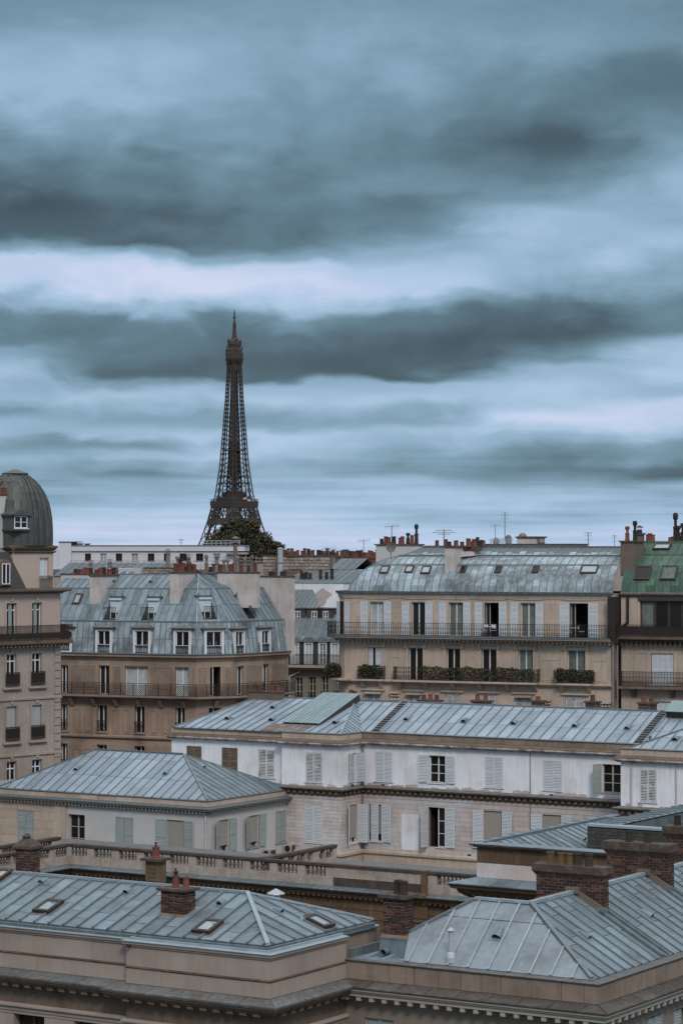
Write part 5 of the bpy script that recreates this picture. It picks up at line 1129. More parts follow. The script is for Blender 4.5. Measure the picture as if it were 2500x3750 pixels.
# ================================================================== A : left building with dome
ANGA = math.atan2(.765, .644)
A_ = Frame(221, 170, ANGA)
Ar = empty('domed_building', A_, 'grey-beige stone building with dark zinc dome and white chimney, cut by the left edge', 'building')
def build_A():
    L0 = 22.; w = Wall(A_, (-L0, 0), (0, 0)); T = L0
    zf = lambda y: w.px(140, y)[1]
    za, zb, zc = w.px(120, 2170)[1], w.px(120, 2345)[1], w.px(120, 2362)[1]
    def R(*q): return w.rect(*q)
    cols = ((24, 63), (117, 152)); ops = []; low = []
    rows = ((2207, 2342, 'top'), (2392, 2500, 'a'), (2582, 2698, 'b'), (2782, 2900, 'c'))
    allo = []
    for (y0, y1, k) in rows:
        rr = [R(a, y0, b, y1) for a, b in cols]; z0, z1 = rr[1][2], rr[1][3]; sp = rr[1][0]-rr[0][0]; wd = rr[1][1]-rr[1][0]
        for i in range(-4, 2): q = (rr[1][0]-sp*(1-i), rr[1][0]-sp*(1-i)+wd, z0, z1); allo.append((q, k))
    # wait for facade: upper pink storey and lower stone
    up = [q for q, k in allo if k == 'top']; lo = [q for q, k in allo if k != 'top']
    facade(w, 0, T, zb, za, up, 'pinkA', Ar, depth=.35); facade(w, 0, T-.01, 0, zb-.1, lo, 'stoneA', Ar, depth=.4)
    nq = 34
    for i in range(nq): 
        z0 = zc-.2-(i+1)*.53
        piece('quoin_stone', 'stoneA', Ar, w.P(T-.27, z0+.25, -.02), (.54, .18, .46), w.rot())
    for i in range(-4, 2):
        pass
    for q, k in allo:
        if q[0] < T-7.5 and k != 'x': pass
        wn = window(w, q, Ar, fm='frameW', depth=.16, leaf=2, transom=(.0 if k == 'b' else .42), sillm='stoneA', sillw=.12)
        g = 'curtain' if k == 'b' else None
        if g:
            b = MB(); b.wbox(w, q[0]+.03, q[1]-.03, q[2]+.05, q[3]-.03, -.13, -.11); n = 16
            for j in range(n): x = q[0]+.05+(q[1]-q[0]-.1)*j/n; b.wbox(w, x, x+.035, q[2]+.1, q[3]-.05, -.11, -.095)
            b.build('folding_shutter', 'frameG', wn)
        if k == 'top': shutter(w, q[0]+.25, q[2], q[3]-.1, .3, wn, 'shutG', o=-.14)
        if k in 'abc':
            railing(wn, [w.P(q[0]-.18, 0, .16).xy, w.P(q[1]+.18, 0, .16).xy], q[2]-.15, q[2]+.75, sp=.09, th=.03); m = MB(); m.wbox(w, q[0]-.16, q[1]+.16, q[2]+.05, q[2]+.62, .12, .135); m.build('railing_panel', 'frameD', wn)
            m = MB(); m.wbox(w, q[0]-.35, q[1]+.35, q[2]-.36, q[2]-.24, 0, .22); m.wbox(w, q[0]-.3, q[1]+.3, q[2]-.44, q[2]-.36, 0, .14); m.build('sill_cornice', 'stoneA', wn)
        m = MB(); m.wbox(w, q[0]-.16, q[0]-.02, q[2], q[3]+.14, 0, .05); m.wbox(w, q[1]+.02, q[1]+.16, q[2], q[3]+.14, 0, .05); m.wbox(w, q[0]-.02, q[1]+.02, q[3]+.01, q[3]+.14, 0, .05); m.wbox(w, (q[0]+q[1])/2-.12, (q[0]+q[1])/2+.12, q[3]+.14, q[3]+.34, 0, .1); m.build('architrave', 'stoneA' if k != 'top' else 'pinkA', wn)
    # horizontal courses joints
    path = [(-L0, 0), (0, 0), (0, 14)]
    for y in (2556, 2760):
        zz = w.px(140, y)[1]; q = MB(); q.sweep(path, [(0, zz-.1), (.1, zz-.08), (.1, zz+.06), (0, zz+.08)]); q.build('string_course', 'stoneA', Ar)
    # top cornice & balcony
    q = MB(); q.sweep(path, [(-.3, za-.1), (.05, za-.1), (.25, za+.02), (.55, za+.08), (.58, za+.2), (-.3, za+.25)]); q.build('cornice', 'corn', Ar)
    q = MB(); q.sweep(path, [(0, zc-.18), (.25, zc-.1), (.40, zc), (.60, zc+.08), (.62, zb), (0, zb)]); dentils(q, path, zc-.14, zc+.06, .36, .18, .1, .5); q.build('balcony', 'corn', Ar)
    rz1 = w.px(140, 2292, .9)[1]; railing(Ar, path, zb, rz1, sp=.10, th=.03, out=.57, name='balcony_railing')
    m = MB(); m.sweep(path, [(.54, zb+.12), (.545, zb+.12), (.545, zb+.5), (.54, zb+.5)]); m.build('balcony_screen', 'frameD', Ar)
    q = MB(); q.sweep([(0, 0), (0, 14)], [(-.02, 0), (0, 0), (0, za), (-.02, za)]); q.build('wall', 'stoneA', Ar)
    back_walls(Ar, [(0, 14), (-L0, 14), (-L0, 0)], 0, za, 'stoneA')
    # attic floor roof slab
    q = MB(); q.box(-L0, 0.05, .0, 14, za+.2, za+.3); q.build('roof', 'zinc_d', Ar)
    # drum block under the dome
    d0 = .55; wd = Wall(A_, (-L0, -0.0), (0, 0)); wd = Wall(A_, (-L0, .3), (0, .3)); t0, _ = wd.px(48, 2090); t1, zb_ = wd.px(195, 2090); zt0 = wd.px(150, 2018)[1]
    W_ = t1-t0; a0, a1 = t0-L0, t1-L0
    op = wd.rect(146, 2042, 178, 2118)
    facade(wd, t0, t1, za+.2, zt0, [op], 'pinkA', Ar, depth=.2); back_walls(Ar, [(a1, .3), (a1, .3+W_), (a0, .3+W_), (a0, .3)], za+.2, zt0, 'pinkA')
    wn = window(wd, op, Ar, depth=.15, leaf=2, glass='shutW', sill=False, label='window with closed white shutters'); railing(wn, [wd.P(op[0]-.1, 0, .12).xy, wd.P(op[1]+.25, 0, .12).xy], op[2]-.7, op[2]+.15, sp=.1)
    pth = [(a0, .3), (a1, .3), (a1, .3+W_), (a0, .3+W_), (a0, .3)]
    q = MB(); q.sweep(pth, [(0, zt0-.15), (.14, zt0-.08), (.16, zt0), (0, zt0)]); q.sweep(pth, [(-.05, zt0), (.05, zt0+.02), (.22, zt0+.22), (.24, zt0+.34), (-.05, zt0+.4)]); q.build('cornice', 'corn', Ar)
    # dome (square plan with rounded corners), sheets + ribs
    cx, cy = (a0+a1)/2, .3+W_/2; zb0 = zt0+.35; htop = wd.px(50, 1732, -W_/2)[1]; H = htop-zb0; Rr = W_/2+.34
    prof = [(1.0, 0), (1.005, .12), (1.0, .25), (.985, .38), (.95, .50), (.895, .62), (.81, .73), (.70, .82), (.56, .90), (.42, .955), (.27, .99)]
    n = 28
    def rad(t):   # superellipse
        c, s = abs(math.cos(t)), abs(math.sin(t)); p = 3.4; return (c**p+s**p)**(-1/p)
    def pt(i, j, ex=0.): 
        t = 2*math.pi*i/n+.11; r, h = prof[j]; rr = (Rr*r+ex)*(rad(t)*(r) + (1-r)*1.0 if r > .3 else rad(t)*.5+.5); return Vector((cx+rr*math.cos(t), cy+rr*math.sin(t), zb0+H*h))
    core = MB()
    for i in range(n):
        for j in range(len(prof)-1): core.poly([pt(i,j,-.04), pt(i+1,j,-.04), pt(i+1,j+1,-.04), pt(i,j+1,-.04)])
    dome = core.build('dome', 'under', Ar)
    for i in range(n):
        for (j0, j1) in ((0,2),(2,5),(5,8),(8,10)):
            m = MB(); 
            for j in range(j0, j1):
                a, b, c, d = pt(i,j), pt(i+1,j), pt(i+1,j+1), pt(i,j+1)
                m.poly([a.lerp(b,.02), b.lerp(a,.02), c.lerp(d,.02), d.lerp(c,.02)])
            m.build('zinc_sheet', 'dome', dome)
        m = MB()
        big = (i % 7 in (0, 6)); 
        for j in range(len(prof)-1): m.bar(pt(i,j,.02), pt(i,j+1,.02), .10 if big else .05, .10 if big else .05)
        m.build('rib', 'dome', dome)
    q = MB(); q.lathe((cx, cy, htop-.12), [(Rr*.40,0),(Rr*.42,.10),(Rr*.25,.22),(.2,.34),(.12,.36)], 16); q.build('dome_cap', 'dome', dome)
    # dome dormer
    wq = Wall(A_, (-L0, -.05), (0, -.05)); o = wq.rect(54, 1890, 101, 1934); q = MB(); q.wbox(wq, o[0]-.12, o[1]+.12, o[2]-.12, o[3]+.1, -2.2, -.12); dm = q.build('dormer', 'dome', dome)
    window(wq, o, Ar, rows=2, per_cell=True, depth=.02, sill=True)
    q = MB(); P = wq.P; q.wbox(wq, o[0]-.3, o[1]+.3, o[3]+.04, o[3]+.14, -1.5, .12); zt_ = o[3]+.14; m_ = (o[0]+o[1])/2
    for e0, e1 in ((.1, -1.5),): q.hexa([P(o[0]-.3,zt_,e0),P(o[1]+.3,zt_,e0),P(o[1]+.3,zt_,e1),P(o[0]-.3,zt_,e1),P(m_-.02,zt_+.32,e0),P(m_+.02,zt_+.32,e0),P(m_+.02,zt_+.32,e1),P(m_-.02,zt_+.32,e1)])
    q.wbox(wq, o[0]-.18, o[1]+.18, o[2]-.18, o[2]-.06, -1.3, .1); q.build('pediment', 'dome', dm)
    # mansard wing with arched dormer
    wz = Wall(A_, (-L0, -.12), (0, -.12)); t2 = wz.px(46, 2100)[0]; zz0 = za+.25; zz1 = wz.px(40, 2022)[1]; te = wz.px(100, 2140)[0]; tt = wz.px(52, 2025)[0]
    q = MB(); q.hexa([P(0,zz0,.0),P(te,zz0,.0),P(te,zz0,-3),P(0,zz0,-3),P(0,zz1,-.5),P(tt,zz1,-.5),P(tt,zz1,-3),P(0,zz1,-3)]); q.build('mansard', 'slate', Ar)
    q = MB(); q.hexa([P(0,zz1,-.5),P(tt-.2,zz1,-.5),P(tt-.2,zz1,-3),P(0,zz1,-3),P(0,zz1+3.2,-2.2),P(tt-2.8,zz1+2.4,-2.2),P(tt-2.8,zz1+2.4,-3),P(0,zz1+3.2,-3)]); q.build('roof_slope', 'zinc', Ar)
    o = wz.rect(3, 2058, 32, 2140); q = MB(); a, b = o[0]-.22, o[1]+.22; m_ = 9; cxm = (a+b)/2; rr = (b-a)/2; pf = [(a, o[2]-.1)]+[(cxm-rr*math.cos(math.pi*k/m_), o[3]-.25+rr*.75*math.sin(math.pi*k/m_)) for k in range(m_+1)]+[(b, o[2]-.1)]
    q.poly([P(x, zq, .1) for x, zq in pf][::-1])
    for k in range(len(pf)-1): q.poly([P(pf[k][0],pf[k][1],.1),P(pf[k+1][0],pf[k+1][1],.1),P(pf[k+1][0],pf[k+1][1],-1.6),P(pf[k][0],pf[k][1],-1.6)])
    dd = q.build('dormer', 'corn', Ar); window(wz, (o[0], o[1], o[2], o[3]-.1), Ar, o=.16, depth=.02, rows=1, sill=False)
    # white chimney with pots
    wc = Wall(A_, (-L0, 1.0), (0, 1.0)); c1, zt_ = wc.px(40, 1815); zb_ = wc.px(40, 1985)[1]
    stack(Ar, c1-L0-2.2, c1-L0, 1.0, 1.7, zb_-.4, zt_, 'cream', 'capst', .05, .10, pots=[(c1-L0-.35, 1.3, 'pot', .45, .16), (c1-L0-.75, 1.3, 'pot', .4, .16), (c1-L0-1.3, 1.3, 'pot', .45, .16), (c1-L0-1.7, 1.3, 'pot', .4, .16)])
build_A()
def antenna(fr, p, h, label, kind='yagi', group='roof antennas', sc=1.):
    e = bpy.data.objects.new('antenna', None); COL.objects.link(e); e.location = p; e['label'] = label; e['category'] = 'antenna'; e['group'] = group
    m = MB(); m.tube((0,0,0), (0,0,h), .035*sc, n=5); m.build('mast', 'pipe', e)
    m = MB()
    if kind == 'yagi':
        m.bar((-.6*sc,0,h*.92), (.6*sc,0,h*.97), .035*sc)
        for k in range(6): x = -.5*sc+k*.2*sc; m.bar((x,-.02,h*.93-.22*sc), (x,.02,h*.93+.28*sc), .02*sc)
    elif kind == 'cross':
        for zz, l in ((.95,.5),(.82,.7),(.7,.4)): m.bar((-l*sc,0,h*zz), (l*sc,0,h*zz), .035*sc)
    elif kind == 'comb':
        for zz in (.98,.9,.78,.5): m.bar((-.3*sc,0,h*zz), (.3*sc,0,h*zz), .03*sc)
    m.build('elements', 'pipe', e); return e
antenna(A_, at(18, 1812, 168), 1.4, 'small aerial in front of the dark dome at the left edge', 'cross')
# ================================================================== B1 : mansard building
B1 = Frame(720, 185, ANG2)
B1r = empty('mansard_building', B1, 'brown stone apartment building with blue-green zinc mansard, dormers and lattice balcony, left', 'building')
def wdir(fr, x, y): v = Vector((x, y)).normalized(); return Vector((v.dot(fr.u), v.dot(fr.v)))
def build_B1():
    k1 = Vector((0, 0)); dch = wdir(B1, .8978, .4405); dr = wdir(B1, .562, .827)
    w = Wall(B1, (-13.2, 0), (0, 0)); wch0 = Wall(B1, k1, k1+dch*10); tc = wch0.px(851, 2404)[0]; k2 = k1+dch*tc
    wr0 = Wall(B1, k2, k2+dr*20); tr = wr0.px(1050, 2395)[0]; k3 = k2+dr*tr; k0 = Vector((-13.2, 0))
    path = [k0, k1, k2, k3]; ws = [Wall(B1, path[i], path[i+1]) for i in range(3)]; wf, wc, wr = ws
    zg = wf.px(700, 2400)[1]; zb = wf.px(700, 2280)[1]; zt = zb+2.42; zrg = zt+1.05
    # facade
    zbal = wf.px(600, 2552, .8)[1]; zco = zg-.4
    def RR(w, *q): return w.rect(*q)
    f1 = [RR(wf, 222, 2436, 249, 2545), RR(wf, 361, 2437, 400, 2548), RR(wf, 456, 2440, 541, 2550), RR(wf, 640, 2444, 690, 2555)]
    f1 = [(q[0], q[1], zbal, q[3]) for q in f1]; c1 = [RR(wc, 768, 2443, 808, 2550)]; c1 = [(q[0], q[1], zbal, q[3]) for q in c1]; r1 = [RR(wr, 868, 2440, 893, 2545), RR(wr, 963, 2432, 985, 2530)]; r1 = [(q[0], q[1], zbal, q[3]) for q in r1]
    f2 = [RR(wf, 222, 2575, 248, 2672), RR(wf, 356, 2582, 392, 2680), RR(wf, 493, 2586, 530, 2686), RR(wf, 642, 2592, 677, 2690)]; f2 = [(q[0], q[1], f2[2][2], f2[2][3]) for q in f2]
    f3 = [(q[0], q[1], f2[2][2]-3.0, f2[2][2]-.95) for q in f2]
    c2 = [(RR(wc, 764, 2592, 808, 2690))]; c3 = [(c2[0][0], c2[0][1], f3[0][2], f3[0][3])]
    r2 = [(q[0], q[1], c2[0][2], c2[0][3]) for q in r1]; r3 = [(q[0], q[1], c3[0][2], c3[0][3]) for q in r1]
    allz = ((wf, f1+f2+f3), (wc, c1+c2+c3), (wr, r1+r2+r3))
    for (w_, o) in allz: facade(w_, 0, w_.L, 0, zco, o, 'stone1', B1r, depth=.3)
    gk = {0:'glass', 1:'glass', 2:'curtain', 3:'curtain'}
    for i, q in enumerate(f1): window(wf, q, B1r, depth=.25, glass=gk[i], sill=False)
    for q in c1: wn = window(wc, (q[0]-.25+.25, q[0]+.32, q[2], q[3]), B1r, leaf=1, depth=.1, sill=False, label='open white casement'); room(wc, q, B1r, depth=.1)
    for q in r1: window(wr, q, B1r, depth=.25, sill=False, glass='glass')
    for w_, oo in ((wf, f2+f3), (wc, c2+c3), (wr, r2+r3)):
        for q in oo:
            wn = window(w_, q, B1r, depth=.25, glass='glass', sillm='stone1'); railing(wn, [w_.P(q[0]-.02, 0, .04).xy, w_.P(q[1]+.02, 0, .04).xy], q[2]+.05, q[2]+.85, sp=.1)
            m = MB(); m.wbox(w_, q[0]-.14, q[0]-.02, q[2], q[3]+.12, 0, .06); m.wbox(w_, q[1]+.02, q[1]+.14, q[2], q[3]+.12, 0, .06); m.wbox(w_, q[0]-.02, q[1]+.02, q[3]+.01, q[3]+.12, 0, .06); m.build('architrave', 'stone1', wn)
    # raised wall panels between windows
    def panel(w_, t0, t1, z0, z1):
        if t1-t0 < .35: return
        m = MB(); b = .07; m.wbox(w_, t0, t1, z0, z0+b, 0, .035); m.wbox(w_, t0, t1, z1-b, z1, 0, .035); m.wbox(w_, t0, t0+b, z0+b, z1-b, 0, .035); m.wbox(w_, t1-b, t1, z0+b, z1-b, 0, .055); m.build('wall_panel', 'stone1', B1r)
        m = MB(); m.wbox(w_, t0+.16, t1-.16, z0+.16, z1-.16, 0, .05); m.build('wall_panel', 'stoneG' if z1 > zbal else 'stone1', B1r)
    for w_, rows_ in ((wf, (f1, f2, f3)), (wc, (c1, c2, c3)), (wr, (r1, r2, r3))):
        for r_i, o in enumerate(rows_):
            e = [0.05]+[x for q in o for x in (q[0]-.22, q[1]+.22)]+[w_.L-.05]
            for i in range(0, len(e), 2):
                a, b = e[i], e[i+1]
                if r_i == 0: panel(w_, a, b, zbal+.35, o[0][3])
                elif b-a > 1.6: panel(w_, a+.2, (a+b)/2-.12, o[0][2]-.1, o[0][3]-.3); panel(w_, (a+b)/2+.12, b-.2, o[0][2]-.1, o[0][3]-.3)
                else: panel(w_, a+.1, b-.1, o[0][2]-.1, o[0][3]-.3)
    q = MB(); q.sweep(path, [(0, zco-.05), (.06, zco-.05), (.10, zco+.12), (.34, zco+.22), (.36, zg-.02), (0, zg)]); q.build('cornice', 'stone1', B1r)
    q = MB(); q.sweep(path, [(-.2, zg), (.42, zg+.0), (.44, zg+.08), (-.2, zg+.12)]); q.build('gutter', 'zinc_b', B1r)
    # balcony
    q = MB(); q.sweep(path, [(0, zbal-.28), (.62, zbal-.2), (.80, zbal-.12), (.82, zbal), (0, zbal+.02)]); q.build('balcony', 'stone1', B1r)
    for w_ in ws:
        n = int(w_.L/1.65)
        for k in range(n): t = w_.L*(k+.5)/n; m = MB(); m.hexa([w_.P(t-.13,zbal-.85,.16),w_.P(t+.13,zbal-.85,.16),w_.P(t+.13,zbal-.85,0),w_.P(t-.13,zbal-.85,0),w_.P(t-.13,zbal-.28,.58),w_.P(t+.13,zbal-.28,.58),w_.P(t+.13,zbal-.28,0),w_.P(t-.13,zbal-.28,0)]); m.build('corbel', 'stone1', B1r)
    railing(B1r, path, zbal, zbal+.92, style='lattice', out=.74, th=.022, name='balcony_railing')
    q = MB(); q.sweep(path, [(0, f2[0][2]-.42), (.18, f2[0][2]-.38), (.2, f2[0][2]-.26), (0, f2[0][2]-.2)]); q.build('string_course', 'stone1', B1r)
    nn_ = Vector((dr.y, -dr.x)); back_walls(B1r, [k3+dr*.2, k3+dr*.2-nn_*8, (-6, 11), (-13.2, 11), k0], 0, zt, 'stone1')
    # ---- mansard
    V = Vector; roofm = MB(); prof = [(0.08, zg+.1), (-.28, zb), (-2.2, zt), (-4.2, zrg)]
    offs = [mitres(path)] * 4; mt = mitres(path)
    def pt(i, j): o, z_ = prof[j]; return V((path[i][0]+mt[i].x*o, path[i][1]+mt[i].y*o, z_))
    # recessed windows on the middle slope
    faces = {}
    for i in range(3):
        for j in range(3): faces[i, j] = RoofFace(B1, [pt(i,j), pt(i+1,j), pt(i+1,j+1), pt(i,j+1)], B1r)
    holes = {k: [] for k in faces}; bays = []
    for (i, x0, x1, y0, y1, yr, kind) in ((0, 377, 423, 2180, 2272, 2226, 'blind'), (0, 515, 562, 2182, 2274, 2228, 'blind'), (1, 746, 794, 2178, 2269, 2232, 'blind'), (2, 905, 940, 2182, 2266, 2224, 'dark')):
        f = faces[i, 1]; xb, yb = f.xy((x0+x1)/2, y1); hw = .52 if i < 2 else .42
        _, yt = f.xy((x0+x1)/2+18, y0); yb = max(yb, .12); yt = min(yt, (pt(i,2)-pt(i,1)).length*.9 if False else yt)
        h = (xb-hw, xb+hw, yb, yb+2.15); holes[i, 1].append(h); bays.append((f, h, kind))
    for k, f in faces.items(): f.base(roofm, holes[k])
    roof = roofm.build('roof', 'under', B1r)
    for (i, j), f in faces.items():
        mm_ = {0: 'zinc_w', 1: 'zinc', 2: 'zinc'}[j]; cuts = {0: (.45,), 1: (.52,), 2: ()}[j]
        f.sheets(roof, .56 if j else .50, cuts=cuts, m=mm_, bm='zinc_b', stagger=.0, holes=holes[i, j], bw=.04, bh=.045, phase=.3 if j else .1)
    for j, ww in ((1, .10), (2, .08), (3, .10)): ridge(roof, [pt(i, j) for i in range(4)], w=ww, h=ww*.9, m='zinc_b', lift=.03)
    for i in (1, 2): ridge(roof, [pt(i, 0), pt(i, 1), pt(i, 2), pt(i, 3)], w=.07, h=.06, m='zinc_l')
    q = MB(); q.poly([pt(0,3), pt(1,3), pt(2,3), pt(3,3), (k3.x-nn_.x*8, k3.y-nn_.y*8, zrg-.1), (-6, 11, zrg-.1), (-13.2, 11, zrg-.1)]); q.build('roof_back', 'zinc_d', roof)
    for f, h, kind in bays:
        x0, x1, y0, y1 = h; a, b = f.P(x0, y0), f.P(x1, y0); c, d = f.P(x1, y1), f.P(x0, y1)
        e2 = V((f.e.x, f.e.y, 0)); nin = V((-f.n.x, -f.n.y, 0)).normalized(); zlo = a.z+.02; dep = 1.05
        A0, B0 = a.copy(), b.copy(); A1, B1_ = A0+nin*dep, B0+nin*dep; zhi = a.z+f.s.z/ math.hypot(f.s.x, f.s.y)*dep + .75
        hd = .0
        m = MB(); m.poly([A0, B0, B1_, A1])                                  # floor
        top = lambda p: V((p.x, p.y, zhi))
        # cheeks: from the opening back to the window wall
        m.poly([A0, A1, top(A1), d]); m.poly([B0, c, top(B1_), B1_]); bay = m.build('recess', 'zinc_d', roof)
        # canopy above
        m = MB(); o0 = d - nin*.15; o1 = c - nin*.15; zc = zhi+.02
        m.hexa([V((o0.x,o0.y,d.z-.02))-e2*.12, V((o1.x,o1.y,d.z-.02))+e2*.12, V((c.x,c.y,d.z-.02))+nin*1.2+e2*.12, V((d.x,d.y,d.z-.02))+nin*1.2-e2*.12, V((o0.x,o0.y,d.z+.10))-e2*.12, V((o1.x,o1.y,d.z+.10))+e2*.12, V((c.x,c.y,d.z+.14))+nin*1.2+e2*.12, V((d.x,d.y,d.z+.14))+nin*1.2-e2*.12]); m.build('canopy', 'ledge', bay)
        wb = Wall(B1, V((A1.x, A1.y)), V((B1_.x, B1_.y))); q = (.02, wb.L-.02, zlo+.02, d.z-.05)
        if kind == 'blind':
            m = MB(); m.wbox(wb, .02, wb.L-.02, zlo, d.z-.02, -.1, -.02); m.build('window_back', 'room', bay)
            wn = window(wb, q, B1r, depth=.0, sill=False, glass='glassL'); m = MB(); m.wbox(wb, q[0]+.04, q[1]-.04, q[2]+.5, q[3]-.1, .01, .03); m.wbox(wb, q[0], q[1], q[3]-.16, q[3], .01, .16); m.build('roller_blind', 'blindW', wn)
        else: window(wb, q, B1r, depth=.0, sill=False)
        railing(bay, [V((A0.x, A0.y))+V((-nin.x, -nin.y))*.0, V((B0.x, B0.y))], zlo, zlo+.95, sp=.12, th=.025)
    faces[0,1].velux(roof, 285, 2195, .62, .95, 'glassS'); 
    # dormers of the lower slope
    for (i, x0, x1, y0, y1) in ((0, 236, 262, 2302, 2384), (0, 349, 409, 2304, 2391), (0, 487, 550, 2305, 2394), (0, 635, 698, 2307, 2396), (1, 749, 820, 2307, 2397), (2, 859, 898, 2308, 2393), (2, 955, 992, 2304, 2386)):
        w_ = ws[i]; a, b, c, d = w_.rect(x0, y0, x1, y1, .15)
        if x0 == 236: a = b-1.15
        f = .17; o = .16; m = MB()
        m.wbox(w_, a, a+f, c, d, -.6, o); m.wbox(w_, b-f, b, c, d, -.6, o); m.wbox(w_, a+f, b-f, d-.12, d, -.6, o-.001); m.wbox(w_, a-.02, b+.02, c-.06, c, -.5, o+.05); dm = m.build('dormer', 'frameW', B1r)
        m = MB(); m.wbox(w_, a-.14, b+.14, d+.0, d+.09, -.7, o+.10); m.wbox(w_, a-.20, b+.20, d+.09, d+.15, -.7, o+.16); m.hexa([w_.P(a-.1,d+.15,o+.1),w_.P(b+.1,d+.15,o+.1),w_.P(b+.1,d+.15,-.8),w_.P(a-.1,d+.15,-.8),w_.P(a+.1,d+.3,o-.1),w_.P(b-.1,d+.3,o-.1),w_.P(b-.1,d+.3,-.9),w_.P(a+.1,d+.3,-.9)]); m.build('dormer_hood', 'ledge', dm)
        for sgn, e in ((-1, a), (1, b)): m = MB(); x_ = e+(-.14 if sgn < 0 else .02); m.hexa([w_.P(x_-.04,c,o-.02),w_.P(x_+.16,c,o-.02),w_.P(x_+.16,c,-.4),w_.P(x_-.04,c,-.4),w_.P(x_,c+.7,o-.12),w_.P(x_+.12,c+.7,o-.12),w_.P(x_+.12,c+.7,-.4),w_.P(x_,c+.7,-.4)]); m.build('scroll_bracket', 'zinc_d', dm)
        wn = window(w_, (a+f, b-f, c, d-.12), B1r, o=o, depth=.13, sill=False, transom=0, rows=1); wm = MB(); wm.wbox(w_, a+f, b-f, c+(d-c)*.33, c+(d-c)*.33+.05, o-.16, o-.10); wm.build('transom_bar', 'frameW', wn)
        railing(wn, [w_.P(a+f, 0, o-.04).xy, w_.P(b-f, 0, o-.04).xy], c+.03, c+(d-c)*.33, sp=.14, th=.03)
    # ---- chimneys: walls running back from the middle slope
    def chim(x0, x1, ytop, ybase, depth, pots, i=0):
        f = faces[i, 1]; p = f.px(x1-2, ybase); wv = Wall(B1, (0, p.y), (1, p.y)); t0, zt_ = wv.px(x0, ytop); t1, _ = wv.px(x1, ytop)
        ch = stack(B1r, t0, t1, p.y, p.y+depth, p.z-.3, zt_, 'chimp', 'capst', .08, .10, pots=[(t0+(t1-t0)*.5+random.uniform(-.12,.12), p.y+.3+k*.42, random.choice(('pot','pot','potd')), random.uniform(.35,.6), .17) for k in range(pots)])
        return ch
    chim(328, 371, 2110, 2213, 3.6, 8); chim(622, 655, 2099, 2213, 3.6, 8)
    # dark low wall with pots left
    wv = Wall(B1, (0, 3.4), (1, 3.4)); t0, zz = wv.px(218, 2105); t1, _ = wv.px(332, 2105)
    stack(B1r, t0, t1, 3.6, 4.0, zz-1.8, zz, 'cream', 'capst', .05, .10, pots=row_pots(wv.px(262, 2100)[0], wv.px(330, 2100)[0], 3.8, 6, h=(.3,.5), r=(.13,.17)))
    # back wall with the crowd of pots
    wv = Wall(B1, (0, 5.2), (1, 5.2)); t0, zz = wv.px(796, 2099); t1, _ = wv.px(941, 2099)
    pts = row_pots(t0-1.2, t1-.1, 5.45, 15, ('pot','potg','potd','potg'), h=(.35,.7), r=(.12,.2))
    ch = stack(B1r, t0, t1, 5.2, 5.7, zz-2.6, zz, 'chimp', 'capst', .06, .10)
    for (a_, b_, kd, h_, r_) in pts: pot(ch, (a_, b_, zz+.1), kd, h_, r_, cowl=('tall' if kd == 'potg' else None))
    q = MB(); x_ = wv.px(856, 2060)[0]; q.tube((x_, 5.45, zz), (x_, 5.45, zz+2.3), .16, n=10); q.lathe((x_, 5.45, zz+2.3), [(.3,0),(.3,.1),(.15,.25),(.3,.3),(.28,.38),(.02,.5)], 10); q.build('steel_flue', 'potg', B1r)
    q = MB()
    for (xa, xb, y_) in ((735, 960, 2040), (780, 960, 2052), (735, 940, 2066)):
        a_, z_ = wv.px(xa, y_); b_, z2 = wv.px(xb, y_+4); q.bar((a_, 5.6, z_), (b_, 5.6, z2), .035)
    for x in (752, 780, 812, 850, 890, 930): a_, z_ = wv.px(x, 2036); q.bar((a_, 5.6, zz), (a_, 5.6, z_), .035)
    q.build('roof_guardrail', 'steel', B1r)
    ch2 = None
    t0, zz = wv.px(632, 2090); 
    wv2 = Wall(B1, (0, 4.2), (1, 4.2)); ta, za_ = wv2.px(640, 2094); tb, _ = wv2.px(706, 2094)
    c2 = stack(B1r, ta, tb, 4.2, 4.7, za_-1.5, za_, 'chimp', 'capst', .06, .08)
    for k in range(6): pot(c2, (ta+(tb-ta)*(k+.5)/6, 4.4, za_+.08), random.choice(('potd','potg','pot')), random.uniform(.5,.9), .16, cowl=random.choice(('tall', None, 'hat')))
    # gable slab at the right end
    wg = Wall(B1, (k3-Vector((dr.y, -dr.x))*6.), (k3+Vector((dr.y, -dr.x))*.3))   # runs from inside to the facade line, facing back along the facade
    nn = Vector((dr.y, -dr.x)); P0 = lambda ins, z_: V((k3.x-nn.x*ins, k3.y-nn.y*ins, z_))
    pr = [(-.35, zg-.05), (-.35, zg+.2), (-.02, zb+.1), (.0, zb+.5), (.28, zb+.65), (2.3, zt+.15), (2.6, zt+.9), (2.6, zt+.92), (7.4, zt+.92)]
    # outline: outer edge up, then stepped slope of the roof
    out = [(-.35, zg-.1), (-.35, zt+.92), (4.9, zt+.92), (4.9, zt+.2), (2.35, zt+.2), (.42, zb+.30), (.10, zg-.1)]
    m = MB(); front = [P0(a, b) for a, b in [(-.42, zg-.3), (-.42, zt+.85), (3.3, zt+.85), (3.3, zt-.1), (2.2, zt-.2), (.2, zb-.1), (-.05, zg-.3)]]
    dd = V((dr.x, dr.y, 0)); m.poly(front); m.poly([p+dd*.45 for p in front][::-1])
    for i in range(len(front)): p, q_ = front[i], front[(i+1)%len(front)]; m.poly([p, q_, q_+dd*.45, p+dd*.45])
    gw = m.build('gable_wall', 'chimp', B1r)
    m = MB(); m.bar(P0(-.5, zt+.9)+dd*.22, P0(3.4, zt+.9)+dd*.22, .55, .1); m.build('coping', 'capst', gw)
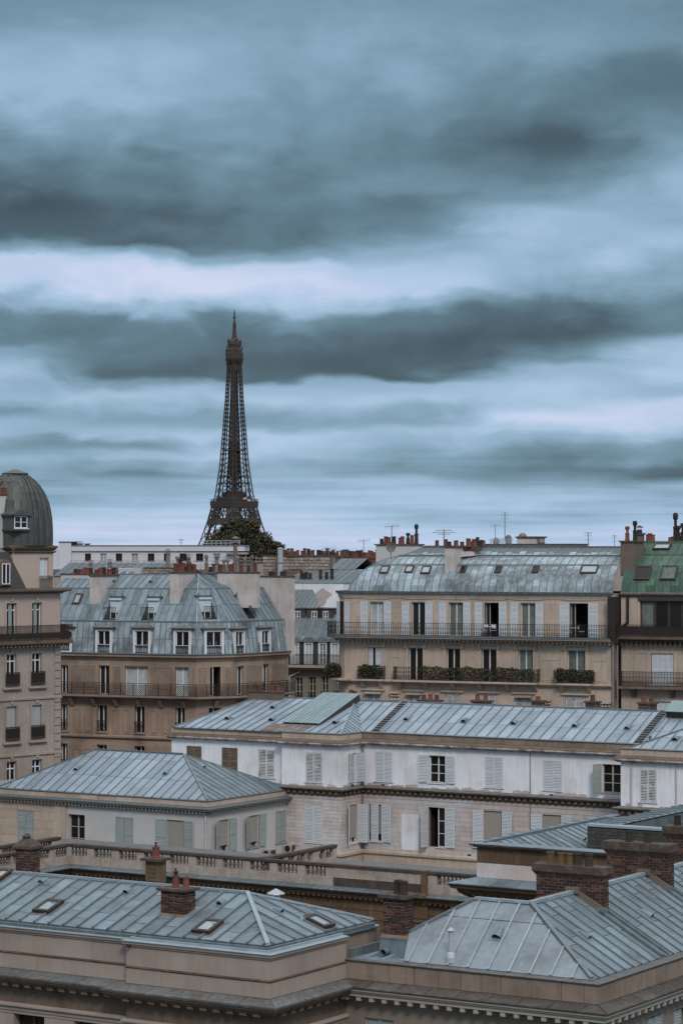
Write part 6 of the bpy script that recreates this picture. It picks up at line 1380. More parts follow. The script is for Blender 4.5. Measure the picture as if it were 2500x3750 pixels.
    for a_, h_ in ((.5,.35),(1.6,.35)): m = MB(); p = P0(a_, zt+.95)+dd*.2; m.box(p.x-.2, p.x+.2, p.y-.15, p.y+.15, p.z, p.z+h_); m.build('chimney_pot', 'potd', gw)
    q = MB(); p = wr.P(wr.L-.1, 0, .1); q.tube((p.x, p.y, 2), (p.x, p.y, zg), .06); q.build('downpipe', 'pipe', B1r)
    for (x, y) in ((420, 2128), (555, 2130)): faces[0,2].vent(roof, x, y, .12, .3)
    q = MB(); g = faces[1,2]; 
    return zg, zb, zt
build_B1()
# ================================================================== B2 : long curved-roof building
B2 = Frame(1290, 191, ANG2)
B2r = empty('curved_roof_building', B2, 'pinkish stone apartment building with curved pale zinc roof, white shutters and planted balconies', 'building')
def curved_roof(fr, roof, w, t0, t1, prof, sp, groups, m, bm, hipL=0., hipR=0., holes=(), bw=.045):
    """standing-seam sheets bent over a curved profile: prof = (inset, z)"""
    n = int(round((t1-t0)/sp)); s = (t1-t0)/n; I = prof[-1][0] or 1
    lim = lambda j: (t0+hipL*prof[j][0], t1-hipR*prof[j][0])
    for k in range(n):
        a, b = t0+s*k, t0+s*(k+1)
        for gi, (j0, j1) in enumerate(groups):
            mb = MB(); h = random.uniform(.0, .012)
            for j in range(j0, j1):
                q = []
                for jj in (j, j+1): lo, hi = lim(jj); q.append((min(max(a+.008, lo), hi), min(max(b-.008, lo), hi)))
                (a0, b0), (a1, b1) = q
                if b0-a0 < 1e-3 and b1-a1 < 1e-3: continue
                mb.poly([w.P(a0, prof[j][1], -prof[j][0]+h+.01), w.P(b0, prof[j][1], -prof[j][0]+h+.01), w.P(b1, prof[j+1][1]-(.02 if j+1 == j1 else 0), -prof[j+1][0]+h+.01), w.P(a1, prof[j+1][1]-(.02 if j+1 == j1 else 0), -prof[j+1][0]+h+.01)])
            if mb.v: mb.build('zinc_sheet', m, roof)
        mb = MB()
        for j in range(len(prof)-1):
            lo, hi = lim(j+1)
            if lo <= b <= hi: mb.bar(w.P(b, prof[j][1], -prof[j][0]+.035), w.P(b, prof[j+1][1], -prof[j+1][0]+.035), bw, .05, up=(w.n.x, w.n.y, .6))
        if mb.v: mb.build('batten', bm, roof)
class Curve:
    def __init__(s, fr, w, prof): s.fr, s.w, s.prof = fr, w, prof
    def at(s, px, py):
        """point of the curved roof seen at a photo pixel and its local frame"""
        for j in range(len(s.prof)-1):
            (i0, z0), (i1, z1) = s.prof[j], s.prof[j+1]
            f = RoofFace(s.fr, [s.w.P(0, z0, -i0), s.w.P(10, z0, -i0), s.w.P(10, z1, -i1), s.w.P(0, z1, -i1)], None); x, y = f.xy(px, py)
            if -1e-3 <= y <= (f.pts[3]-f.pts[0]).length+1e-3: return f
        return f
def build_B2():
    w = Wall(B2, (0, 0), (24, 0)); tR = w.px(2243, 2250)[0]; w = Wall(B2, (0, 0), (tR, 0)); X = lambda x, y=2250: w.px(x, y)[0]
    # rounded left end
    arc = []; rad = 1.9
    path = [(-1.7, 4.5), (-1.65, 1.5), (-1.3, .55), (-.7, .1), (0, 0), (tR, 0)]
    ZX = lambda y, o=0.: w.px(1750, y, o)[1]
    zg, zk, zrl, zbt, zsl = ZX(2170), ZX(2035, -3.5), ZX(2285, .8), ZX(2333, .8), ZX(2345, .8)
    zrg = zk+.62
    tops = [(1354,1405,'curtL'), (1506,1556,'dark'), (1642,1695,'glass'), (1774,1826,'open'), (1905,1960,'glass'), (2086,2153,'open')]
    ft = ZX(2207); o1 = [(X(a), X(b), zbt, ft) for a, b, _ in tops]
    mids = [(1347,1398), (1496,1547), (1634,1684), (1763,1817), (1897,1950), (2076,2142)]
    zm1, zm0 = ZX(2376), ZX(2376)-2.45; o2 = [(X(a, 2420), X(b, 2420), zm0, zm1) for a, b in mids]
    lows = [(1338,1396), (1490,1541), (1629,1686), (1762,1816), (1889,1947), (2068,2144)]
    zl1 = ZX(2545); o3 = [(X(a, 2560), X(b, 2560), zl1-2.2, zl1) for a, b in lows]
    facade(w, 0, w.L, 0, zg-.35, o1+o2+o3, 'stone2', B2r, depth=.3)
    q = MB(); q.sweep(path[:5], [(-.3, 0), (0, 0), (0, zg-.35), (-.3, zg-.35)]); q.build('wall', 'stone2', B2r)
    # course stones of the top storey
    courses(w, B2r, .3, w.L, zbt+.02, ft+.25, [(q[0]-.75, q[1]+.75, q[2], q[3]) for q in o1], .34, 2.4, 'stone2', th=.04, o=.02, gap=.012)
    for q, (a, b, k) in zip(o1, tops):
        gl = {'curtL': 'curtain', 'dark': 'glass', 'glass': 'curtG', 'open': 'glass'}[k]
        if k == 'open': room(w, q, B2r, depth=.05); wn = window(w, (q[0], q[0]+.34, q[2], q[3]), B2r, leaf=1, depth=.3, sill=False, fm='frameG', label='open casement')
        else: wn = window(w, q, B2r, depth=.2, glass=gl, sill=False)
        sw = .58
        if k == 'open' and a == 2086: shutter(w, q[0]-.78, q[2]+.05, q[3]+.05, .74, wn, rails=4); shutter(w, q[1]+.02, q[2]+.05, q[3]+.05, .74, wn, rails=4)
        else: shutter(w, q[0]-sw-.18, q[2]+.05, q[3]+.03, sw, wn, rails=4); shutter(w, q[1]+.02, q[2]+.05, q[3]+.03, sw, wn, rails=4)
        m = MB(); m.wbox(w, q[0]-.5, q[1]+.5, q[3]+.22, q[3]+.30, 0, .06); m.build('lintel_moulding', 'stone2', wn)
    # half window on the rounded end
    we = Wall(B2, path[2], path[3]); shutter(we, -.35, zbt+.05, ft, .42, B2r); we2 = Wall(B2, path[3], path[4]); shutter(we2, .05, zbt+.05, ft, .42, B2r); m = MB(); m.wbox(we, .12, .6, zbt, ft, 0, .02); m.build('pane', 'glass', B2r)
    for i, q in enumerate(o2):
        wn = window(w, q, B2r, depth=.2, glass='glass' if i in (0,1,2,3) else 'curtG', sillm='stone2')
        if i == 0: shutter(w, q[0]+.04, q[2]+.1, q[3]-.05, .34, wn, o=-.12); shutter(w, q[1]-.52, q[2]+.1, q[3]-.05, .50, wn, o=-.12)
        m = MB(); m.wbox(w, q[0]-.2, q[0]-.03, q[2], q[3]+.2, 0, .07); m.wbox(w, q[1]+.03, q[1]+.2, q[2], q[3]+.2, 0, .07); m.wbox(w, q[0]-.03, q[1]+.03, q[3]+.02, q[3]+.2, 0, .07); m.wbox(w, q[0]-.32, q[1]+.32, q[3]+.30, q[3]+.40, 0, .22); m.wbox(w, q[0]-.3, q[0]-.1, q[3]+.0, q[3]+.30, .07, .18); m.wbox(w, q[1]+.1, q[1]+.3, q[3]+.0, q[3]+.30, .07, .18); m.build('architrave', 'stone2', wn)
    def panel(t0, t1, z0, z1):
        if t1-t0 < .4: return
        m = MB(); b = .06; m.wbox(w, t0, t1, z0, z0+b, 0, .03); m.wbox(w, t0, t1, z1-b, z1, 0, .03); m.wbox(w, t0, t0+b, z0+b, z1-b, 0, .03); m.wbox(w, t1-b, t1, z0+b, z1-b, 0, .03); m.build('wall_panel', 'stone2', B2r)
    e = [.1]+[x for q in o2 for x in (q[0]-.45, q[1]+.45)]+[w.L-.3]
    for i in range(0, len(e), 2):
        panel(e[i], e[i+1], zm0+.1, zm1-.1)
        if e[i+1]-e[i] > 1.2: panel(e[i]+.15, e[i+1]-.15, zm0+.2, zm1-.7)
    for i, q in enumerate(o3):
        wn = window(w, q, B2r, depth=.12, glass='glass', sill=False); n = 8
        shutter(w, q[0]+.05, q[2], q[3]-.05, (q[1]-q[0])/2-.06, wn, 'shutX', o=-.08); shutter(w, (q[0]+q[1])/2+.01, q[2], q[3]-.05, (q[1]-q[0])/2-.06, wn, 'shutX', o=-.08)
        if i in (0, 1, 4): m = MB(); m.hexa([w.P(q[0]-.05,q[3]-.12,.32),w.P(q[1]+.05,q[3]-.12,.32),w.P(q[1]+.05,q[3]+.02,0),w.P(q[0]-.05,q[3]+.02,0),w.P(q[0]-.05,q[3]-.06,.32),w.P(q[1]+.05,q[3]-.06,.32),w.P(q[1]+.05,q[3]+.08,0),w.P(q[0]-.05,q[3]+.08,0)]); m.build('awning', 'stoneA', wn)
        m = MB(); m.wbox(w, q[0]-.3, q[1]+.3, q[3]+.15, q[3]+.28, 0, .16); m.build('lintel_moulding', 'stone2', wn)
    # cornices / gutter
    q = MB(); q.sweep(path, [(0, zg-.5), (.05, zg-.5), (.12, zg-.3), (.16, zg-.12), (0, zg-.12)]); q.build('cornice', 'stone2', B2r)
    q = MB(); q.sweep(path, [(-.2, zg-.12), (.28, zg-.12), (.32, zg+.06), (.26, zg+.06), (.22, zg-.02), (-.2, zg+.02)]); q.build('gutter', 'zinc_d', B2r)
    q = MB(); n = 46
    for k in range(n): t = w.L*(k+.5)/n; q.wbox(w, t-.02, t+.02, zg-.12, zg+.08, .28, .34)
    q.build('gutter_brackets', 'zinc_d', B2r)
    # main balcony
    q = MB(); q.sweep(path, [(0, zsl-.12), (.3, zsl-.1), (.5, zsl), (.92, zsl+.06), (.95, zbt-.02), (0, zbt)]); q.build('balcony', 'stone2', B2r)
    q = MB(); q.sweep(path, [(.95, zbt-.10), (.97, zbt-.10), (.97, zbt+.03), (.0, zbt+.03), (0, zbt+.01), (.95, zbt+.01)]); q.build('balcony_edge', 'zinc_d', B2r)
    q = MB(); dentils(q, path, zsl-.22, zsl-.02, .33, .17, .08, .42); q.build('dentils', 'stone2', B2r)
    railing(B2r, path, zbt, zrl, style='scroll', sp=.19, th=.022, out=.9, name='balcony_railing')
    # lower balconies
    zb2 = ZX(2497, .5); q = MB(); q.sweep(path, [(0, zb2-.34), (.12, zb2-.3), (.30, zb2-.18), (.34, zb2-.14), (.34, zb2-.04), (0, zb2)]); q.build('string_course', 'stone2', B2r)
    hedges = []
    for (x0, x1, yt, out, lab, hx) in ((1318, 1410, 2442, .5, 'small bushy hedge on the short balcony left of the long planted balcony', (1326, 1404)), (1453, 1976, 2447, .75, 'long trailing dark green hedge along the middle balcony railing', (1548, 1966)), (2046, 2172, 2456, .55, 'round-ended hedge overflowing the small balcony at right', (2036, 2184))):
        a, b = X(x0, 2470), X(x1, 2470); m = MB(); m.wbox(w, a, b, zb2-.12, zb2+.02, 0, out+.06); bl = m.build('balcony', 'stone2', B2r)
        n = max(2, int((b-a)/2.2)+1)
        for k in range(n): t = a+.3+(b-a-.6)*k/(n-1); m = MB(); m.hexa([w.P(t-.14,zb2-.65,.12),w.P(t+.14,zb2-.65,.12),w.P(t+.14,zb2-.65,0),w.P(t-.14,zb2-.65,0),w.P(t-.14,zb2-.12,out-.05),w.P(t+.14,zb2-.12,out-.05),w.P(t+.14,zb2-.12,0),w.P(t-.14,zb2-.12,0)]); m.build('corbel', 'stone2', B2r)
        railing(bl, [w.P(a, 0, 0).xy, w.P(a, 0, out).xy, w.P(b, 0, out).xy, w.P(b, 0, 0).xy], zb2+.02, zb2+.98, sp=.15, style='scroll', th=.024)
        ha, hb = X(hx[0], 2470), X(hx[1], 2470); hedges.append((ha, hb, out, lab))
    for (ha, hb, out, lab) in hedges:
        m = MB(); Ln = hb-ha
        def fn(r, ha=ha, hb=hb, out=out, Ln=Ln):
            t = r.uniform(ha, hb); e = math.sin((t-ha)*2.1)*.08+math.sin((t-ha)*5.3)*.06; hh = .90+e; zz = zb2+.12+hh*r.random()**.7
            if min(t-ha, hb-t) < .25: zz = min(zz, zb2+1.0-.5*r.random())
            return w.P(t, zz, out-.1+r.uniform(-.22, .30))
        leafblob(m, fn, int(900+Ln*520), .062, 3)
        e = m.build('balcony_hedge', 'leaf'); e.parent = None; e.location = B2.o; e.rotation_euler = (0,0,B2.ang); tag(e, lab, 'hedge', 'hedges on the balconies'); e['kind'] = 'thing' if False else ''; del e['kind']
    m = MB()
    def fb(r):
        d = V3(r); return Vector((-1.75, .35, zb2+.55))+Vector((d.x*.75, d.y*.6, d.z*.62))
    def V3(r): v = Vector((r.gauss(0,1), r.gauss(0,1), r.gauss(0,1))).normalized(); return v*(r.random()**.35)
    leafblob(m, fb, 2600, .07, 9); e = m.build('balcony_hedge', 'leaf'); e.location = B2.o; e.rotation_euler = (0,0,B2.ang); tag(e, 'rounded bush on the corner of the curved-roof building, beside the gap', 'hedge', 'hedges on the balconies')
    m = MB(); m.sweep(path[:5], [(0, zb2-.12), (.7, zb2-.12), (.7, zb2+.02), (0, zb2+.02)]); m.build('balcony', 'stone2', B2r); railing(B2r, path[1:4], zb2, zb2+.9, out=.6, sp=.15)
    # carved brackets low down
    for x, y0, y1 in ((1447, 2541, 2566), (2000, 2556, 2584), (2219, 2560, 2592)):
        t = X(x, 2550); z0, z1 = ZX(y1), ZX(y0); 
        q = MB(); q.wbox(w, t-.38, t+.38, z1-.12, z1, 0, .3)
        for k in range(3):
            for j in range(2): c = w.P(t-.25+k*.25, z1-.3-j*.28, .1); q.lathe(c-Vector((0,0,.1)), [(.04,0),(.12,.06),(.12,.14),(.04,.2)], 7)
        q.build('carved_bracket', 'stone2', B2r)
    # ---- roof
    N_ = 8; D, R0 = 3.3, zk-zg-.02; prof = [(.02, zg+.02)]
    for k in range(1, N_+1): t = math.radians(8+(78-8)*k/N_); t0_ = math.radians(8); t1_ = math.radians(78); prof.append((.02+D*(math.cos(t0_)-math.cos(t))/(math.cos(t0_)-math.cos(t1_)), zg+.02+R0*(math.sin(t)-math.sin(t0_))/(math.sin(t1_)-math.sin(t0_))))
    prof.append((prof[-1][0]+1.25, zrg)); J = len(prof)-1
    tL = -.35; base = MB()
    for j in range(J):
        base.poly([w.P(tL+prof[j][0]*.95, prof[j][1], -prof[j][0]), w.P(w.L, prof[j][1], -prof[j][0]), w.P(w.L, prof[j+1][1], -prof[j+1][0]), w.P(tL+prof[j+1][0]*.95, prof[j+1][1], -prof[j+1][0])])
        # left hipped end
        base.poly([w.P(tL+prof[j][0]*.95, prof[j][1], -prof[j][0]), w.P(tL+prof[j+1][0]*.95, prof[j+1][1], -prof[j+1][0]), w.P(tL-.8+prof[j+1][0]*.95, prof[j+1][1], -9), w.P(tL-.8+prof[j][0]*.95, prof[j][1], -9)])
    base.poly([w.P(tL+prof[J][0]*.95, prof[J][1], -prof[J][0]), w.P(w.L, zrg, -prof[J][0]), w.P(w.L, zrg-.3, -11), w.P(3, zrg-.3, -11)])
    roof = base.build('roof', 'zinc_d', B2r)
    curved_roof(B2, roof, w, tL, w.L, prof, .56, [(0, 5), (5, 8), (8, 9)], 'zinc_w', 'zinc_b', hipL=.95)
    cv = Curve(B2, w, prof); j = N_
    q = MB(); q.wbox(w, tL+prof[j][0]*.95-.3, w.L, prof[j][1]-.02, prof[j][1]+.07, -prof[j][0]-.06, -prof[j][0]+.09); q.wbox(w, tL+prof[J][0]*.95, w.L, zrg-.02, zrg+.10, -prof[J][0]-.1, -prof[J][0]+.05); q.build('ridge_cap', 'zinc_d', roof)
    q = MB()
    for k in range(J): q.bar(w.P(tL+prof[k][0]*.95, prof[k][1], -prof[k][0]+.02), w.P(tL+prof[k+1][0]*.95, prof[k+1][1], -prof[k+1][0]+.02), .08, .08)
    q.build('hip_cap', 'zinc_b', roof)
    for (x, y, ww, hh, g) in ((1409,2088,.72,.80,'glassS'),(1499,2086,.66,.76,'glassS'),(1560,2089,.74,.80,'glassL'),(1697,2086,.46,.72,'glass'),(1825,2087,.52,.72,'glass'),(1961,2087,.50,.72,'glass'),(2158,2087,1.28,.85,'glassL')):
        cv.at(x, y).velux(roof, x, y, ww, hh, g, rise=.13, flash=False)
    sk = MB(); f = cv.at(1330, 2100)
    # stacks
    def st(x0, x1, yt, yb, dep, m='cream', pots=0, kinds=('pot',), lab=None, h=(.25,.5)):
        f = cv.at((x0+x1)/2, yb); p = f.px((x0+x1)/2, yb); wv = Wall(B2, (0, p.y), (1, p.y)); t0, z1 = wv.px(x0, yt); t1, _ = wv.px(x1, yt)
        return t0, t1, p, z1
    t0, t1, p, z1 = st(1628, 1664, 2005, 2093, 0)
    wv = Wall(B2, (0, p.y), (1, p.y)); tt = wv.px(1704, 2000)[0]
    q = MB(); q.box(t0, t1, p.y, p.y+3.2, p.z-.3, z1); q.hexa([(t1,p.y+1.2,zk-.1),(t1+.9,p.y+1.9,zk),(t1+.9,p.y+2.8,zk),(t1,p.y+2.8,zk-.1),(t1,p.y+1.2,z1-.3),(t1+.9,p.y+1.9,z1-.3),(t1+.9,p.y+2.8,z1-.3),(t1,p.y+2.8,z1-.3)]); ch = q.build('chimney', 'chimp', B2r)
    q = MB(); q.box(t0-.1, t1+.1, p.y-.1, p.y+3.3, z1, z1+.1); q.box(t1+.1, t1+1.05, p.y+1.8, p.y+2.9, z1-.3, z1+.08); q.build('cap', 'capst', ch)
    for k in range(9): pot(ch, (t0+.2+.18*k+random.uniform(-.05,.05), p.y+.5+(k%3)*.8+(1.2 if k > 3 else 0), z1+.08), 'pot' if k % 4 else 'potd', random.uniform(.35,.62), .17)
    yb = 6.2; wv = Wall(B2, (0, yb), (1, yb))
    t0, z1 = wv.px(1376, 1997); t1, _ = wv.px(1538, 1997); kinds = ['potd','pot','pot','potd','pot','pot','potd','pot','potd']
    ch = stack(B2r, t0, t1, yb, yb+.6, z1-3., z1, 'cream', 'capst', .1, .1)
    for x, kd, h_, cw in ((1392,'potd',.42,None),(1407,'pot',.6,None),(1418,'pot',.55,None),(1437,'potd',.6,None),(1460,'pot',.5,None),(1468,'pot',.6,None),(1488,'potd',.45,'tall'),(1503,'pot',.7,None),(1519,'potd',.8,'tall')): pot(ch, (wv.px(x, 1985)[0], yb+.3, z1+.1), kd, h_, .16, cowl=cw)
    t0, z1 = wv.px(1540, 2001); t1, _ = wv.px(1760, 2001); ch = stack(B2r, t0, t1, yb+.7, yb+1.2, z1-2, z1, 'chimp', 'capst', .05, .06)
    for x, kd, h_ in ((1584,'pot',.42),(1617,'pot',.5),(1712,'pot',.35),(1733,'potd',.65),(1748,'potd',.45),(1755,'pot',.4)): pot(ch, (wv.px(x, 1990)[0], yb+.9, z1+.06), kd, h_, .15)
    yb = 9; wv = Wall(B2, (0, yb), (1, yb)); t0, z1 = wv.px(1765, 1996); t1, _ = wv.px(2106, 1996); q = MB(); q.box(t0, t1, yb, yb+3, z1-2.5, z1); ww_ = q.build('plant_room', 'chimp', B2r); q = MB(); q.box(t0-.1, t1+.1, yb-.1, yb+3.1, z1, z1+.1); q.build('coping', 'capst', ww_)
    a, z2 = wv.px(1884, 1970); b, _ = wv.px(1956, 1970); q = MB(); q.box(a, b, yb+.5, yb+2.5, z1, z2); w2 = q.build('plant_room', 'chimp', B2r); q = MB(); q.box(a-.1, b+.15, yb+.4, yb+2.6, z2, z2+.12); q.build('coping', 'capst', w2)
    for x, y, r in ((1897, 1968, .32), (1800, 1985, .25), (1845, 1975, .25), (1965, 1990, .3)): t, z_ = wv.px(x, y); q = MB(); q.lathe((t, yb+1, z_), [(r,-.6),(r,0),(r*1.1,.05),(r*.9,.22),(r*.4,.35)], 12); q.build('ventilator', 'potg', B2r)
    q = MB()
    for x in range(1800, 1880, 9): t, z_ = wv.px(x, 1972); q.bar((t, yb-.2, z1), (t, yb-.2, z_), .04)
    for y in (1974, 1980, 1987): a, z_ = wv.px(1795, y); b, _ = wv.px(1880, y); q.bar((a, yb-.2, z_), (b, yb-.2, z_), .05)
    q.build('roof_guardrail', 'steel', B2r)
    q = MB(); p = w.P(w.L+.05, 0, .15); q.tube((p.x, p.y, 2), (p.x, p.y, zbt-.3), .09); q.build('downpipe', 'pipe', B2r)
    q = MB(); p = w.P(w.L+.38, 0, .12); q.tube((p.x, p.y, 2), (p.x, p.y, zbt-.5), .07); q.build('downpipe', 'potg', B2r)
    q = MB(); q.wbox(w, w.L-.15, w.L+.42, zbt+.0, zg-.25, -.2, .8); q.build('party_screen', 'iron', B2r)
    back_walls(B2r, [(tR, 0), (tR, 11), (-1.7, 11), (-1.7, 4.5)], 0, zg, 'stone2')
    # things standing on the balcony
    zf_ = zbt+.03
    def table(t, z_, lab):
        e = bpy.data.objects.new('balcony_table', None); COL.objects.link(e); p = w.P(t, 0, .5); p = B2.world(p.x, p.y, z_); e.location = p; e.rotation_euler = (0,0,B2.ang); tag(e, lab, 'table', 'tables on the long balcony')
        m = MB(); m.lathe((0,0,.70), [(.30,0),(.30,.03)], 14); m.build('table_top', 'frameW', e); m = MB()
        for k in range(3): a_ = k*2.09; m.bar((0,0,.45), (.24*math.cos(a_), .24*math.sin(a_), 0), .025)
        m.bar((0,0,.42), (0,0,.70), .03); m.build('leg', 'iron', e)
    def chair(t, z_, lab, rz=0):
        e = bpy.data.objects.new('folding_chair', None); COL.objects.link(e); p = w.P(t, 0, .45); p = B2.world(p.x, p.y, z_); e.location = p; e.rotation_euler = (0,0,B2.ang+rz); tag(e, lab, 'chair', 'folding chairs on the long balcony')
        m = MB(); m.box(-.2,.2,-.2,.2,.44,.47); m.build('seat', 'frameW', e); m = MB(); m.box(-.2,.2,.19,.22,.6,.88); m.build('backrest', 'frameW', e)
        for sx in (-.19,.19): m = MB(); m.bar((sx,-.2,0), (sx,.2,.88), .025); m.bar((sx,.2,0), (sx,-.18,.45), .025); m.build('leg', 'iron', e)
    table(X(1797, 2300), zf_, 'small white balcony table before the fourth open window'); table(X(2112, 2300), zf_, 'small white balcony table before the rightmost open window')
    chair(X(1815, 2300), zf_, 'white folding chair right of the table before the fourth window', .4); chair(X(1782, 2300), zf_, 'white folding chair left of the table before the fourth window', -2.6); chair(X(2135, 2300), zf_, 'white folding chair beside the table before the rightmost window', 2.)
build_B2()
antenna(B2, at(1434, 1998, 197), 1.6, 'double aerial rising from the white chimney wall left of the curved roof', 'yagi')
antenna(B2, at(1848, 1978, 200), 2.2, 'tallest dark mast among the ventilators above the curved roof', 'comb'); antenna(B2, at(1813, 1982, 200), 1.3, 'short forked aerial left of the tallest mast', 'yagi', sc=.7)
antenna(B2, at(2153, 2006, 196), 1.2, 'thin aerial standing alone above the curved roof ridge', 'comb'); antenna(B2, at(2249, 2006, 197), 1.0, 'faint thin aerial just left of the brown chimney stack', 'comb', sc=.7)
def dish():
    e = bpy.data.objects.new('satellite_dish', None); COL.objects.link(e); p = at(1431, 2004, 190.5); e.location = p; tag(e, 'grey satellite dish on the white chimney wall above the curved roof', 'satellite dish')
    m = MB(); n = 18; rr = .42
    c = Vector((0,.12,0)); rim = [Vector((rr*math.cos(2*math.pi*i/n)*.85, -.05-.1*math.cos(2*math.pi*i/n), rr*math.sin(2*math.pi*i/n))) for i in range(n)]
    mid = [v*.5+Vector((0,.06,0)) for v in rim]
    for i in range(n): j = (i+1)%n; m.poly([rim[i], rim[j], mid[j], mid[i]]); m.poly([mid[i], mid[j], c])
    m.build('reflector', 'potg', e); m = MB(); m.bar((0,.1,-.1), (.0,-.5,-.35), .03); m.box(-.05,.05,-.56,-.44,-.4,-.28); m.build('feed_arm', 'pipe', e); m = MB(); m.bar((0,.1,0), (0,.3,-.9), .05); m.build('mount', 'pipe', e)
dish()
antenna(B2, at(1625, 1998, 195), 1.25, 'horizontal frame aerial above the middle red pots of the curved roof', 'cross', sc=1.3)
# ================================================================== D : green copper roof building
DF = Frame(2273, 183.2, ANG2)
Dr = empty('green_roof_building', DF, 'soiled stone building with green copper roof and dark glazed top floor, right edge', 'building')
def build_D():
    w = Wall(DF, (0, 0), (16, 0)); X = lambda x, y=2250: w.px(x, y)[0]; ZX = lambda y, o=0.: w.px(2400, y, o)[1]
    zg, zk, zbt, zrl = ZX(2172), ZX(2034, -3), ZX(2333, .7), ZX(2290, .7)
    lo = [w.rect(2383, 2393, 2465, 2510)]; lw = [w.rect(2388, 2570, 2463, 2680)]; lo = [(lo[0][0], lo[0][1], lo[0][2], lo[0][3])]
    lg = (X(2342), X(2342)+9, zbt, ZX(2200))
    facade(w, 0, w.L, 0, zg-.3, lo+lw+[lg], 'stone2', Dr, depth=.35)
    wn = window(w, lo[0], Dr, depth=.2); n = 4
    for k in range(4): shutter(w, lo[0][0]+.05+(lo[0][1]-lo[0][0]-.1)*k/4, lo[0][2], lo[0][3]-.05, (lo[0][1]-lo[0][0]-.1)/4-.01, wn, o=-.15)
    wn = window(w, lw[0], Dr, depth=.2)
    for k in range(4): shutter(w, lw[0][0]+.05+(lw[0][1]-lw[0][0]-.1)*k/4, lw[0][2], lw[0][3]-.05, (lw[0][1]-lw[0][0]-.1)/4-.01, wn, o=-.15)
    # dark glazed loggia
    t0 = lg[0]; q = MB(); q.wbox(w, t0-.1, t0+9, lg[3], lg[3]+.3, -.3, .12); lgo = q.build('loggia', 'frameD', Dr); ww = 1.05
    for k in range(8): wq = (t0+k*ww+.05, t0+(k+1)*ww, zbt, lg[3]-.02); wn = window(w, wq, Dr, fm='frameD', leaf=1, depth=.15, rows=1, sill=False, glass='curtG' if k in (0, 3) else 'glass', fw=.07)
    q = MB(); q.wbox(w, .5, .62, zbt, zg-.3, 0, .06); q.wbox(w, .75, t0-.15, zbt+.2, zg-.6, 0, .04); q.build('pilaster', 'stone2', Dr)
    path = [(0, 3), (0, 0), (16, 0)]
    q = MB(); q.sweep(path[1:], [(-.2, zg-.3), (.12, zg-.25), (.3, zg-.1), (.32, zg+.02), (-.2, zg+.05)]); q.build('gutter', 'potg', Dr)
    q = MB(); q.sweep(path[1:], [(0, zbt-.5), (.2, zbt-.45), (.4, zbt-.25), (.85, zbt-.18), (.88, zbt), (0, zbt)]); dentils(q, path[1:], zbt-.62, zbt-.35, .36, .18, .06, .45); q.build('balcony', 'corn', Dr)
    railing(Dr, path[1:], zbt, zrl, sp=.10, th=.03, out=.8, name='balcony_railing'); m = MB(); m.wbox(w, 0, 16, zbt+.1, zrl-.1, .74, .75); m.build('railing_screen', 'frameD', Dr)
    zb2 = ZX(2515, .6); q = MB(); q.wbox(w, 0, 16, zb2-.2, zb2, 0, .75); q.build('balcony', 'corn', Dr)
    for t in (1.0, 3.9, 6.5): q = MB(); q.hexa([w.P(t-.15,zb2-.8,.12),w.P(t+.15,zb2-.8,.12),w.P(t+.15,zb2-.8,0),w.P(t-.15,zb2-.8,0),w.P(t-.15,zb2-.2,.6),w.P(t+.15,zb2-.2,.6),w.P(t+.15,zb2-.2,0),w.P(t-.15,zb2-.2,0)]); q.build('corbel', 'corn', Dr)
    railing(Dr, [w.P(.05, 0, 0).xy, w.P(.05, 0, .7).xy, w.P(16, 0, .7).xy], zb2, ZX(2462, .6), sp=.11, th=.03, style='scroll', name='balcony_railing')
    for (a, b) in ((.15, .8), (1.0, lo[0][0]-.3), (lo[0][1]+.3, 6.)):
        m = MB(); z0, z1 = zb2+.2, ZX(2390); m.wbox(w, a, b, z0, z0+.06, 0, .04); m.wbox(w, a, b, z1-.06, z1, 0, .04); m.wbox(w, a, a+.06, z0, z1, 0, .04); m.wbox(w, b-.06, b, z0, z1, 0, .04); m.build('wall_panel', 'stone2', Dr)
    D, R0 = 3.0, zk-zg; prof = [(.02, zg+.02)]; N_ = 7
    for k in range(1, N_+1): t = math.radians(8+70*k/N_); prof.append((.02+D*(math.cos(math.radians(8))-math.cos(t))/(math.cos(math.radians(8))-math.cos(math.radians(78))), zg+.02+R0*(math.sin(t)-math.sin(math.radians(8)))/(math.sin(math.radians(78))-math.sin(math.radians(8)))))
    prof.append((prof[-1][0]+2.0, zk+.95)); J = len(prof)-1; base = MB()
    for j in range(J): base.poly([w.P(.0, prof[j][1], -prof[j][0]), w.P(w.L, prof[j][1], -prof[j][0]), w.P(w.L, prof[j+1][1], -prof[j+1][0]), w.P(.0, prof[j+1][1], -prof[j+1][0])])
    base.poly([w.P(0, prof[J][1], -prof[J][0]), w.P(w.L, prof[J][1], -prof[J][0]), w.P(w.L, prof[J][1]-.3, -11), w.P(0, prof[J][1]-.3, -11)])
    roof = base.build('roof', 'green', Dr); curved_roof(DF, roof, w, 0, w.L, prof, .62, [(0, 4), (4, 7), (7, 8)], 'green', 'green', hipL=0)
    q = MB(); j = N_; q.wbox(w, 0, w.L, prof[j][1]-.02, prof[j][1]+.09, -prof[j][0]-.08, -prof[j][0]+.1); q.wbox(w, 0, w.L, prof[J][1]-.02, prof[J][1]+.1, -prof[J][0]-.1, -prof[J][0]+.08); q.build('ridge_cap', 'green', roof)
    cv = Curve(DF, w, prof)
    for x in (2354, 2449): cv.at(x, 2100).velux(roof, x, 2100, 1.18, 1.25, 'glass' if x < 2400 else 'curtG', rise=.14, flash=False)
    cv.at(2425, 2004).velux(roof, 2424, 2006, 1.25, .9, 'glassL', rise=.16, flash=False)
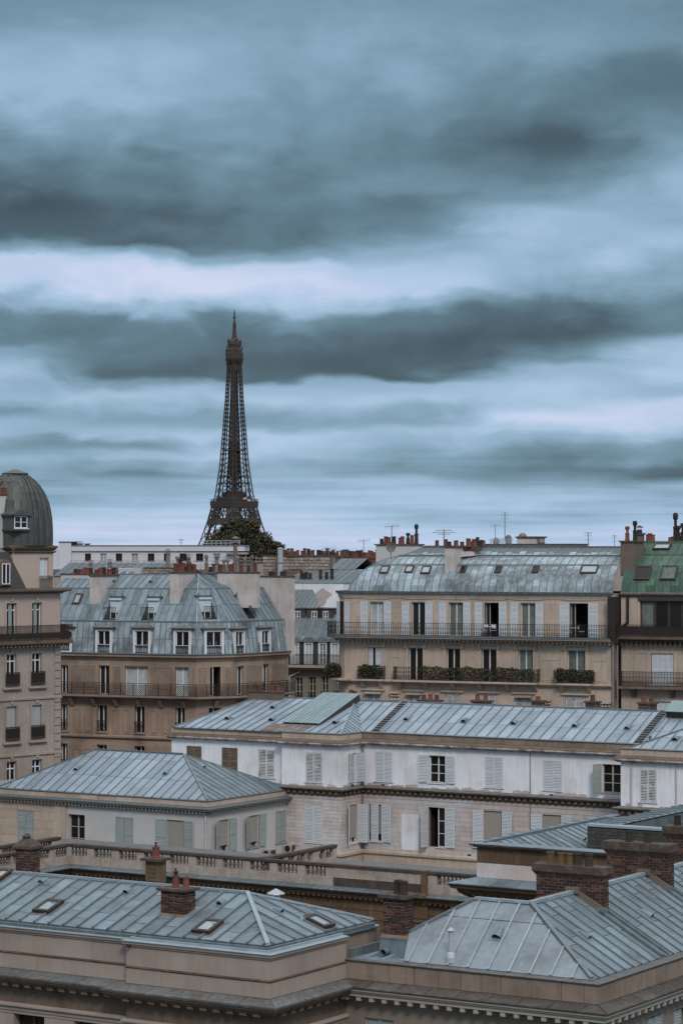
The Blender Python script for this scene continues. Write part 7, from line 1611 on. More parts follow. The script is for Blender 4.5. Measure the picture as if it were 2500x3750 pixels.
    # brown stack at the boundary
    f = cv.at(2300, 2095); wv = Wall(DF, (0, .9), (1, .9)); t0, z1 = wv.px(2271, 1986); t1, _ = wv.px(2319, 1986); zb_ = wv.px(2290, 2096)[1]
    ch = stack(Dr, t0, t1, .9, 3.4, zb_-.3, z1, 'chimd', 'capst', .10, .12)
    for x, h_, cw, kd in ((2289,.55,'tall','pot'), (2317,.75,'tall','potd')): pot(ch, (wv.px(x, 1980)[0], 1.4, z1+.12), kd, h_, .17, cowl=cw)
    wv = Wall(DF, (0, 3.6), (1, 3.6)); t0, z1 = wv.px(2324, 1958); t1, _ = wv.px(2350, 1958); ch = stack(Dr, t0, t1, 3.6, 4.2, zk-.3, z1, 'chimd', 'capst', .1, .12); pot(ch, ((t0+t1)/2, 3.9, z1+.12), 'potd', .25, .2, cowl='hat')
    wv = Wall(DF, (0, 6.4), (1, 6.4)); t0, z1 = wv.px(2352, 1986); t1, _ = wv.px(2560, 1986); ch = stack(Dr, t0, t1, 6.4, 6.9, zk-1, z1, 'chimd', 'capst', .06, .08)
    for x, h_, cw, kd in ((2370,.5,None,'pot'),(2376,.6,None,'pot'),(2386,.5,None,'pot'),(2452,.3,None,'pot'),(2462,.35,None,'pot'),(2470,1.1,'tall','potd'),(2480,.6,'tall','potd'),(2497,.7,'tall','potd')): pot(ch, (wv.px(x, 1980)[0], 6.6, z1+.08), kd, h_, .19, cowl=cw)
    q = MB(); p = w.P(.55, 0, .15); q.tube((p.x, p.y, zbt+1.), (p.x, p.y, zg-.3), .1); q.tube((p.x, p.y, zbt+1.), (p.x-.5, p.y, zbt+.6), .1); q.build('downpipe', 'iron', Dr)
    back_walls(Dr, [(16, 0), (16, 11), (0, 11), (0, 0)], 0, zg, 'stone2')
build_D()
# ================================================================== C : narrow building in the gap
CF = Frame(1058, 214, ANG2)
Cr = empty('gap_building', CF, 'narrow grey building with two rows of dormers and dark balcony, seen in the gap', 'building')
def build_C():
    ex = .6; w0 = Wall(CF, (0, 0), (12, 0)); X = lambda x, y=2420: w0.px(x, y)[0]; tR = X(1262); w = Wall(CF, (-1.6, 0), (tR, 0)); of = 1.6
    Z = lambda y, o=0.: w.px(1150, y, o)[1]
    zf, zbal, zrl = Z(2445), Z(2437, .6), Z(2397, .6)
    ops = [w.rect(1081, 2482, 1107, 2560), w.rect(1130, 2480, 1155, 2558), w.rect(1176, 2477, 1201, 2555), w.rect(1224, 2474, 1241, 2552)]
    low = [(q[0], q[1], q[2]-3.3, q[3]-3.3) for q in ops]
    facade(w, 0, w.L, 0, zf, ops+low, 'wallG', Cr, depth=.25)
    for q in ops+low: wn = window(w, q, Cr, fm='frameG', rows=3, depth=.2, sillm='stoneA'); railing(wn, [w.P(q[0], 0, .06).xy, w.P(q[1], 0, .06).xy], q[2], q[2]+.5, sp=.12)
    q = MB(); q.wbox(w, 0, w.L, zbal-.2, zbal, 0, .9); q.wbox(w, 0, w.L, zbal-.4, zbal-.2, 0, .4); q.build('balcony', 'stoneA', Cr)
    railing(Cr, [w.P(.0, 0, 0).xy, w.P(0, 0, .85).xy, w.P(w.L, 0, .85).xy], zbal, zrl, sp=.10, th=.03, name='balcony_railing')
    # two tiers of slopes
    V = Vector; z1 = Z(2440); 
    za, zb_ = zbal, w.px(1150, 2350)[1]
    t1_, t2_, t3_ = Z(2352, -.3), Z(2300, -1.), Z(2232, -3.)
    q = MB(); q.hexa([w.P(0,zbal,-.1),w.P(w.L,zbal,-.1),w.P(w.L,zbal,-6),w.P(0,zbal,-6),w.P(0,Z(2355,-.4),-.4),w.P(w.L,Z(2355,-.4),-.4),w.P(w.L,Z(2355,-.4),-6),w.P(0,Z(2355,-.4),-6)]); q.build('mansard', 'slate', Cr)
    zA = Z(2358, -.4); zB = Z(2250, -2.0); zC = Z(2228, -2.2); zD = Z(2160, -5.0)
    f1 = RoofFace(CF, [w.P(0,zA,-.1), w.P(w.L,zA,-.1), w.P(w.L,zB,-2.0), w.P(0,zB,-2.0)], Cr); f2 = RoofFace(CF, [w.P(0,zC,-2.0), w.P(X(1140)+1.6,zC,-2.0), w.P(1.8,zD,-4.6), w.P(0,zD,-4.6)], Cr)
    m = MB(); f1.base(m); f2.base(m); roof = m.build('roof', 'under', Cr); f1.sheets(roof, .42, m='zinc_d', bm='zinc_b'); f2.sheets(roof, .42, m='zinc_d', bm='zinc_b')
    q = MB(); q.wbox(w, 0, w.L, zB-.1, zC, -5.2, -2.05); q.build('mansard', 'slate', Cr)
    for i, (x0, x1) in enumerate(((1065,1096),(1115,1146),(1167,1197),(1211,1242))):
        a, b, c, d = w.rect(x0, 2352, x1, 2437); c = zbal; m = MB(); f = .09
        m.wbox(w, a, a+f, c, d, -.5, .1); m.wbox(w, b-f, b, c, d, -.5, .1); m.wbox(w, a+f, b-f, d-.12, d, -.5, .099); dm = m.build('dormer', 'frameW', Cr)
        m = MB(); mid = (a+b)/2; m.hexa([w.P(a-.35,d+.02,.2),w.P(b+.35,d+.02,.2),w.P(b+.35,d+.02,-1.6),w.P(a-.35,d+.02,-1.6),w.P(mid-.25,d+.42,.15),w.P(mid+.25,d+.42,.15),w.P(mid+.25,d+.42,-1.6),w.P(mid-.25,d+.42,-1.6)]); m.build('dormer_hood', 'zinc_d', dm)
        m = MB(); m.wbox(w, a-.3, a-.02, c, d+.0, -.5, .05); m.wbox(w, b+.02, b+.3, c, d+.0, -.5, .05); m.build('dormer_cheek', 'slate', dm)
        window(w, (a+f, b-f, c+.05, d-.12), Cr, o=.1, depth=.1, rows=3, sill=False, glass='curtain' if i != 2 else 'curtG')
    wu = Wall(CF, (w.P(0,0,-1.7).x, w.P(0,0,-1.7).y), (w.P(w.L,0,-1.7).x, w.P(w.L,0,-1.7).y))
    for (x0, x1) in ((1040, 1052), (1080, 1100), (1141, 1161), (1183, 1202)):
        q_ = wu.rect(x0, 2238, x1, 2295); a, b, c, d = q_; m = MB(); m.wbox(wu, a-.5, b+.42, c-.1, zC, -1.2, -.02); dm = m.build('dormer', 'slate', Cr); window(wu, (a, b, c, d), Cr, o=.06, depth=.02, rows=3); m = MB(); m.wbox(wu, a-.6, b+.5, zC-.02, zC+.07, -1.2, .08); m.build('dormer_hood', 'zinc_d', dm)
    for x, y in ((1112, 2340), (1150, 2338)): f1.vent(roof, x, y, .1, .3)
    q = MB(); p = w.P(1.75, 0, .2); q.tube((p.x, p.y, 2), (p.x, p.y, zf-.8), .07); q.tube((p.x, p.y, zf-.8), (p.x+1.0, p.y, zf-.35), .07); q.build('downpipe', 'pipeW', Cr)
    back_walls(Cr, [(tR, 0), (tR, 8), (-1.6, 8), (-1.6, 0)], 0, zA, 'wallG')
build_C()
# white gable wall with peeled plaster behind C
GW = Frame(1045, 224, ANG2)
def build_gable():
    w = Wall(GW, (0, 0), (12, 0)); t0, zt = w.px(1040, 2134); t1, _ = w.px(1257, 2134)
    r = empty('white_gable_building', GW, 'tall white rendered gable wall with peeled brown patch, above the gap building', 'building')
    m = MB(); m.wbox(w, t0, t1, 0, zt, -6, 0); m.build('wall', 'white', r); m = MB(); m.wbox(w, t0, t1+.1, zt, zt+.14, -6, .08); m.build('coping', 'zinc_l', r)
    m = MB(); pts = [(1128,2185),(1140,2178),(1158,2172),(1172,2160),(1184,2152),(1192,2164),(1210,2172),(1215,2180),(1196,2196),(1190,2212),(1178,2222),(1160,2220),(1165,2205),(1150,2200),(1145,2215),(1130,2205)]
    rn = random.Random(3); pts = [q for i in range(len(pts)) for q in (pts[i], ((pts[i][0]+pts[(i+1)%len(pts)][0])/2+rn.uniform(-3,3), (pts[i][1]+pts[(i+1)%len(pts)][1])/2+rn.uniform(-3,3)))]; c = w.px(1172, 2188); P = [w.px(*p) for p in pts]
    for i in range(len(P)): a, b = P[i], P[(i+1)%len(P)]; m.poly([w.P(c[0],c[1],.012), w.P(a[0],a[1],.012), w.P(b[0],b[1],.012)])
    m.build('bare_patch', 'patch', r)
    f = RoofFace(GW, [w.P(t0,zt+.1,-.3), w.P(t1,zt+.1,-.3), w.P(t1,zt+1.1,-4), w.P(t0,zt+1.1,-4)], r); b = MB(); f.base(b); rf = b.build('roof', 'under', r); f.sheets(rf, .6, m='zinc_d')
    for x, h_ in ((1085,.9),(1094,.7),(1103,.8),(1117,.7),(1155,1.0),(1177,.8),(1197,1.1)): t, _ = w.px(x, 2120); pot(r, (t, .6+.5, zt+.15), 'potd', h_, .16)
    q = w.rect(1075, 2094, 1098, 2117, -5); m = MB(); m.wbox(w, w.px(1040,2100,-6)[0], w.px(1135,2100,-6)[0], zt, w.px(1090, 2092, -6)[1], -7, -6); bl = m.build('wall', 'white', r)
build_gable()
# ================================================================== modern white block
EF = Frame(196, 330, R_(-1))
def build_E():
    w = Wall(EF, (0, 0), (40, 0)); X = lambda x: w.px(x, 2040)[0]; Z = lambda y: w.px(500, y)[1]
    r = empty('modern_block', EF, 'long low modern white block with square dark windows below the tower', 'building')
    x0, x1 = X(262), X(895); zt, zp = Z(1999), Z(2018)
    wins = [(311,333,'glass'),(367,390,'glassL'),(424,447,'glass'),(482,505,'blind'),(541,565,'glass'),(600,623,'glass'),(658,684,'glass'),(718,744,'glass'),(781,806,'curtain')]
    ops = [w.rect(a, 2027, b, 2054) for a, b, _ in wins]
    facade(w, x0, X(800)+1.5, 0, zp, ops, 'modern', r, depth=.25)
    facade(w, X(800)+1.5, x1-1, 0, Z(2035), [], 'modern', r)
    for q, (a, b, g) in zip(ops, wins): window(w, q, r, fm='frameD' if g == 'glass' else 'frameW', glass=g, depth=.2, leaf=2, sill=True, sillw=.05)
    m = MB(); m.wbox(w, x0, x1, zp, zt, -12, .25); m.build('parapet', 'modern', r); m = MB(); m.wbox(w, x0-.1, x1+.1, zt, zt+.1, -12, .35); m.build('coping', 'zinc', r)
    m = MB(); m.wbox(w, x0, X(800)+1.4, 0, zp, -12, -.6); m.build('core', 'modern', r)
    m = MB(); m.wbox(w, X(830), X(905), Z(2030), Z(2023), -3, .8); m.build('canopy', 'stoneA', r)
    # walkway rail
    zr = Z(2060); m = MB(); n = 26
    for k in range(n+1): t = x0+(X(800)-x0)*k/n; m.bar(w.P(t, zr-.9, .9), w.P(t, zr+.2, .9), .05)
    m.bar(w.P(x0, zr+.2, .9), w.P(X(800), zr+.2, .9), .06); m.bar(w.P(x0, zr-.3, .9), w.P(X(800), zr-.3, .9), .05); m.build('guardrail', 'pipe', r)
    m = MB(); m.wbox(w, x0-2.5, X(900), zr-1.4, zr-.9, 0, 1.2); m.build('walkway', 'ledge', r)
    zk = zt+.1; m = MB()
    for k in range(9): t = X(738)+(X(876)-X(738))*k/8; m.bar(w.P(t, zk, -1), w.P(t, Z(1980), -1), .07)
    for y in (1981, 1990): m.bar(w.P(X(738), Z(y), -1), w.P(X(876), Z(y-2), -1), .07)
    m.build('guardrail', 'steel', r)
    # lift tower, left
    m = MB(); m.wbox(w, X(217), X(262), 0, Z(1986), -6, .5); m.wbox(w, X(196), X(217), 0, Z(2010), -6, .3); lt = m.build('lift_tower', 'modern', r); m = MB(); m.wbox(w, X(216), X(282), Z(1986), Z(1983), -6, .6); m.build('coping', 'capst', lt); m = MB(); m.wbox(w, X(262), X(287), Z(2003), Z(1989), -5, -1); m.build('plant_box', 'potg', lt)
    for (a, b, y) in ((300, 318, 1998),): m = MB(); m.lathe(w.P(X(309), Z(1998), -3), [(.3,0),(.3,.15),(.6,.2),(.5,.3)], 10); m.build('ventilator', 'zinc_d', r)
    antenna(None, at(663, 1999, 338), .9, 'tiny aerial on the roof edge of the modern white block', 'comb', sc=1.2)
build_E()
# ================================================================== low roofs between B1 and E
def lowroof(px0, px1, y0, y1, Y, m, label, name='rooftop', ang=ANG2, wm='chimp', pots=(), name2=None, deep=6, rise=1.):
    fr = Frame(px0, Y, ang); w = Wall(fr, (0, 0), (10, 0)); t1, _ = w.px(px1, (y0+y1)/2); zt = w.px((px0+px1)/2, y0)[1]; zw = w.px((px0+px1)/2, y1)[1]
    r = empty(name, fr, label, 'building'); q = MB(); q.wbox(w, 0, t1, 0, zw, -deep, 0); q.build('wall', wm, r)
    f = RoofFace(fr, [w.P(0,zw,.1), w.P(t1,zw,.1), w.P(t1,zt,-deep*.5), w.P(0,zt,-deep*.5)], r); g = RoofFace(fr, [w.P(0,zt,-deep*.5), w.P(t1,zt,-deep*.5), w.P(t1,zw,-deep), w.P(0,zw,-deep)], r)
    b = MB(); f.base(b); g.base(b); rf = b.build('roof', 'under', r); f.sheets(rf, .8, m=m); g.sheets(rf, 1.6, m=m)
    return r, w, t1, zt, zw
r_, w_, t_, zt_, zw_ = lowroof(196, 640, 2062, 2110, 236, 'zinc_d', 'grey zinc roof strip with glazed lights between the mansard and modern block', wm='stoneA')
m = MB()
for k in range(4): x = w_.px(412+k*28, 2090)[0]; m.bar(w_.P(x, w_.px(412, 2104)[1], .4), w_.P(x+.35, w_.px(412, 2084)[1], .2), .10)
a_, z_ = w_.px(405, 2083); b_, _ = w_.px(498, 2083); m.bar(w_.P(a_, z_, .3), w_.P(b_, z_, .3), .1); m.bar(w_.P(a_, w_.px(405,2090)[1], .3), w_.P(b_, w_.px(405,2090)[1], .3), .06); m.build('rooflight_frame', 'frameW', r_)
m = MB(); m.wbox(w_, w_.px(500,2090)[0], w_.px(524,2090)[0], zw_-2, w_.px(510, 2080)[1], 0, .5); m.build('chimney', 'cream', r_)
# pots in front of modern block
for x, y, h_ in ((333, 2062, 1.2), (402, 2058, .7), (615, 2022, 1.5), (690, 2040, 1.6)):
    t, z_ = w_.px(x, y); pot(r_, (w_.P(t,0,.0).x, w_.P(t,0,.0).y, z_-h_), 'potg', h_, .2, cowl='hat')
def rubble(px0, px1, y0, y1, Y, label, ang=ANG2, split=None):
    fr = Frame(px0, Y, ang); w = Wall(fr, (0, 0), (10, 0)); t1 = w.px(px1, y0)[0]; z1, z0 = w.px((px0+px1)/2, y0)[1], w.px((px0+px1)/2, y1)[1]
    r = tag(empty('rubble_wall', fr, label, 'wall'), label, 'wall'); m = MB(); m.wbox(w, 0, t1, 0, z1, -.6, -.03); m.build('mortar_core', 'joint', r)
    rows = max(3, int((z1-z0)/.27)); h = (z1-z0)/rows
    for i in range(rows):
        t = 0
        while t < t1-.05:
            L_ = random.uniform(.28, .62); e = min(t1, t+L_); piece('stone', 'rough', r, w.P((t+e)/2, z0+h*(i+.5)+random.uniform(-.02,.02), -.06+random.uniform(-.02,.03)), (e-t-.05, .14, h*random.uniform(.72,.88)), w.rot()); t = e
    m = MB(); m.wbox(w, 0, t1, z1, z1+.1, -.65, .06); m.build('coping', 'capst', r); return r, w, t1, z1
rubble(525, 640, 2082, 2108, 232, 'short low rubble stone wall behind the mansard ridge, left of the pot cluster')
r2, w2, t2, z2 = rubble(1012, 1208, 2040, 2086, 229, 'broad rubble stone wall with dark coping right of the steel flue')
rubble(962, 1010, 2038, 2110, 228.5, 'narrow taller rubble stone wall left of the steel flue')
def flue():
    fr = Frame(1026, 226, 0); e = empty('steel_flue', fr, 'tall pale galvanised flue pipe standing before the rubble walls', 'flue'); p = at(1026, 2012, 226); q = at(1026, 2115, 226)
    m = MB(); m.lathe((0,0,q.z), [(.24,-3),(.24,p.z-q.z),(.27,p.z-q.z),(.27,p.z-q.z+.12),(.1,p.z-q.z+.16)], 14); m.build('pipe', 'steel', e); m = MB(); m.lathe((0,0,(p.z+q.z)/2), [(.27,0),(.27,.1)], 14); m.build('joint_ring', 'zinc_b', e)
flue()
# right-hand mid distance: grey roofs, red brick gable with pots
r_, w_, t_, zt_, zw_ = lowroof(1205, 1300, 2046, 2086, 244, 'zinc_d', 'grey zinc roof with two small rooflights beside the red brick gable', wm='cream')
r_, w_, t_, zt_, zw_ = lowroof(1160, 1345, 2100, 2140, 232, 'zinc_d', 'lower grey zinc roof with white end wall behind the peeled gable', wm='cream')
def redgable():
    fr = Frame(1280, 262, ANG2); w = Wall(fr, (0, 0), (10, 0)); t1 = w.px(1395, 2045)[0]; z1 = w.px(1330, 2046)[1]
    r = empty('brick_gable', fr, 'red brick party wall with long row of terracotta pots, left of the curved roof', 'building'); m = MB(); m.wbox(w, 0, t1, 0, z1, -.7, 0); m.build('wall', 'redwall', r)
    ch = r; 
    for k in range(13): pot(r, (w.P(.2+k*t1/13, 0, -.3).x, w.P(.2+k*t1/13, 0, -.3).y, z1), random.choice(('pot','pot','pot','potd')), random.uniform(.45,.95), .17)
    m = MB(); m.wbox(w, 0, t1, z1, z1+.12, -.8, .08); m.build('coping', 'capst', r)
redgable()
def farwall(px0, px1, y, Y, m, label, npots, boxes=(), cat='building', h=(.5,.9)):
    fr = Frame(px0, Y, R_(-2)); w = Wall(fr, (0, 0), (10, 0)); t1 = w.px(px1, y)[0]; z1 = w.px((px0+px1)/2, y)[1]
    r = empty('distant_rooftop', fr, label, cat); q = MB(); q.wbox(w, 0, t1, -5, z1, -10, 0); q.build('wall', m, r); q = MB(); q.wbox(w, -.1, t1+.1, z1, z1+.15, -10, .1); q.build('coping', 'capst', r)
    for k in range(npots): t = t1*(k+random.uniform(.2,.8))/npots; p = w.P(t, 0, -.4); pot(r, (p.x, p.y, z1+.12), random.choice(('pot','pot','potd')), random.uniform(*h), random.uniform(.17,.26))
    for (a, b, y0) in boxes: q = MB(); q.wbox(w, w.px(a,y)[0], w.px(b,y)[0], z1, w.px(a, y0)[1], -1.2, -.1); q.build('chimney', 'capst', r)
    return r
farwall(1036, 1215, 2038, 300, 'stoneA', 'distant dark-edged roofline with red pots above the rubble wall', 15, boxes=((1050,1066,2020),))
farwall(1195, 1400, 2042, 330, 'chimd', 'distant dark roofline with square chimney and tiny red pots at the horizon', 22, boxes=((1253,1277,2012),))
farwall(640, 1060, 2062, 345, 'stoneA', 'distant beige roofline below the tree', 10)
farwall(-260, 230, 2030, 420, 'stoneA', 'distant roofline behind the dome at the left edge', 10)
farwall(1380, 2700, 2028, 420, 'stoneA', 'distant roofline behind the curved roof, mostly hidden', 12)
antenna(None, at(1331, 2046, 262), 2.0, 'thin aerial above the red brick gable pots', 'yagi', sc=1.1)
antenna(None, at(1204, 2046, 300), 1.2, 'tiny aerial on the distant roofline right of the tree', 'yagi', sc=1.6)
def extra_pots():
    fr = Frame(1040, 221, ANG2)
extra_pots()
# ================================================================== tree
def build_tree():
    fr = Frame(880, 400, 0); e = empty('tree', fr, 'broad dark green tree crown in front of the tower base', 'tree')
    P = lambda x, y: at(x, y, 400)
    gz = -4.; m = MB(); rn = random.Random(4)
    m.tube((0,0,gz), (.3,0,16), .6, .4, n=9); m.build('trunk', 'bark', e)
    lobes = []
    for (x, y, r) in ((870,1985,78),(818,2005,62),(905,1945,46),(868,1930,38),(842,1940,34),(930,1990,70),(780,2012,40),(960,2015,55),(990,2020,38),(1015,2020,34),(1030,2030,26),(1000,2000,24),(1022,2004,18),(895,1918,22),(925,1930,26),(880,1905,14),(950,1968,26),(800,1965,26),(768,1990,20),(850,2060,90),(960,2070,80)):
        p = P(x, y); lobes.append((Vector((p.x-fr.o.x, rn.uniform(-2.5, 2.5), p.z)), r/23.))
    for c, r in lobes[:9]: b = MB(); b.tube((.3,0,13), c, .22, .06, n=6); b.build('limb', 'bark', e)
    m = MB(); 
    for k, (c, r) in enumerate(lobes):
        clumps = [(c+Vector((rn.gauss(0,1), rn.gauss(0,1), rn.gauss(0,1))).normalized()*r*rn.uniform(.55, 1.0), r*rn.uniform(.14,.30)) for _ in range(int(30*r))]
        for (cc, cr) in clumps:
            for _ in range(46):
                d = Vector((rn.gauss(0,1), rn.gauss(0,1), rn.gauss(0,1))).normalized()*cr*rn.random()**.4; p = cc+d; n = (d+Vector((0,0,.4*cr))).normalized() if d.length > 0 else Vector((0,0,1)); n = (n+Vector((rn.gauss(0,.5),rn.gauss(0,.5),rn.gauss(0,.5)))).normalized()
                a = n.orthogonal().normalized(); b = n.cross(a); s = rn.uniform(.10, .20); m.poly([p-a*s, p-b*s*.7, p+a*s, p+b*s*.7])
    m.build('crown', 'leaf', e)
build_tree()
# ================================================================== iron lattice tower
def build_tower():
    Y = 2750.; sc = FPX/Y; p0 = at(858, 1137, Y); gz = p0.z-330.; e = bpy.data.objects.new('lattice_tower', None); COL.objects.link(e); e.location = (p0.x, Y, gz); e.rotation_euler = (0, 0, R_(45-3)); e['label'] = 'tall dark iron lattice tower with two platforms on the horizon'; e['category'] = 'tower'
    # half diagonal of the outer edge at heights
    hd = [(0, 88), (30, 66), (57, 47.5), (74, 38.5), (100, 29), (114, 25), (126, 21.2), (160, 16), (196, 12.9), (232, 9.9), (269, 7.8), (276, 7.6)]
    lw = [(0, 17.5), (57, 11.5), (74, 9.2), (100, 7.4), (114, 6.6), (126, 5.6), (160, 4.3), (196, 3.4), (232, 2.7), (269, 2.2), (276, 2.1)]   # leg side
    def itp(tb, h):
        for i in range(len(tb)-1):
            if tb[i][0] <= h <= tb[i+1][0]: k = (h-tb[i][0])/(tb[i+1][0]-tb[i][0]); return tb[i][1]+(tb[i+1][1]-tb[i][1])*k
        return tb[-1][1]
    H = lambda h: itp(hd, h)/math.sqrt(2)
    def nodes(h, sx, sy): a = H(h); b = a-itp(lw, h); return [Vector((sx*a, sy*a, h)), Vector((sx*b, sy*a, h)), Vector((sx*b, sy*b, h)), Vector((sx*a, sy*b, h))]
    hs = [0]; h = 0
    while h < 274: h += max(4.4, itp(lw, h)*1.35+.3); hs.append(min(h, 275))
    for sx in (-1, 1):
        for sy in (-1, 1):
            m = MB()
            for i in range(len(hs)-1):
                A, B = nodes(hs[i], sx, sy), nodes(hs[i+1], sx, sy); th = .8 if hs[i] > 120 else 1.1; tb = .34 if hs[i] > 120 else .55
                for k in range(4):
                    m.bar(A[k], B[k], th, th); j = (k+1) % 4; m.bar(A[k], A[j], tb*1.2, tb*1.2); m.bar(A[k], B[j], tb, tb); m.bar(A[j], B[k], tb, tb)
            m.build('leg', 'tower', e)
    # inner structure above the second platform (lift shafts, dark trusses)
    m = MB(); h = 122
    while h < 272:
        a = H(h); b = a-itp(lw, h); s = max(1.0, b*.62); h2 = h+5
        a2 = H(min(h2, 275)); b2 = a2-itp(lw, h2)
        for (x, y) in ((s,s),(-s,s),(-s,-s),(s,-s)): m.bar((x,y,h), (x*.97,y*.97,h2), .9 if h > 200 else 1.3, .9)
        for q in range(4):
            c = [(s,s),(-s,s),(-s,-s),(s,-s)]; p, r = c[q], c[(q+1)%4]; m.bar((*p,h), (*r,h2), .5); m.bar((*r,h), (*p,h2), .5); m.bar((*p,h), (*r,h), .6)
            # ties between legs
            o = [(b,b),(-b,b),(-b,-b),(b,-b)]; m.bar((*o[q],h), (*o[(q+1)%4],h), .45)
            k1, k2 = Vector((*o[q],h)), Vector((*o[(q+1)%4],h)); u1, u2 = k1.lerp(k2,.33), k1.lerp(k2,.67); m.bar(u1, u1+Vector((0,0,5)), .4); m.bar(u2, u2+Vector((0,0,5)), .4)
            if h < 215: m.bar(k1, u2+Vector((0,0,5)), .38); m.bar(k2, u1+Vector((0,0,5)), .38)
        h = h2
    m.box(-1.0, 1.0, -1.0, 1.0, 122, 272)
    for hh in (140, 148, 176): a = H(hh)-itp(lw, hh)*.4; m.box(-a, a, -a, a, hh, hh+1.2)
    m.box(-4.2, 4.2, -4.2, 4.2, 150, 186); m.build('inner_shaft', 'tower', e)
    # second platform
    m = MB(); a = H(116)+1.2; a2 = 89/sc/math.sqrt(2)
    m.hexa([(-a,-a,114),(a,-a,114),(a,a,114),(-a,a,114),(-a2,-a2,118.5),(a2,-a2,118.5),(a2,a2,118.5),(-a2,a2,118.5)]); m.box(-a2,a2,-a2,a2,118.5,120.5); m.box(-a2*.97,a2*.97,-a2*.97,a2*.97,120.5,121.2)
    m.build('second_platform', 'tower', e)
    m = MB(); 
    for q in range(4):
        c = [(a2,a2),(-a2,a2),(-a2,-a2),(a2,-a2)]; p, r = Vector((*c[q],0)), Vector((*c[(q+1)%4],0)); n = 26
        for k in range(n+1): x = p.lerp(r, k/n); m.bar(x+Vector((0,0,121)), x+Vector((0,0,123)), .25)
        m.bar(p+Vector((0,0,123)), r+Vector((0,0,123)), .3)
    m.box(-13,13,-13,13,121,125.5); m.box(-9,9,-9,9,125.5,131); m.box(-16,-10,-16,-9,121,127); m.box(8,15,10,15,121,128); m.build('platform_pavilions', 'tower', e)
    m = MB(); m.box(-3,2,-19.5,-18.5,122.5,124.5); m.box(3,7,-19.6,-18.6,120.5,123); m.build('kiosk', 'patch', e)
    # girders below the second platform, between the legs
    m = MB()
    for (z0, z1, n) in ((95.5, 101.5, 22), (102, 113.5, 8)):
        for q in range(4):
            def C(z, q=q): a = H(z); c = [(a,a),(-a,a),(-a,-a),(a,-a)]; return Vector((*c[q],z)), Vector((*c[(q+1)%4],z))
            (p0_, r0), (p1_, r1) = C(z0), C(z1); m.bar(p0_, r0, 1.0, 1.0); m.bar(p1_, r1, .9, .9)
            for k in range(n): a_, b_ = p0_.lerp(r0, k/n), p0_.lerp(r0, (k+1)/n); c_, d_ = p1_.lerp(r1, k/n), p1_.lerp(r1, (k+1)/n); m.bar(a_, d_, .5); m.bar(b_, c_, .5); m.bar(a_, c_, .55)
    m.build('girder', 'tower', e)
    # first platform
    m = MB(); a = H(57)+2; m.box(-a,a,-a,a,55,59); m.box(-a*.98,a*.98,-a*.98,a*.98,59,60.5)
    for q in range(4):
        for k in range(24):
            t = math.pi*k/24; t2 = math.pi*(k+1)/24; R1 = 37
            P_ = lambda t: (R1*math.cos(t), -H(40)-3, 14+R1*1.0*math.sin(t)); v1, v2 = Vector(P_(t)), Vector(P_(t2)); M_ = Matrix.Rotation(q*math.pi/2, 3, 'Z'); m.bar(M_@v1, M_@v2, 1.4, 2.2)
    m.build('first_platform', 'tower', e)
    # summit
    m = MB(); a = H(272)
    m.hexa([(-a,-a,264),(a,-a,264),(a,a,264),(-a,a,264),(-a*1.05,-a*1.05,273),(a*1.05,-a*1.05,273),(a*1.05,a*1.05,273),(-a*1.05,a*1.05,273)])
    m.lathe((0,0,0), [(7.2,272),(9.4,276),(9.7,277),(9.7,283),(8.7,283.5),(8.4,287),(7.0,289),(7.6,293),(6.8,296),(4.5,297.5),(3.0,300),(2.6,303)], 12)
    m.build('summit_platform', 'tower', e)
    m = MB(); rn = random.Random(2)
    for k in range(34): t = rn.uniform(0, 6.28); z_ = rn.choice((284, 288, 294, 296)); r = {284: 9.4, 288: 8.4, 294: 7.4, 296: 6}[z_]; m.box(r*math.cos(t)-.4, r*math.cos(t)+.4, r*math.sin(t)-.4, r*math.sin(t)+.4, z_-1.5, z_+rn.uniform(1, 4))
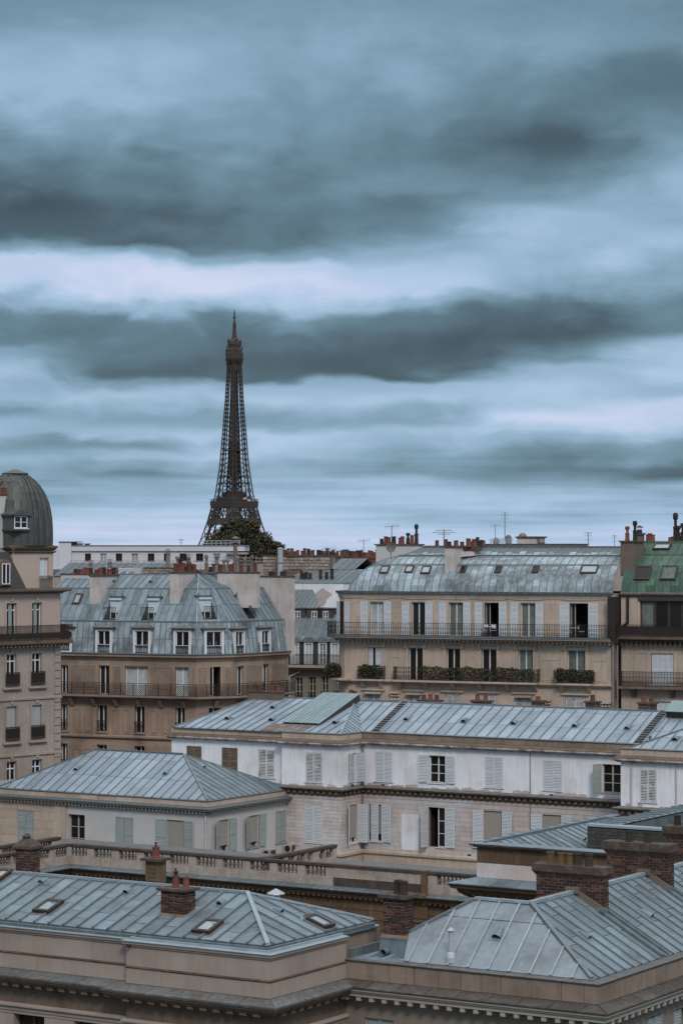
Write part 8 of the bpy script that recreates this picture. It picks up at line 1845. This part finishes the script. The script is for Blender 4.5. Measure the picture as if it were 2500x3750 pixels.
    for k in range(8): t = k*.785; m.bar((9.6*math.cos(t), 9.6*math.sin(t), 277), (7.5*math.cos(t), 7.5*math.sin(t), 266), .5)
    m.build('summit_equipment', 'tower', e)
    m = MB(); m.lathe((0,0,0), [(2.4,300),(1.7,308),(1.5,316),(.9,318),(.8,328),(.45,329),(.4,330.6)], 8)
    for z_ in range(301, 317, 2): m.bar((-2.6,0,z_), (2.6,0,z_), .4, .7); m.bar((0,-2.6,z_+.6), (0,2.6,z_+.6), .4, .7)
    m.bar((-3.2,0,322.5), (3.2,0,322.5), .4, .5); m.bar((0,-3.2,322.5), (0,3.2,322.5), .4, .5); m.build('antenna_mast', 'tower', e)
build_tower()

# ================================================================== far carpet of lower roofs, reads as one mass
def far_city():
    rn = random.Random(11); m = MB()
    for Y in (360, 410, 470, 540, 620, 720, 850, 1000, 1200, 1450, 1750, 2100, 2450):
        x = -Y*.42; gz = -33*max(0, min(1, (Y-500)/1500.))
        while x < Y*.42:
            wd = rn.uniform(12, 30)*(1+Y/1500.); d = rn.uniform(10, 22); h = rn.uniform(15, 20.5); y0 = Y+rn.uniform(-12, 12); z = gz+h
            if Y < 480 and -45 < x < 55: h = min(h, 16); z = gz+h
            m.box(x, x+wd-.5, y0, y0+d, gz-3, z, rn.choice((0,0,1)))
            m.hexa([(x-.3,y0-.3,z),(x+wd-.2,y0-.3,z),(x+wd-.2,y0+d+.3,z),(x-.3,y0+d+.3,z),(x+1.5,y0+3,z+2.6),(x+wd-2,y0+3,z+2.6),(x+wd-2,y0+d-3,z+2.6),(x+1.5,y0+d-3,z+2.6)], 2)
            for k in range(rn.randint(1, 3)): cx = x+rn.uniform(2, wd-4); m.box(cx, cx+1.8, y0+d*.4, y0+d*.4+.8, z, z+3.8, 1)
            x += wd+rn.choice((0, 0, 0, 9))
    o = m.build('distant_city', ['stoneA', 'chimp', 'zinc_d']); o['kind'] = 'stuff'; o['label'] = 'mass of distant pale buildings with grey roofs beyond the nearer blocks'
far_city()
